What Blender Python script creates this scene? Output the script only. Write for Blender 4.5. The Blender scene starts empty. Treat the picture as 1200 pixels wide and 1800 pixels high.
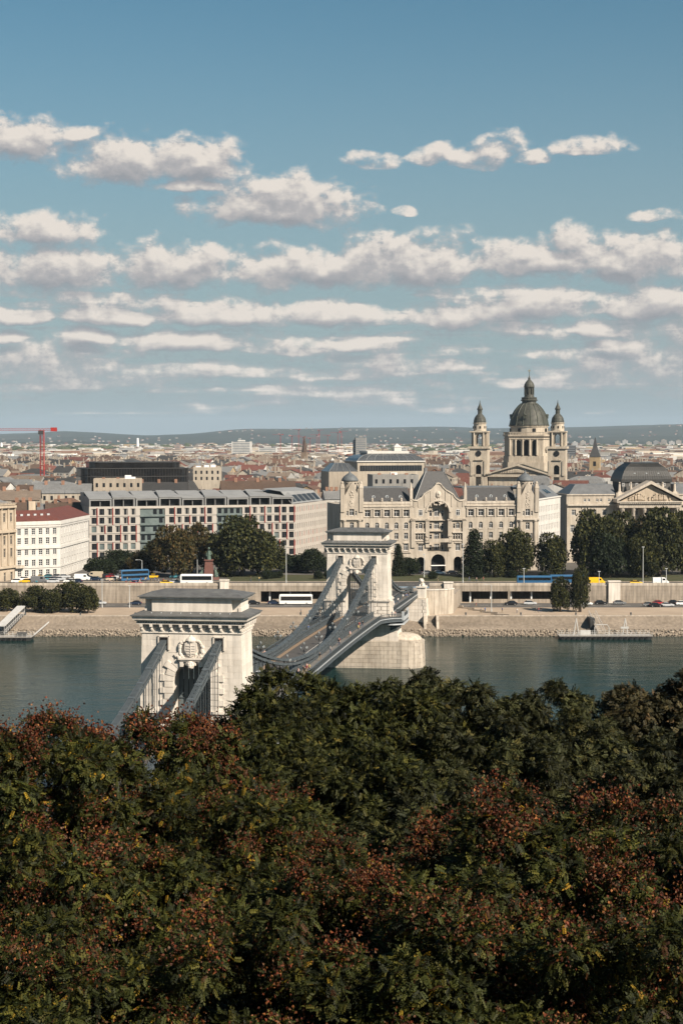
import bpy, bmesh, math, random
import numpy as np
from mathutils import Vector, Matrix
rnd = random.Random(7)
SC = bpy.context.scene
COL = SC.collection
R = math.radians

# ---------------------------------------------------------------- camera
EYE = 62.0                      # metres above the river
PITCH = math.atan(132 / 3000)
cam = bpy.data.cameras.new('camera')
cam.sensor_fit = 'VERTICAL'; cam.sensor_height = 36.0; cam.lens = 60.0
cam.clip_start = 0.5; cam.clip_end = 200000
camo = bpy.data.objects.new('camera', cam); COL.objects.link(camo)
camo.location = (0, 0, EYE); camo.rotation_euler = (math.pi / 2 - PITCH, 0, 0)
SC.camera = camo

# ---------------------------------------------------------------- light
SUN_EL, SUN_AZ = 38.0, 134.0    # azimuth clockwise from +Y (the view direction)
world = bpy.data.worlds.new('World'); SC.world = world; world.use_nodes = True
wn, wl = world.node_tree.nodes, world.node_tree.links
wn.clear()
sky = wn.new('ShaderNodeTexSky'); sky.sky_type = 'NISHITA'; sky.sun_disc = False
sky.sun_elevation = R(SUN_EL); sky.sun_rotation = R(SUN_AZ)
sky.altitude = 150; sky.air_density = 1.0; sky.dust_density = 0.6; sky.ozone_density = 1.5
bg = wn.new('ShaderNodeBackground'); bg.inputs[1].default_value = 0.05
out = wn.new('ShaderNodeOutputWorld')
# pale veil of the far air towards the horizon, all the way round
tc = wn.new('ShaderNodeTexCoord'); sx = wn.new('ShaderNodeSeparateXYZ'); mr = wn.new('ShaderNodeMapRange'); mr.interpolation_type = 'SMOOTHSTEP'
mr.inputs[1].default_value = -.02; mr.inputs[2].default_value = .28; mr.inputs[3].default_value = .93; mr.inputs[4].default_value = 0.0
ti = wn.new('ShaderNodeMix'); ti.data_type = 'RGBA'; ti.blend_type = 'MULTIPLY'; ti.inputs[0].default_value = 1.0; ti.inputs[7].default_value = (.56, .85, .83, 1)
vx = wn.new('ShaderNodeMix'); vx.data_type = 'RGBA'; vx.inputs[7].default_value = (3.65, 4.3, 4.7, 1)
wl.new(tc.outputs['Generated'], sx.inputs[0]); wl.new(sx.outputs[2], mr.inputs[0]); wl.new(sky.outputs[0], ti.inputs[6])
wl.new(mr.outputs[0], vx.inputs[0]); wl.new(ti.outputs[2], vx.inputs[6]); wl.new(vx.outputs[2], bg.inputs[0]); wl.new(bg.outputs[0], out.inputs[0])
sun = bpy.data.lights.new('sun', 'SUN'); sun.energy = 5.0; sun.angle = R(0.53); sun.color = (1.0, 0.885, 0.745)
suno = bpy.data.objects.new('sun', sun); COL.objects.link(suno)
sd = Vector((math.sin(R(SUN_AZ)) * math.cos(R(SUN_EL)), math.cos(R(SUN_AZ)) * math.cos(R(SUN_EL)), math.sin(R(SUN_EL))))
suno.rotation_euler = sd.to_track_quat('Z', 'Y').to_euler()
suno.location = sd * 300
SC.view_settings.view_transform = 'Standard'
SC.view_settings.look = 'None'
SC.view_settings.exposure = 0.85
SC.view_settings.gamma = 1.0
SC.view_settings.use_curve_mapping = False
SC.render.engine = 'CYCLES'
cy = SC.cycles
cy.use_denoising = True
cy.max_bounces = 6; cy.diffuse_bounces = 2; cy.glossy_bounces = 2; cy.transmission_bounces = 3
cy.transparent_max_bounces = 8; cy.volume_bounces = 0
cy.use_adaptive_sampling = True; cy.adaptive_threshold = 0.015
cy.sample_clamp_indirect = 6

# ---------------------------------------------------------------- helpers
def at(px, py, Y):
    """point seen at photo pixel (1200x1800) at ground distance Y"""
    a, b = (px - 600) / 3000, (900 - py) / 3000
    dy = math.cos(PITCH) + b * math.sin(PITCH); dz = -math.sin(PITCH) + b * math.cos(PITCH)
    return Vector((a * Y / dy, Y, EYE + dz * Y / dy))
def zat(py, Y): return at(600, py, Y).z
def xat(px, py, Y): return at(px, py, Y).x
def topix(p):
    dy, dz = p[1], p[2] - EYE
    d = dy * math.cos(PITCH) - dz * math.sin(PITCH); u = dy * math.sin(PITCH) + dz * math.cos(PITCH)
    return (600 + 3000 * p[0] / d, 900 - 3000 * u / d)
def at_z(px, py, z):
    """point on the level z seen at the pixel"""
    b = (900 - py) / 3000
    dz = -math.sin(PITCH) + b * math.cos(PITCH); dy = math.cos(PITCH) + b * math.sin(PITCH)
    Y = (z - EYE) / dz * dy
    return at(px, py, Y)

def nd(t, typ, **kw):
    n = t.nodes.new(typ)
    for k, v in kw.items(): setattr(n, k, v)
    return n
MATS = {}
def mat(name, c1, c2=None, scale=1.0, rough=.8, metal=0.0, bump=0.0, bscale=6.0, spec=.3, streak=0.0, rand=0.0, attr=False, trans=0.0, detail=5, stretch=(1,1,1), c3=None):
    """procedural principled material: noise between c1 and c2 in world space, streaks, bump, per-object variation"""
    if name in MATS: return MATS[name]
    m = bpy.data.materials.new(name); m.use_nodes = True; MATS[name] = m
    t = m.node_tree; L = t.links; b = t.nodes['Principled BSDF']
    b.inputs['Roughness'].default_value = rough; b.inputs['Metallic'].default_value = metal
    b.inputs['Specular IOR Level'].default_value = spec
    geo = nd(t, 'ShaderNodeNewGeometry')
    mp = nd(t, 'ShaderNodeVectorMath', operation='MULTIPLY'); mp.inputs[1].default_value = [scale * s for s in stretch]
    L.new(geo.outputs['Position'], mp.inputs[0])
    col = None
    def rgb(c): return (*c, 1)
    if attr:
        a = nd(t, 'ShaderNodeAttribute', attribute_name='col'); col = a.outputs['Color']
    elif c2 is not None:
        n = nd(t, 'ShaderNodeTexNoise'); n.inputs['Scale'].default_value = 1.0; n.inputs['Detail'].default_value = detail; n.inputs['Roughness'].default_value = .65
        L.new(mp.outputs[0], n.inputs['Vector'])
        r = nd(t, 'ShaderNodeValToRGB'); e = r.color_ramp.elements
        e[0].position, e[0].color = .32, rgb(c1); e[1].position, e[1].color = .68, rgb(c2)
        if c3: q = e.new(.5); q.color = rgb(c3)
        L.new(n.outputs['Fac'], r.inputs[0]); col = r.outputs[0]
    if streak and col is not None:
        mp2 = nd(t, 'ShaderNodeVectorMath', operation='MULTIPLY'); mp2.inputs[1].default_value = (1.3, 1.3, .12)
        L.new(geo.outputs['Position'], mp2.inputs[0])
        n2 = nd(t, 'ShaderNodeTexNoise'); n2.inputs['Scale'].default_value = 1.0; n2.inputs['Detail'].default_value = 4
        L.new(mp2.outputs[0], n2.inputs['Vector'])
        mr = nd(t, 'ShaderNodeMapRange'); mr.inputs[1].default_value = .35; mr.inputs[2].default_value = .65
        mr.inputs[3].default_value = 1 - streak; mr.inputs[4].default_value = 1.0
        L.new(n2.outputs['Fac'], mr.inputs[0])
        mx = nd(t, 'ShaderNodeMix', data_type='RGBA', blend_type='MULTIPLY'); mx.inputs[0].default_value = 1
        L.new(col, mx.inputs[6]); L.new(mr.outputs[0], mx.inputs[7]); col = mx.outputs[2]
    if rand and col is not None:
        oi = nd(t, 'ShaderNodeObjectInfo')
        mr = nd(t, 'ShaderNodeMapRange'); mr.inputs[3].default_value = 1 - rand; mr.inputs[4].default_value = 1 + rand * .5
        L.new(oi.outputs['Random'], mr.inputs[0])
        mx = nd(t, 'ShaderNodeMix', data_type='RGBA', blend_type='MULTIPLY'); mx.inputs[0].default_value = 1
        L.new(col, mx.inputs[6]); L.new(mr.outputs[0], mx.inputs[7]); col = mx.outputs[2]
    if col is None: b.inputs['Base Color'].default_value = rgb(c1)
    else: L.new(col, b.inputs['Base Color'])
    if bump:
        nb = nd(t, 'ShaderNodeTexNoise'); nb.inputs['Scale'].default_value = bscale; nb.inputs['Detail'].default_value = 4
        L.new(geo.outputs['Position'], nb.inputs['Vector'])
        bp = nd(t, 'ShaderNodeBump'); bp.inputs['Strength'].default_value = bump; bp.inputs['Distance'].default_value = .1
        L.new(nb.outputs['Fac'], bp.inputs['Height']); L.new(bp.outputs[0], b.inputs['Normal'])
    if trans:
        tr = nd(t, 'ShaderNodeBsdfTranslucent'); mixs = nd(t, 'ShaderNodeMixShader'); mixs.inputs[0].default_value = trans
        if col is not None: L.new(col, tr.inputs[0])
        else: tr.inputs[0].default_value = rgb(c1)
        o = t.nodes['Material Output']
        L.new(b.outputs[0], mixs.inputs[1]); L.new(tr.outputs[0], mixs.inputs[2]); L.new(mixs.outputs[0], o.inputs[0])
    return m

class MB:
    """collects geometry, builds ONE mesh"""
    def __init__(s): s.v = []; s.f = []; s.mi = []; s.c = 0
    def add(s, vs, fs, m=0):
        o = len(s.v); s.v += [tuple(p) for p in vs]
        for f in fs: s.f.append(tuple(i + o for i in f)); s.mi.append(m)
        return s
    def box(s, x0, x1, y0, y1, z0, z1, m=0):
        return s.add([(x0,y0,z0),(x1,y0,z0),(x1,y1,z0),(x0,y1,z0),(x0,y0,z1),(x1,y0,z1),(x1,y1,z1),(x0,y1,z1)],
                     [(0,3,2,1),(4,5,6,7),(0,1,5,4),(1,2,6,5),(2,3,7,6),(3,0,4,7)], m)
    def frust(s, x0, x1, y0, y1, z0, a0, a1, b0, b1, z1, m=0):
        """box whose top rectangle (a0..a1, b0..b1) differs from its foot"""
        return s.add([(x0,y0,z0),(x1,y0,z0),(x1,y1,z0),(x0,y1,z0),(a0,b0,z1),(a1,b0,z1),(a1,b1,z1),(a0,b1,z1)],
                     [(0,3,2,1),(4,5,6,7),(0,1,5,4),(1,2,6,5),(2,3,7,6),(3,0,4,7)], m)
    def prism(s, poly, z0, z1, m=0):
        n = len(poly)
        return s.add([(x,y,z0) for x,y in poly] + [(x,y,z1) for x,y in poly],
                     [tuple(range(n))[::-1], tuple(range(n, 2*n))] + [(i,(i+1)%n,(i+1)%n+n,i+n) for i in range(n)], m)
    def prism_y(s, poly, y0, y1, m=0):
        """polygon in the xz plane (counter-clockwise seen from -y) pushed along y"""
        n = len(poly)
        return s.add([(x,y0,z) for x,z in poly] + [(x,y1,z) for x,z in poly],
                     [tuple(range(n)), tuple(range(n, 2*n))[::-1]] + [((i+1)%n,i,i+n,(i+1)%n+n) for i in range(n)], m)
    def lathe(s, prof, n=24, c=(0,0), m=0, a0=0.0, caps=True, sq=1.0):
        vs = []; fs = []
        for r, z in prof:
            for i in range(n):
                a = a0 + 2*math.pi*i/n; vs.append((c[0]+r*math.cos(a), c[1]+r*math.sin(a)*sq, z))
        k = len(prof)
        for j in range(k-1):
            for i in range(n):
                fs.append((j*n+i, j*n+(i+1)%n, (j+1)*n+(i+1)%n, (j+1)*n+i))
        if caps:
            fs.append(tuple(range(n))[::-1]); fs.append(tuple(range((k-1)*n, k*n)))
        return s.add(vs, fs, m)
    def tube(s, pts, r, n=6, m=0, r2=None):
        pts = [Vector(p) for p in pts]; k = len(pts); vs = []; fs = []
        for j, p in enumerate(pts):
            d = (pts[min(j+1,k-1)] - pts[max(j-1,0)]).normalized()
            a = d.cross(Vector((0,0,1)) if abs(d.z) < .95 else Vector((1,0,0))).normalized(); b = d.cross(a)
            rr = r if r2 is None else r + (r2-r)*j/(k-1)
            for i in range(n):
                t = 2*math.pi*i/n; vs.append(p + a*(rr*math.cos(t)) + b*(rr*math.sin(t)))
        for j in range(k-1):
            for i in range(n): fs.append((j*n+i, j*n+(i+1)%n, (j+1)*n+(i+1)%n, (j+1)*n+i))
        fs.append(tuple(range(n))[::-1]); fs.append(tuple(range((k-1)*n, k*n)))
        return s.add(vs, fs, m)
    def ball(s, c, r, m=0, n=8, sx=1, sy=1, sz=1):
        k = max(3, n//2); vs = [(c[0],c[1],c[2]-r*sz)]; fs = []
        for j in range(1, k):
            f = -math.pi/2 + math.pi*j/k
            for i in range(n):
                a = 2*math.pi*i/n; vs.append((c[0]+r*sx*math.cos(f)*math.cos(a), c[1]+r*sy*math.cos(f)*math.sin(a), c[2]+r*sz*math.sin(f)))
        vs.append((c[0],c[1],c[2]+r*sz)); T = len(vs)-1
        for i in range(n):
            fs.append((0, 1+(i+1)%n, 1+i)); fs.append((T, T-n+i, T-n+(i+1)%n))
            for j in range(k-2): a = 1+j*n; fs.append((a+i, a+(i+1)%n, a+n+(i+1)%n, a+n+i))
        return s.add(vs, fs, m)
    def archwall(s, x0, x1, z0, z1, y0, y1, arches, m=0, n=14):
        """wall in the xz plane, pierced by arches (cx, half width, spring z); half 0 rise if spring given as (z,'flat')"""
        xs = {x0, x1}
        for cx, hw, zs in arches:
            for i in range(n+1): xs.add(round(cx - hw*math.cos(math.pi*i/n), 5))
        xs = sorted(xs)
        def low(x, side):
            for cx, hw, zs in arches:
                xx = x + side*1e-4
                if cx-hw < xx < cx+hw:
                    if isinstance(zs, tuple): return zs[0]
                    return zs + math.sqrt(max(0, hw*hw-(x-cx)**2))
            return z0
        for a, b in zip(xs[:-1], xs[1:]):
            la, lb = low(a, 1), low(b, -1)
            s.add([(a,y0,la),(b,y0,lb),(b,y0,z1),(a,y0,z1),(a,y1,la),(b,y1,lb),(b,y1,z1),(a,y1,z1)],
                  [(0,1,2,3),(5,4,7,6),(0,4,5,1),(3,2,6,7)], m)
        for cx, hw, zs in arches:
            zz = zs[0] if isinstance(zs, tuple) else zs
            s.add([(cx-hw,y0,z0),(cx-hw,y1,z0),(cx-hw,y1,zz),(cx-hw,y0,zz)], [(0,1,2,3)], m)
            s.add([(cx+hw,y0,z0),(cx+hw,y1,z0),(cx+hw,y1,zz),(cx+hw,y0,zz)], [(3,2,1,0)], m)
        s.add([(x0,y0,z0),(x0,y1,z0),(x0,y1,z1),(x0,y0,z1)], [(3,2,1,0)], m)
        s.add([(x1,y0,z0),(x1,y1,z0),(x1,y1,z1),(x1,y0,z1)], [(0,1,2,3)], m)
        return s
    def holed(s, L, z0, z1, holes, depth=.35, m=0, x0=0.0):
        """facade in the plane y=0 with rectangular openings and their reveals"""
        xs = sorted({x0, L} | {h[0] for h in holes} | {h[1] for h in holes})
        zs = sorted({z0, z1} | {h[2] for h in holes} | {h[3] for h in holes})
        zs = [z for z in zs if z0 <= z <= z1]; xs = [x for x in xs if x0 <= x <= L]
        rows = {}
        for h in holes: rows.setdefault((h[2], h[3]), []).append(h)
        for a, b in zip(zs[:-1], zs[1:]):
            zc = (a+b)/2; hs = sorted([h for h in holes if h[2] < zc < h[3]])
            x = x0
            for h in hs:
                if h[0] > x: s.add([(x,0,a),(h[0],0,a),(h[0],0,b),(x,0,b)], [(0,1,2,3)], m)
                x = h[1]
            if x < L: s.add([(x,0,a),(L,0,a),(L,0,b),(x,0,b)], [(0,1,2,3)], m)
        for h in holes:
            a, b, c, d = h[:4]
            s.add([(a,0,c),(b,0,c),(b,0,d),(a,0,d),(a,depth,c),(b,depth,c),(b,depth,d),(a,depth,d)],
                  [(0,4,5,1),(1,5,6,2),(2,6,7,3),(3,7,4,0)], m)
        return s
    def mesh(s, name, mats, smooth=False):
        me = bpy.data.meshes.new(name); me.from_pydata(s.v, [], s.f)
        if not isinstance(mats, (list, tuple)): mats = [mats]
        for m in mats: me.materials.append(m)
        if len(mats) > 1: me.polygons.foreach_set('material_index', s.mi)
        if smooth: me.polygons.foreach_set('use_smooth', [True]*len(me.polygons))
        me.update(); return me
    def build(s, name, mats, parent=None, loc=(0,0,0), rz=0.0, smooth=False):
        return ob(name, s.mesh(name, mats, smooth), parent, loc, rz)

def ob(name, me, parent=None, loc=(0,0,0), rz=0.0, scale=None, mats=None):
    o = bpy.data.objects.new(name, me); COL.objects.link(o)
    o.location = loc
    if rz: o.rotation_euler = (0, 0, rz)
    if scale is not None: o.scale = scale
    if parent is not None: o.parent = parent
    if mats:
        for i, m in enumerate(mats):
            if m is not None: o.material_slots[i].link = 'OBJECT'; o.material_slots[i].material = m
    return o
def tag(o, label=None, cat=None, group=None, kind=None):
    if label: o['label'] = label
    if cat: o['category'] = cat
    if group: o['group'] = group
    if kind: o['kind'] = kind
    return o
def thing(name, loc, rz, label, cat, group=None):
    o = bpy.data.objects.new(name, None); COL.objects.link(o); o.empty_display_size = .5
    o.location = loc; o.rotation_euler = (0, 0, rz)
    return tag(o, label, cat, group)
KIDS = {}
def copy_tree(o, parent=None, loc=None, rz=None, scale=None):
    c = o.copy(); COL.objects.link(c); c.parent = parent
    if loc is not None: c.location = loc
    if rz is not None: c.rotation_euler = (0, 0, rz)
    if scale is not None: c.scale = scale
    if o.name not in KIDS: KIDS[o.name] = list(o.children)
    for ch in KIDS[o.name]: copy_tree(ch, c)
    return c
def np_mesh(name, V, F, mats, cols=None, smooth=False, mi=None):
    """V (n,3), F (m,k) arrays; cols (n,3) per vertex"""
    me = bpy.data.meshes.new(name); n, k = F.shape
    me.vertices.add(len(V)); me.vertices.foreach_set('co', V.astype(np.float32).ravel())
    me.loops.add(n*k); me.loops.foreach_set('vertex_index', F.astype(np.int32).ravel())
    me.polygons.add(n); me.polygons.foreach_set('loop_start', np.arange(0, n*k, k, dtype=np.int32))
    if not isinstance(mats, (list, tuple)): mats = [mats]
    for m in mats: me.materials.append(m)
    if mi is not None: me.polygons.foreach_set('material_index', mi.astype(np.int32))
    if smooth: me.polygons.foreach_set('use_smooth', np.ones(n, dtype=bool))
    me.update(calc_edges=True)
    if cols is not None:
        a = me.color_attributes.new('col', 'FLOAT_COLOR', 'POINT')
        a.data.foreach_set('color', np.concatenate([cols, np.ones((len(V), 1))], 1).astype(np.float32).ravel())
    return me
ORD = ['', 'leftmost', 'second', 'third', 'fourth', 'fifth', 'sixth', 'seventh', 'eighth', 'ninth', 'tenth', 'eleventh', 'twelfth', 'thirteenth', 'fourteenth', 'fifteenth', 'sixteenth', 'seventeenth', 'eighteenth', 'nineteenth', 'twentieth']
def finish_labels():
    """things that share a wording are told apart by their order across the picture"""
    by = {}
    for o in COL.objects:
        if o.parent is None and 'label' in o and o.get('kind') != 'structure': by.setdefault(o['label'], []).append(o)
    for lab, L in by.items():
        if len(L) < 2: continue
        L.sort(key=lambda o: topix(o.location)[0])
        for i, o in enumerate(L):
            k = i + 1; j = len(L) - i
            if j == 1: w = 'rightmost of these'
            elif k == 1: w = 'leftmost of these'
            elif j < k and j <= 20: w = ORD[j] + ' from right'
            elif k <= 20: w = ORD[k] + ' from left'
            else: w = 'twenty %s from left' % ORD[k-20].replace('leftmost', 'first') if k < 30 else 'far from either end'
            o['label'] = lab + ', ' + w

# ---------------------------------------------------------------- materials
stone = mat('limestone', (.70,.64,.565), (.62,.56,.485), scale=.35, rough=.85, bump=.15, bscale=4, streak=.24, rand=.10)
stone_d = mat('weathered_limestone', (.53,.465,.385), (.42,.36,.29), scale=.4, rough=.9, bump=.2, bscale=3, streak=.34, rand=.11)
stone_tan = mat('tan_sandstone', (.45,.375,.285), (.345,.28,.21), scale=.25, rough=.88, bump=.15, bscale=3, streak=.15)
stone_g = mat('palace_limestone', (.46,.405,.335), (.36,.31,.25), scale=.22, rough=.88, bump=.12, bscale=3, streak=.28)
white_w = mat('white_render', (.55,.53,.495), (.48,.46,.425), scale=.2, rough=.85, streak=.12)
stone_gt = mat('palace_trim_stone', (.52,.46,.385), (.42,.365,.30), scale=.3, rough=.88, streak=.25)
slate = mat('dark_slate', (.036,.036,.038), (.056,.055,.054), scale=1.5, rough=.6, bump=.15, bscale=5)
zinc = mat('grey_zinc', (.17,.173,.175), (.115,.118,.12), scale=.4, rough=.5, metal=.2)
roofsheet = mat('dark_roof_sheet', (.085,.085,.085), (.13,.13,.125), scale=.6, rough=.6, streak=.2)
copper = mat('patinated_copper', (.085,.085,.068), (.045,.045,.038), scale=.35, rough=.6, metal=.15, streak=.3)
blueg = mat('blue_grey_dome', (.115,.125,.132), (.08,.088,.094), scale=1.0, rough=.6)
redtile = mat('red_roof_tile', (.125,.042,.032), (.085,.030,.024), scale=.6, rough=.8, bump=.2, bscale=8)
iron = mat('grey_painted_iron', (.088,.104,.114), (.062,.075,.083), scale=.8, rough=.5, spec=.4, streak=.2)
iron_d = mat('dark_grey_iron', (.06,.07,.076), (.042,.05,.055), scale=1.0, rough=.5)
iron_w = mat('pale_grey_iron', (.42,.44,.45), (.34,.36,.37), scale=1.0, rough=.5)
asphalt = mat('asphalt', (.055,.052,.05), (.075,.07,.066), scale=.3, rough=.9)
asphalt_l = mat('worn_asphalt', (.075,.069,.063), (.105,.096,.086), scale=.15, rough=.92)
paint_w = mat('white_road_paint', (.7,.69,.66), (.55,.54,.51), scale=2, rough=.7)
glass_d = mat('dark_window_glass', (.015,.017,.02), rough=.08, spec=.6)
glass_t = mat('teal_glass', (.15,.18,.175), (.09,.112,.11), scale=.3, rough=.15, spec=.6)
frame_w = mat('white_window_frame', (.72,.71,.69), rough=.6)
black = mat('black_opening', (.008,.008,.009), rough=.9)
bark = mat('bark', (.10,.075,.055), (.055,.04,.03), scale=6, rough=.95, bump=.4, bscale=10)
soil = mat('hillside_soil', (.045,.036,.025), (.03,.034,.018), scale=.4, rough=1)
grass = mat('lawn', (.038,.045,.016), (.055,.052,.022), scale=.15, rough=1)  # grass colour darkened to stand in for the shade of the park trees
sand = mat('tan_quay_paving', (.37,.29,.215), (.29,.225,.165), scale=.12, rough=.95)
concrete = mat('pale_concrete', (.39,.33,.265), (.28,.235,.185), scale=.2, rough=.9, streak=.4)
bronze = mat('green_bronze', (.10,.15,.12), (.055,.08,.065), scale=2, rough=.6)
granite_r = mat('red_granite', (.17,.08,.062), (.12,.055,.045), scale=2, rough=.5)
# ---------------------------------------------------------------- sky with its clouds (far shell, 60 km out)
CLOUDS = [(45,258,120,42),(150,246,40,14),(220,288,110,50),(345,285,92,46),(340,330,70,16),(495,362,158,44),(505,340,85,36),
 (655,285,52,22),(755,274,42,20),(830,284,48,20),(880,258,50,24),(935,283,34,15),(1030,264,56,20),(90,405,100,32),(100,470,130,48),
 (320,466,115,42),(560,470,150,44),(705,458,150,52),(940,458,140,40),(1100,460,150,42),(1000,424,46,24),(706,374,26,12),(1135,390,36,12),
 (45,556,80,22),(200,556,120,22),(400,552,150,30),(580,552,120,26),(790,554,95,30),(940,540,110,34),(1150,532,110,38),(1040,580,80,22),
 (20,590,60,20),(345,604,130,22),(620,604,70,18),(160,592,70,18),(1070,606,60,15)]
def make_sky():
    m = bpy.data.materials.new('sky_clouds'); m.use_nodes = True; t = m.node_tree; L = t.links; t.nodes.clear()
    g = bpy.data.node_groups.new('cloud_field', 'ShaderNodeTree')
    g.interface.new_socket('P', in_out='INPUT', socket_type='NodeSocketVector'); g.interface.new_socket('D', in_out='OUTPUT', socket_type='NodeSocketFloat')
    gi = g.nodes.new('NodeGroupInput'); go = g.nodes.new('NodeGroupOutput'); gl = g.links
    def vm(op, a, b=None, c=None):
        n = nd(g, 'ShaderNodeVectorMath', operation=op)
        for i, x in enumerate((a, b, c)):
            if x is None: continue
            if isinstance(x, tuple): n.inputs[i].default_value = x
            else: gl.new(x, n.inputs[i])
        return n.outputs['Value'] if op == 'LENGTH' else n.outputs[0]
    def mt(op, a, b=None, c=None):
        n = nd(g, 'ShaderNodeMath', operation=op)
        for i, x in enumerate((a, b, c)):
            if x is None: continue
            if isinstance(x, (int, float)): n.inputs[i].default_value = x
            else: gl.new(x, n.inputs[i])
        return n.outputs[0]
    def noise(v, scale, detail, rough=.55):
        n = nd(g, 'ShaderNodeTexNoise'); n.inputs['Scale'].default_value = scale; n.inputs['Detail'].default_value = detail; n.inputs['Roughness'].default_value = rough
        gl.new(v, n.inputs['Vector']); return n
    P = gi.outputs[0]
    w = noise(P, .9, 2)
    wp = vm('MULTIPLY_ADD', w.outputs['Color'], (.55,.38,0), vm('ADD', P, (-.275,-.19,0)))
    acc = acs = None
    for cx, cy_, rx, ry in CLOUDS:
        rx *= 1.05; ry *= 1.22 if 380 < cy_ < 520 else 1.08; sm_ = .30 if ry < 27 and cy_ < 420 and cx > 500 else .12 if ry < 30 else 0.0
        a = vm('MULTIPLY_ADD', wp, (100/rx, 100/ry, 0), (-(cx-600)/rx, -(768-cy_-ry*.25)/ry, 0))
        b = vm('MULTIPLY_ADD', vm('ABSOLUTE', a), (1.0, 1.3, 0), vm('MULTIPLY', a, (0,-.38,0)))
        l = vm('LENGTH', b)
        if sm_ > .2: acs = l if acs is None else mt('SMOOTH_MIN', acs, l, .35)
        else: acc = l if acc is None else mt('SMOOTH_MIN', acc, l, .35)
    base = mt('MAXIMUM', mt('SUBTRACT', 1.0, acc), mt('MINIMUM', mt('SUBTRACT', 1.0, acs), .20))
    # thin low banks near the horizon
    bn = noise(vm('MULTIPLY', P, (.26, 2.3, 1)), 1.0, 3, .5)
    sep = nd(g, 'ShaderNodeSeparateXYZ'); gl.new(P, sep.inputs[0])
    bandm = mt('SUBTRACT', 1.0, mt('ABSOLUTE', mt('DIVIDE', mt('SUBTRACT', sep.outputs[1], 1.55), 1.15)))
    band = mt('ADD', mt('MULTIPLY', mt('SUBTRACT', bn.outputs['Fac'], .55), 3.0), mt('MULTIPLY', mt('MINIMUM', bandm, .35), 1.0))
    band = mt('SUBTRACT', band, mt('MULTIPLY', mt('LESS_THAN', bandm, 0.0), 5.0))
    tot = mt('MAXIMUM', base, mt('MINIMUM', band, .25))
    tot = mt('MAXIMUM', tot, -1.5)
    lowq = nd(g, 'ShaderNodeMapRange'); lowq.inputs[1].default_value = .8; lowq.inputs[2].default_value = 3.0; lowq.inputs[3].default_value = .78; lowq.inputs[4].default_value = 1.35; gl.new(sep.outputs[1], lowq.inputs[0])
    f1 = noise(vm('MULTIPLY', P, (1.0, 1.35, 1)), 1.9, 6, .52)
    f2 = noise(vm('MULTIPLY', P, (1.0, 1.2, 1)), .7, 3, .5)
    f3 = noise(vm('MULTIPLY', P, (1.0, 1.25, 1)), 6.0, 6, .62)
    d = mt('MULTIPLY_ADD', mt('SUBTRACT', f1.outputs['Fac'], .5), lowq.outputs[0], mt('MULTIPLY_ADD', tot, .95, mt('MULTIPLY', mt('SUBTRACT', f3.outputs['Fac'], .5), mt('MULTIPLY', lowq.outputs[0], .38))))
    d = mt('ADD', mt('MULTIPLY_ADD', mt('SUBTRACT', f2.outputs['Fac'], .5), .55, d), .10)
    gl.new(d, go.inputs[0])
    def tm(op, a, b=None, c=None):
        n = nd(t, 'ShaderNodeMath', operation=op)
        for i, x in enumerate((a, b, c)):
            if x is None: continue
            if isinstance(x, (int, float)): n.inputs[i].default_value = x
            else: L.new(x, n.inputs[i])
        return n.outputs[0]
    geo = nd(t, 'ShaderNodeNewGeometry'); s = nd(t, 'ShaderNodeSeparateXYZ'); L.new(geo.outputs['Position'], s.inputs[0])
    az = tm('MULTIPLY', tm('ARCTAN2', s.outputs[0], s.outputs[1]), 30.0)
    az = tm('SUBTRACT', tm('PINGPONG', tm('ADD', az, 6.6), 13.2), 6.6)
    rr = tm('SQRT', tm('ADD', tm('MULTIPLY', s.outputs[0], s.outputs[0]), tm('MULTIPLY', s.outputs[1], s.outputs[1])))
    el = tm('MULTIPLY', tm('DIVIDE', tm('SUBTRACT', s.outputs[2], 62.0), rr), 30.0)
    c = nd(t, 'ShaderNodeCombineXYZ'); L.new(az, c.inputs[0]); L.new(el, c.inputs[1])
    def field(vec):
        n = t.nodes.new('ShaderNodeGroup'); n.node_tree = g; L.new(vec, n.inputs[0]); return n.outputs[0]
    off = nd(t, 'ShaderNodeVectorMath', operation='ADD'); off.inputs[1].default_value = (.07, .19, 0); L.new(c.outputs[0], off.inputs[0])
    D = field(c.outputs[0]); D2 = field(off.outputs[0])
    mr = nd(t, 'ShaderNodeMapRange', interpolation_type='SMOOTHSTEP'); mr.inputs[1].default_value = -.04; mr.inputs[2].default_value = .58; mr.inputs[4].default_value = .97
    L.new(D, mr.inputs[0])
    sharp = nd(t, 'ShaderNodeMapRange'); sharp.inputs[1].default_value = -.15; sharp.inputs[2].default_value = .35; sharp.inputs[3].default_value = .62; sharp.inputs[4].default_value = .38; L.new(tm('SUBTRACT', D, D2), sharp.inputs[0]); L.new(sharp.outputs[0], mr.inputs[2])
    lit = tm('MULTIPLY_ADD', tm('SUBTRACT', D, D2), 1.1, .56)
    lit = tm('SUBTRACT', lit, tm('MULTIPLY', tm('MAXIMUM', tm('SUBTRACT', D, .50), 0.0), .42))
    ramp = nd(t, 'ShaderNodeValToRGB'); e = ramp.color_ramp.elements
    e[0].position, e[0].color = .12, (.175,.182,.195,1); e[1].position, e[1].color = .95, (.45,.41,.37,1)
    q = e.new(.55); q.color = (.26,.25,.25,1)
    L.new(lit, ramp.inputs[0])
    em = nd(t, 'ShaderNodeEmission'); L.new(ramp.outputs[0], em.inputs[0]); em.inputs[1].default_value = 1.0
    tr = nd(t, 'ShaderNodeBsdfTransparent'); mx = nd(t, 'ShaderNodeMixShader'); o = nd(t, 'ShaderNodeOutputMaterial')
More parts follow.
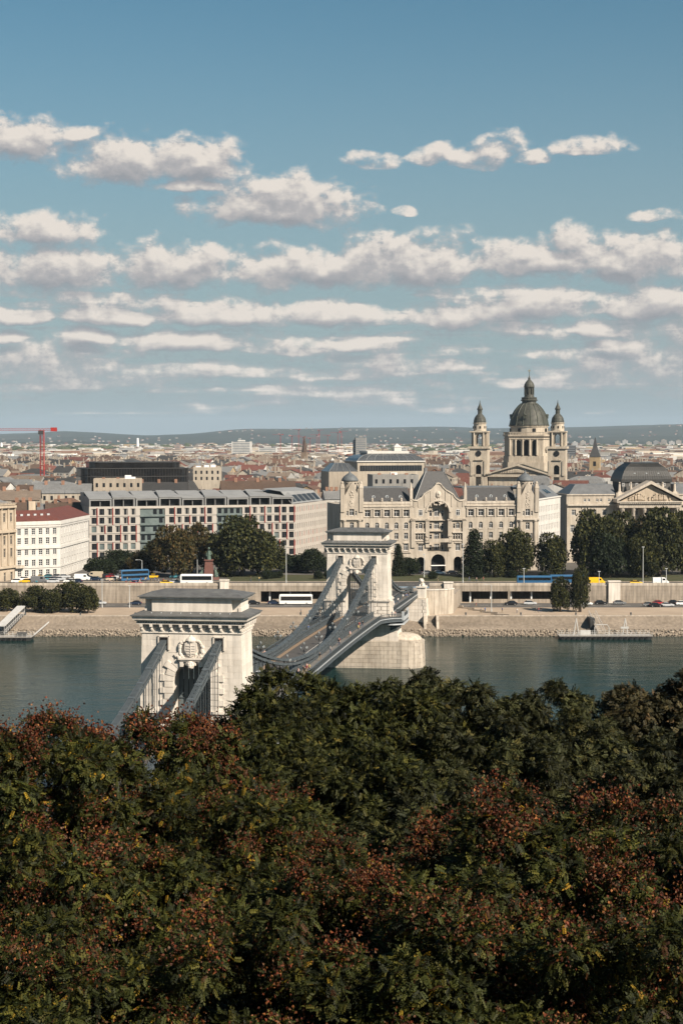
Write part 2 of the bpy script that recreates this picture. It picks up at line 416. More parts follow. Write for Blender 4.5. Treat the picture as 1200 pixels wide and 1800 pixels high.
    L.new(mr.outputs[0], mx.inputs[0]); L.new(tr.outputs[0], mx.inputs[1]); L.new(em.outputs[0], mx.inputs[2]); L.new(mx.outputs[0], o.inputs[0])
    m.cycles.emission_sampling = 'NONE'
    b = MB(); n = 96; Rr = 60000
    vs = []
    for i in range(n):
        a = 2*math.pi*i/n; vs += [(Rr*math.cos(a), Rr*math.sin(a), -100), (Rr*math.cos(a), Rr*math.sin(a), 17500)]
    b.add(vs, [(2*i, 2*i+1, (2*i+3) % (2*n), (2*i+2) % (2*n)) for i in range(n)])
    o_ = b.build('sky', m); tag(o_, kind='structure')
make_sky()

# ---------------------------------------------------------------- terrain
def sheet(name, x0, x1, y0, y1, z, m, parent=None):
    o = MB().add([(x0,y0,z),(x1,y0,z),(x1,y1,z),(x0,y1,z)], [(0,1,2,3)]).build(name, m, parent)
    if parent is None: tag(o, kind='structure')
    return o
QZ, UZ = 5.2, 10.8              # lower quay, upper city level
YB, YQ, YW = 528.0, 541.0, 583.0   # waterline, quay edge, embankment wall
water = mat('river_water', (.005,.022,.021), (.011,.026,.022), scale=.012, rough=.12, spec=.5)
t = water.node_tree; bs = t.nodes['Principled BSDF']; bs.inputs['IOR'].default_value = 1.10
geo = nd(t, 'ShaderNodeNewGeometry'); hs = []
for sc_, dist in (((.35,.75,1), 1.0), ((.06,.16,1), 2.2), ((1.4,2.6,1), .35)):
    v = nd(t, 'ShaderNodeVectorMath', operation='MULTIPLY'); v.inputs[1].default_value = sc_; t.links.new(geo.outputs['Position'], v.inputs[0])
    n = nd(t, 'ShaderNodeTexNoise'); n.inputs['Scale'].default_value = 1; n.inputs['Detail'].default_value = 3; t.links.new(v.outputs[0], n.inputs['Vector'])
    q = nd(t, 'ShaderNodeMath', operation='MULTIPLY'); q.inputs[1].default_value = dist; t.links.new(n.outputs['Fac'], q.inputs[0]); hs.append(q)
a1 = nd(t, 'ShaderNodeMath', operation='ADD'); a2 = nd(t, 'ShaderNodeMath', operation='ADD')
t.links.new(hs[0].outputs[0], a1.inputs[0]); t.links.new(hs[1].outputs[0], a1.inputs[1]); t.links.new(a1.outputs[0], a2.inputs[0]); t.links.new(hs[2].outputs[0], a2.inputs[1])
bp = nd(t, 'ShaderNodeBump'); bp.inputs['Strength'].default_value = .30; bp.inputs['Distance'].default_value = .22
t.links.new(a2.outputs[0], bp.inputs['Height']); t.links.new(bp.outputs[0], bs.inputs['Normal'])
sheet('river', -5000, 5000, 150, 536, 0, water)

def vnoise(x, y, s=1.0, seed=0):
    """smooth value noise in numpy"""
    x = np.asarray(x)*s + seed*17.13; y = np.asarray(y)*s + seed*9.7
    xi, yi = np.floor(x), np.floor(y); fx, fy = x-xi, y-yi; fx = fx*fx*(3-2*fx); fy = fy*fy*(3-2*fy)
    h = lambda a, b: np.modf(np.abs(np.sin(a*127.1+b*311.7)*43758.5453))[0]
    return (h(xi,yi)*(1-fx)+h(xi+1,yi)*fx)*(1-fy)+(h(xi,yi+1)*(1-fx)+h(xi+1,yi+1)*fx)*fy
def grid_mesh(name, xs, ys, zf, m, kind='structure', smooth=True):
    X, Y = np.meshgrid(xs, ys); Z = zf(X, Y)
    V = np.stack([X.ravel(), Y.ravel(), Z.ravel()], 1); nx, ny = len(xs), len(ys)
    i = np.arange(nx-1)[None, :] + np.arange(ny-1)[:, None]*nx; i = i.ravel()
    F = np.stack([i, i+1, i+1+nx, i+nx], 1)
    return tag(ob(name, np_mesh(name, V, F, m, smooth=smooth)), kind=kind)
# the castle hill under the camera, falling to the near bank
def hz(X, Y):
    pr = np.interp(Y, [-80,5,9,24,48,75,112,135,192,196], [60.2,60.2,54,50,44,38,15,9,9,-1.5])
    return pr + (vnoise(X, Y, .15)-.5)*1.6*((Y > 10) & (Y < 130))
grid_mesh('castle_hill', np.linspace(-500,500,80), np.array([-80,-30,5,9,16,24,32,40,48,58,66,75,90,100,112,124,135,165,192,196.]), hz, soil)
# far hills beyond the plain
ridge_px = [(-500,762),(-200,764),(0,763),(60,761),(110,757),(180,760),(260,764),(330,762),(400,755),(430,753),(520,753),(620,751),(760,751),(860,754),(960,752),(1080,749),(1200,744),(1400,742),(1700,750)]
def hills(X, Y):
    px = 600 + 3000*X/Y
    top = EYE + (768-np.interp(px, [a for a, b in ridge_px], [b for a, b in ridge_px]))*17000/3000
    n = (vnoise(X,Y,.0006,1)-.5)*70 + (vnoise(X,Y,.0017,2)-.5)*34 + (vnoise(X,Y,.005,3)-.5)*12
    s = np.clip((Y-8600)/(17000-8600), 0, 1); s2 = s**1.35
    lift = np.where(Y > 17000, np.clip(1-(Y-17000)/9000, .2, 1), s2)
    return 10.2 + (top-10.2)*lift + n*np.clip(s*2.2,0,1)*(1-.75*np.clip((Y-14500)/2500,0,1))
hillm = mat('wooded_hills', (.012,.018,.010), (.045,.043,.026), scale=.0011, rough=1, detail=9, stretch=(1.0,.45,1), c3=(.02,.026,.015))
grid_mesh('hills', np.linspace(-7500,7500,190), np.linspace(8600,21000,90), hills, hillm)
cityg = mat('city_paving', (.09,.082,.072), (.06,.055,.048), scale=.02, rough=.95)
sheet('city_ground', -22000, 22000, YW+.6, 24000, UZ, cityg)

# ---------------------------------------------------------------- quay and embankment
quaym = mat('stained_quay_wall', (.27,.22,.17), (.155,.125,.095), scale=.09, rough=.95, bump=.3, bscale=1.5, streak=.3, stretch=(.35,1,1.6))
wetm = mat('wet_quay_foot', (.13,.105,.08), (.20,.165,.125), scale=.5, rough=.8)
X0, X1 = -420.0, 420.0
b = MB()
prof = [(YB-2,-1.2),(534.2,1.55),(534.9,1.75),(537.2,2.9),(537.6,3.0),(539.6,5.05),(540.0,QZ)]
st = np.linspace(X0, X1, 85)
vs = []; fs = []
for i, x in enumerate(st):
    for j, (y, z) in enumerate(prof): vs.append((x, y, z))
k = len(prof)
for i in range(len(st)-1):
    for j in range(k-1): fs.append((i*k+j, (i+1)*k+j, (i+1)*k+j+1, i*k+j+1))
b.add(vs, fs)
quay = tag(b.build('quay_wall', quaym), kind='structure')
cop = MB().box(-.98,.98,-.35,.55,-.12,.10).mesh('coping_stone', stone_d)
for i in range(130):
    x = -130 + i*2.0
    ob('coping_stone', cop, quay, (x, 540.2, QZ+.06+rnd.uniform(-.015,.015)))
# broken stone along the waterline
V = []; F = []; Cc = []
ico = bmesh.new(); bmesh.ops.create_icosphere(ico, subdivisions=1, radius=1.0)
iv = np.array([v.co[:] for v in ico.verts]); iF = np.array([[v.index for v in f.verts] for f in ico.faces]); ico.free()
rg = np.random.default_rng(3)
n = 5600
cx = rg.uniform(-160, 160, n); tt = rg.random(n); cyy = YB-.8 + tt*6.6; cz = -.35 + tt*2.0
r = rg.uniform(.16, .42, n)
Vr = iv[None]*r[:,None,None]*rg.uniform(.6,1.25,(n,1,3))*rg.uniform(.75,1.15,(n,len(iv),1)) + np.stack([cx,cyy,cz],1)[:,None]
Fr = iF[None] + (np.arange(n)*len(iv))[:,None,None]
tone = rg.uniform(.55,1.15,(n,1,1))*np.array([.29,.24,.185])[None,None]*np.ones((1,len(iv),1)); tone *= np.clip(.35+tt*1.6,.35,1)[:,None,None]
rockm = mat('bank_rock', (.4,.4,.4), attr=True, rough=.95)
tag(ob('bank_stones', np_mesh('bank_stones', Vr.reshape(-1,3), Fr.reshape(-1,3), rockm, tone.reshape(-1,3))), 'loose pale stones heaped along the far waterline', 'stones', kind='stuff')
lq = sheet('lower_quay', X0, X1, 540.0, 604, QZ, sand)
sheet('quay_road', X0, X1, 567, 582.2, QZ+.006, asphalt_l)
for i in range(60):
    pass
sheet('upper_road', X0, X1, YW+1.2, 600, UZ+.006, asphalt)
sheet('promenade_pavement', X0, X1, 600, 603, UZ+.13, concrete)
sheet('square_paving', -400, -42, 603, 700, UZ+.012, asphalt_l)
sheet('park_lawn', -41, 260, 603, 631, UZ+.10, grass)
sheet('palace_street', -41, 260, 631, 640, UZ+.018, asphalt_l)
lane = MB().box(-1.5,1.5,-.08,.08,-.004,.004).mesh('lane_mark', paint_w)
lanes = bpy.data.objects['upper_road']
for i in range(50): ob('lane_mark', lane, lanes, (-150+i*6, 592.3, UZ+.014))
lanes2 = bpy.data.objects['quay_road']
for i in range(50): ob('lane_mark', lane, lanes2, (-150+i*6, 574.6, QZ+.014))

def xw(px, Y=YW): return (px-600)/3000*Y
def embank(name, x0, x1, holes, label):
    b = MB(); b.archwall(x0, x1, QZ, UZ+.25, YW, YW+1.0, [((a+c)/2, (c-a)/2, (9.15,'flat')) for a, c in holes])
    o = tag(b.build(name, concrete), label, 'wall', 'river embankment walls')
    # coping slabs and wall courses set out one by one
    par = MB().box(-1.48,1.48,-.10,.55,0,.95).mesh('parapet_slab', stone_d); n = int((x1-x0)/3)
    for i in range(n):
        x = x0+1.5+i*3
        if -175 < x < 175: ob('parapet_slab', par, o, (x, YW, UZ+.25))
    blk = MB().box(-1.19,1.19,-.05,.1,-.46,.46).mesh('wall_block', concrete)
    for i in range(int((x1-x0)/2.4)):
        x = x0+1.2+i*2.4
        if not -140 < x < 140: continue
        if any(a-1.2 < x < c+1.2 for a, c in holes): continue
        for j in range(5):
            ob('wall_block', blk, o, (x+(.0 if j % 2 else .6), YW+.01, QZ+.55+j*1.02))
    return o
hl = [(xw(458), xw(600))]; hr = [(xw(812), xw(893)), (xw(897), xw(1012))]
embank('embankment_wall', X0, 6, hl, 'pale stone embankment wall with a low underpass, left of the bridge')
embank('embankment_wall', 30, X1, hr, 'pale stone embankment wall with a wide dark underpass, right of the bridge')
def underpass(x0, x1, label):
    b = MB(); b.box(x0-6, x1+6, 599.0, 599.6, QZ, UZ-.05); b.box(x0-6.4, x0-6, YW+1.3, 599, QZ, UZ-.05); b.box(x1+6, x1+6.4, YW+1.3, 599, QZ, UZ-.05)
    b.box(x0-6, x1+6, YW+1.02, 599, UZ-.30, UZ-.06)
    r = b.build('underpass', concrete); tag(r, label, 'underpass')
    post = MB().box(-.25,.25,-.25,.25,0,UZ-QZ-.32).mesh('column', frame_w)
    for i in range(int((x1-x0)/7)): ob('column', post, r, (x0+3+i*7, YW+2.0, QZ))
    low = MB().box(x0+4, x1, YW+.2, YW+.6, QZ+.02, QZ+1.25); low.build('low_wall', concrete, r)
underpass(*hl[0], 'low road underpass behind the white coach on the quay')
underpass(hr[0][0], hr[1][1], 'wide road underpass behind parked cars on right quay')
for px, h, lab in ((394, 2.4, 'square stone pillar on the embankment above the near tower roof'), (788, 1.6, 'stone pillar at the top of the stair beside the lion'), (1080, 2.0, 'broad stone pillar on embankment right of the yellow van')):
    x = xw(px); w = 2.0 if px == 1080 else 1.5
    p = thing('stone_pillar', (x, YW-.1, QZ), 0, lab, 'pillar', 'embankment pillars')
    MB().box(-w,w,-.7,1.2,0,UZ-QZ+h-.4).build('shaft', stone, p)
    MB().box(-w-.2,w+.2,-.9,1.4,UZ-QZ+h-.4,UZ-QZ+h).build('cap', stone, p)
# low seats on the quay, stair and ramp blocks beside the bridge
seat = MB().box(-2.2,2.2,-.28,.28,.0,.42).mesh('seat_block', concrete)
for i in range(9):
    p = at_z(800+i*10, 1062+i*1.9+(i % 2), QZ); o = ob('seat_block', seat, None, (p.x, p.y-8, QZ), rz=R(-32))
    tag(o, 'low pale concrete seat block on sandy quay near the bridge', 'seat', 'quay seats')
# ---------------------------------------------------------------- the chain bridge
TH = math.atan2(28.1, 187.0); UX = Vector((math.sin(TH), math.cos(TH), 0)); VX = Vector((math.cos(TH), -math.sin(TH), 0))
T1 = Vector((-23.3, 275.0, 0)); SPAN = 189.0; HS = 88.0
bridge = thing('chain_bridge', T1, -TH, 'stone towered chain suspension bridge crossing the river', 'bridge')
def bw(u, v, z): return T1 + UX*u + VX*v + Vector((0,0,z))      # bridge frame to world
def zdeck(u):
    if 0 <= u <= SPAN: return 13.6 + 1.1*(1-((u-SPAN/2)/(SPAN/2))**2)
    d = -u if u < 0 else u-SPAN
    return 13.6 - 1.5*d/HS
def zchain(u):
    if 0 <= u <= SPAN: q = (u-SPAN/2)/(SPAN/2-3.8); return 29.5 - 13.1*(1-q*q)
    d = (-u if u < 0 else u-SPAN)-3.8
    return 29.5 - .375*d + .00225*d*d
def tower_parts(root, near):
    """one river tower, drawn about its own centre, water level z=0, face to -y"""
    zb, zt = 13.0, 30.7
    HWt, DT = 8.1, 4.0
    def taper(z): return 1 + (zt-z)*.0032
    arch_hw, zs = 3.0, 23.0
    b = MB(); b.archwall(-HWt+.0, HWt-.0, zb, zt, -DT+.0, DT-.0, [(0.1, arch_hw, zs)], n=20)
    b.v = [(x*taper(z), y*taper(z), z) for x, y, z in b.v]
    core = b.build('tower', stone, root)
    unit = MB().box(-.5,.5,-.5,.5,-.5,.5).mesh('ashlar_block', stone)
    # ashlar courses, front, right side and back
    ch = 1.0
    nz = 12
    z = 18.6; row = 0
    while z + ch <= zt+.05:
        k = taper(z+ch/2)
        xs = [-HWt]; off = .85 if row % 2 else 0
        x = -HWt + 1.7 - off
        while x < HWt-.5: xs.append(x); x += 1.75
        xs.append(HWt)
        for face in (-1, 1):
            if face == 1 and not near: continue
            for a, c in zip(xs[:-1], xs[1:]):
                xm = (a+c)/2
                if abs(xm-.1) < arch_hw+2.6 and z < zs+.3 : continue
                if math.hypot(xm-.1, max(0, z+.5-zs)) < arch_hw+2.7: continue
                if abs(abs(xm)-4.5) < 1.1 and z+ch > 28.0: continue
                o = ob('ashlar_block', unit, core, (xm*k, face*(DT-.02)*k, z+ch/2), scale=((c-a)*k-.022, .10+rnd.uniform(0,.02), ch-.02))
        ys = [-DT, -1.4, 1.3, DT] if row % 2 else [-DT, -2.4, 0, 2.4, DT]
        for sgn in (1,):
            for a, c in zip(ys[:-1], ys[1:]):
                ob('ashlar_block', unit, core, (sgn*(HWt-.02)*k, (a+c)/2*k, z+ch/2), scale=(.10+rnd.uniform(0,.02), (c-a)*k-.022, ch-.02))
        z += ch; row += 1
    # rusticated foot
    z = 13.6; row = 0
    while z < 17.4:
        k = taper(z)*1.012
        x = -HWt-.2
        j = 0
        while x < HWt:
            w = (2.5, 1.5)[(j+row) % 2]; w = min(w, HWt+.2-x)
            if w > .5 and not (-3.1 < x+w/2 < 3.3): ob('rusticated_block', unit, core, ((x+w/2)*k, -(DT+.02)*k, z+.46), scale=(w-.12, .34, .84))
            x += w; j += 1
        for y0, y1 in ((-4,-1.3),(-1.3,1.3),(1.3,4)) if row % 2 else ((-4,0),(0,4)):
            ob('rusticated_block', unit, core, ((HWt+.05)*k, (y0+y1)/2, z+.46), scale=(.34, y1-y0-.1, .84))
        z += .96; row += 1
    b = MB()
    for s0, z0, z1 in ((.30,17.5,17.9),(.55,17.9,18.3),(.25,18.3,18.6)):
        k = taper(18)
        for xa, xb in ((-HWt*k-s0, -3.0), (3.2, HWt*k+s0)): b.box(xa, xb, -DT*k-s0, DT*k+s0, z0, z1)
    b.build('base_moulding', stone, core)
    # scroll brackets at the feet of the side walls
    for sx in (-1, 1):
        b = MB(); pts = [(8.4,18.2),(8.4,13.6),(10.4,13.6),(10.3,14.4),(9.6,15.1),(9.5,16.0),(9.9,16.9),(9.7,17.9)]
        pts = pts if sx > 0 else [(-x, z) for x, z in pts][::-1]
        b.prism_y(pts[::-1], -3.6, -1.8); b.build('scroll_bracket', stone, core)
    # voussoirs and jamb blocks, long and short
    vo = 13
    for i in range(vo):
        a0 = math.pi*i/vo; a1 = math.pi*(i+1)/vo; g = .012
        ln = 2.2 if i % 2 == 0 else 1.45
        if i == vo//2: ln = 1.5
        r0, r1 = arch_hw+.02, arch_hw+ln
        pts = [(.1+r*math.cos(a), zs+r*math.sin(a)) for r, a in ((r0,a0+g),(r1,a0+g),(r1,a1-g),(r0,a1-g))]
        b = MB(); b.prism_y(pts, -DT*taper(25)-.24, -DT+.3); b.build('voussoir', stone, core)
    z = zs; i = 0
    while z > 14.2:
        ln = 2.2 if i % 2 else 1.45
        for sx in (-1, 1):
            xa = .1 + sx*(arch_hw+.02); xb = .1 + sx*(arch_hw+ln)
            ob('jamb_block', unit, core, ((xa+xb)/2, -DT*taper(z)-.02, z-.48), scale=(abs(xb-xa), .45, .88))
        z -= .96; i += 1
    # coat of arms over the arch
    b = MB(); y = -DT-.35
    sh = [(-.95,.9),(-1.0,-.2),(-.6,-1.0),(0,-1.35),(.6,-1.0),(1.0,-.2),(.95,.9),(.5,1.05),(0,.95),(-.5,1.05)]
    b.prism_y([(x, 28.3+zz) for x, zz in sh], y-.25, y+.4)
    for j in range(4): b.box(-.7,.7,y-.34,y-.2,27.5+j*.4,27.62+j*.4)
    b.box(-.06,.06,y-.36,y-.2,27.3,29.2)
    b.lathe([(.75,29.35),(.85,29.6),(.6,30.0),(.25,30.25),(.12,30.5)], 10, (0,y), sq=.6)
    for sx in (-1,1):
        for j in range(14):
            a = -1.2+j*.21; b.ball((sx*(1.35+.5*math.cos(a*1.3)+rnd.uniform(-.1,.1)), y+.1, 28.2+1.3*math.sin(a)), rnd.uniform(.18,.33), n=6)
        b.ball((sx*2.0,y+.1,26.95), .35, n=6, sx=1.6, sz=.6)
    b.build('coat_of_arms', stone, core)
    b = MB(); b.box(-2.0,2.0,y-.5,y+.6,26.55,26.85); b.box(-1.7,1.7,y-.35,y+.6,26.3,26.55)
    for sx in (-1,1): b.prism_y([(sx*1.5-.25,25.4),(sx*1.5+.25,25.4),(sx*1.5+.3,26.3),(sx*1.5-.3,26.3)], y-.25, y+.5)
    b.build('crest_shelf', stone, core)
    b = MB(); b.ball((0,y-.2,25.7), .62, n=8, sz=1.15); b.ball((0,y-.7,25.5), .3, n=6); b.ball((-.3,y-.6,25.95),.14,n=5); b.ball((.3,y-.6,25.95),.14,n=5)
    for j in range(9): a = j/8*math.pi; b.ball((.65*math.cos(a), y-.1, 25.75+.6*math.sin(a)), .25, n=5)
    b.build('lion_mask', stone, core)
    # slots for the chains
    for sx in (-1, 1):
        b = MB(); x = sx*4.5
        for s in (-1,): b.box(x-.72,x+.72,s*DT-.20,s*DT-.145,28.15,30.05)
        b.build('chain_slot', black, core)
        b = MB(); b.box(x-.95,x-.72,-DT-.26,-DT+.1,28.0,30.25); b.box(x+.72,x+.95,-DT-.26,-DT+.1,28.0,30.25); b.box(x-.95,x+.95,-DT-.26,-DT+.1,30.05,30.3)
        b.build('slot_frame', stone, core)
    # cornice
    def ring(s0, z0, z1, m=stone, nm='cornice_band'): MB().box(-HWt-s0,HWt+s0,-DT-s0,DT+s0,z0,z1).build(nm, m, core)
    ring(.20, 30.7, 31.05); ring(.05, 31.05, 32.15, stone, 'frieze'); ring(.75, 32.15, 32.32)
    b = MB(); b.frust(-HWt-.85,HWt+.85,-DT-.85,DT+.85,32.62,-HWt-1.05,HWt+1.05,-DT-1.05,DT+1.05,32.85)
    b.frust(-HWt-1.2,HWt+1.2,-DT-1.2,DT+1.2,32.85,-HWt-1.35,HWt+1.35,-DT-1.35,DT+1.35,33.45); b.build('corona', stone, core)
    b = MB(); b.box(-HWt-.5,HWt+.5,-DT-.5,DT+.5,32.32,32.62); b.build('bead_course', stone_d, core)
    b = MB()
    for i in range(42):
        x = -HWt-.6+(2*HWt+1.2)*i/41
        for s in (-1, 1): b.ball((x, s*(DT+.62), 32.47), .16, n=6)
    for i in range(21):
        yy = -DT-.5+(2*DT+1.0)*i/20; b.ball((HWt+.62, yy, 32.47), .16, n=6); b.ball((-HWt-.62, yy, 32.47), .16, n=6)
    tag(b.build('bead_moulding', stone, core), kind='stuff')
    br = MB(); br.prism_y([(-.26,31.05),(.26,31.05),(.26,32.15),(-.26,32.15)], -.28, .1); br.prism_y([(-.20,31.7),(.20,31.7),(.26,32.15),(-.26,32.15)], -.72, -.28); br.ball((0,-.33,31.35), .2, n=6)
    brm = br.mesh('bracket', stone)
    ro = MB(); ro.ball((0,-.12,31.6), .3, n=8, sy=.5); rom = ro.mesh('rosette', stone_d)
    nb = 11
    for i in range(nb):
        x = -HWt+.05+(2*HWt-.1)*i/(nb-1); ob('bracket', brm, core, (x,-DT-.04,0))
        if near: ob('bracket', brm, core, (x,DT+.04,0), rz=math.pi)
        if i < nb-1: ob('rosette', rom, core, (x+(2*HWt-.1)/(nb-1)/2,-DT-.06,0))
    for i in range(6): ob('bracket', brm, core, (HWt+.04,-DT+.3+(2*DT-.6)*i/5,0), rz=math.pi/2)
    # lead roof of the cornice, attic and upper roof
    o1 = 1.55
    b = MB(); b.box(-HWt-o1,HWt+o1,-DT-o1,DT+o1,33.45,33.62); b.frust(-HWt-o1+.05,HWt+o1-.05,-DT-o1+.05,DT+o1-.05,33.62,-HWt+.2,HWt-.2,-DT+.3,DT-.3,34.15); b.build('cornice_roof', roofsheet, core)
    b = MB()
    for i in range(9): b.box(-6.4+i*1.6-.06,-6.4+i*1.6+.06,-DT-.6,-DT-.05,33.86,34.02)
    b.build('roof_seams', iron_w, core)
    b = MB(); b.box(-HWt+.3,HWt-.3,-DT+1.15,DT-1.15,33.9,36.15); b.build('attic', stone, core)
    for s in (-1,1): MB().box(-HWt+1.6,HWt-1.6,s*(DT-.7)-.45 if s>0 else -DT+.25,DT-.25 if s>0 else -DT+1.2,33.92,36.1).build('attic_panel', stone, core)
    for sx in (-1, 1):
        MB().box(min(sx*(HWt-.2),sx*(HWt-.65)),max(sx*(HWt-.2),sx*(HWt-.65)),-DT+1.0,DT-1.0,33.92,34.8).build('attic_plinth', stone, core)
    MB().box(-HWt-.35,HWt+.35,-DT-.2,DT+.2,36.15,36.42).build('attic_cornice', stone, core)
    b = MB(); b.box(-HWt-.6,HWt+.6,-DT-.45,DT+.45,36.42,36.58); b.frust(-HWt-.55,HWt+.55,-DT-.4,DT+.4,36.58,-HWt+2.8,HWt-2.8,-.6,.6,37.45); b.build('attic_roof', roofsheet, core)
    return core
def pier_parts(root):
    """battered pier below a tower with rounded noses up and down stream"""
    def outline(hl, hd, n=8):
        p = []
        for i in range(n+1):
            a = -math.pi/2 + math.pi*i/n; p.append((hl + hd*1.05*math.cos(a), hd*math.sin(a)))
        for i in range(n+1):
            a = math.pi/2 + math.pi*i/n; p.append((-hl + hd*1.05*math.cos(a), hd*math.sin(a)))
        return p
    def ringsolid(z0, z1, s0, s1, hl, hd):
        b = MB(); A = outline(hl, hd*s0); B = outline(hl-.0, hd*s1); n = len(A)
        vs = [(x,y,z0) for x,y in A]+[(x,y,z1) for x,y in B]
        b.add(vs, [tuple(range(n))[::-1], tuple(range(n,2*n))]+[(i,(i+1)%n,(i+1)%n+n,i+n) for i in range(n)]); return b
    p = ringsolid(-3, 6.9, 1.10, 1.0, 12.2, 5.2).build('pier', stone_d, root)
    # courses: each block of the visible faces
    for j in range(6):
        z0 = .35 + j*1.1; sc_ = 1.10-.0101*(z0+3.55)
        A = outline(12.2, 5.2*sc_+.03, 10)
        # front straight part in blocks
        x = -12.2 + (1.2 if j % 2 else 0)
        xs = [-12.2] if j % 2 else []
        while x < 12.2: xs.append(x); x += 2.44
        xs.append(12.2)
        for a, c in zip(xs[:-1], xs[1:]):
            h = MB().box(a+.035,c-.035,-5.2*sc_-.08-rnd.uniform(0,.04),-5.2*sc_+.25,z0+.035,z0+1.065); h.build('pier_block', stone_d, p)
        n = 10
        for i in range(0, n):
            a0 = -math.pi/2+math.pi*i/n; a1 = -math.pi/2+math.pi*(i+1)/n; hd = 5.2*sc_+.06+rnd.uniform(0,.03)
            q = lambda a, r: (12.2+r*1.05*math.cos(a), r*math.sin(a))
            g = .006
            poly = [q(a0+g,hd), q(a1-g,hd), q(a1-g,hd-.4), q(a0+g,hd-.4)]
            MB().prism(poly, z0+.035, z0+1.065).build('pier_block', stone_d, p)
    b = ringsolid(6.9, 7.25, 1.03, 1.03, 12.25, 5.2); b.build('pier_ledge', stone_d, p)
    # dome caps over the noses and the plinth that carries the tower
    b = MB()
    for s in (-1, 1):
        prof = [(5.1,7.25),(4.7,7.9),(3.6,8.6),(2.0,9.0),(.2,9.1)]
        b.lathe(prof, 20, (s*12.2, 0), sq=.98)
    b.build('nose_cap', stone_d, p, smooth=True)
    b = MB(); b.frust(-11.4,11.4,-4.9,4.9,7.25,-10.3,10.3,-4.5,4.5,13.2); pl = b.build('plinth', stone, p)
    for j in range(5):
        z0 = 7.4+j*1.12; f = (z0-7.25)/5.95
        xe = 11.4-1.1*f-.05; ye = 4.9-.4*f
        n = 9
        for i in range(n):
            a = -xe+2*xe*i/n; c = -xe+2*xe*(i+1)/n
            MB().box(a+.02,c-.02,-ye-.03-rnd.uniform(0,.03),-ye+.3,z0,z0+1.08).build('plinth_block', stone, p)
    return p
tw = tower_parts(bridge, True); pr = pier_parts(bridge)
pr.parent = bridge
def move_copy(o, dy):
    c = copy_tree(o, bridge); c.location = (0, dy, 0); return c
tw2 = move_copy(tw, SPAN); pr2 = move_copy(pr, SPAN)

# ---- deck
us = [-HS-6+i*2.0 for i in range(int((SPAN+2*HS+12)/2)+1)]
def vout(u):
    d = min(abs(u), abs(u-SPAN))
    if d < 5.6: return 12.6
    if d < 7.2: return 12.6-(d-5.6)/1.6*2.6
    if d < 15: s = (15-d)/(15-7.2); return 7.4 + 2.6*s*s
    return 7.4
def strip(name, v0f, v1f, z0, z1, m, parent=bridge, u0=None, u1=None):
    """beam following the deck between two offsets"""
    b = MB(); U = [u for u in us if (u0 is None or u >= u0) and (u1 is None or u <= u1)]
    # denser near the balconies
    U = sorted(set(U) | {x for t_ in (0, SPAN) for x in (t_-7.2, t_-5.6, t_+5.6, t_+7.2) if (u0 is None or x >= u0) and (u1 is None or x <= u1)})
    vs = []; fs = []
    for u in U:
        z = zdeck(u); a, c = v0f(u), v1f(u)
        vs += [(a,u,z+z0),(c,u,z+z0),(c,u,z+z1),(a,u,z+z1)]
    for i in range(len(U)-1):
        o = i*4
        for j in range(4): fs.append((o+j, o+(j+1)%4, o+4+(j+1)%4, o+4+j))
    k = len(U)*4-4
    fs += [(3,2,1,0), (k,k+1,k+2,k+3)]
    b.add(vs, fs); return b.build(name, m, parent)
deck = strip('deck', lambda u: -vout(u)+.1, lambda u: vout(u)-.1, -1.0, -.16, iron)
strip('carriageway', lambda u: -3.25, lambda u: 3.25, -.15, -.05, asphalt, deck)
kerbm = mat('tan_kerb_strip', (.22,.16,.11), (.18,.13,.09), scale=.5, rough=.9)
walkm = mat('grey_footway', (.15,.142,.132), (.115,.108,.10), scale=.4, rough=.9)
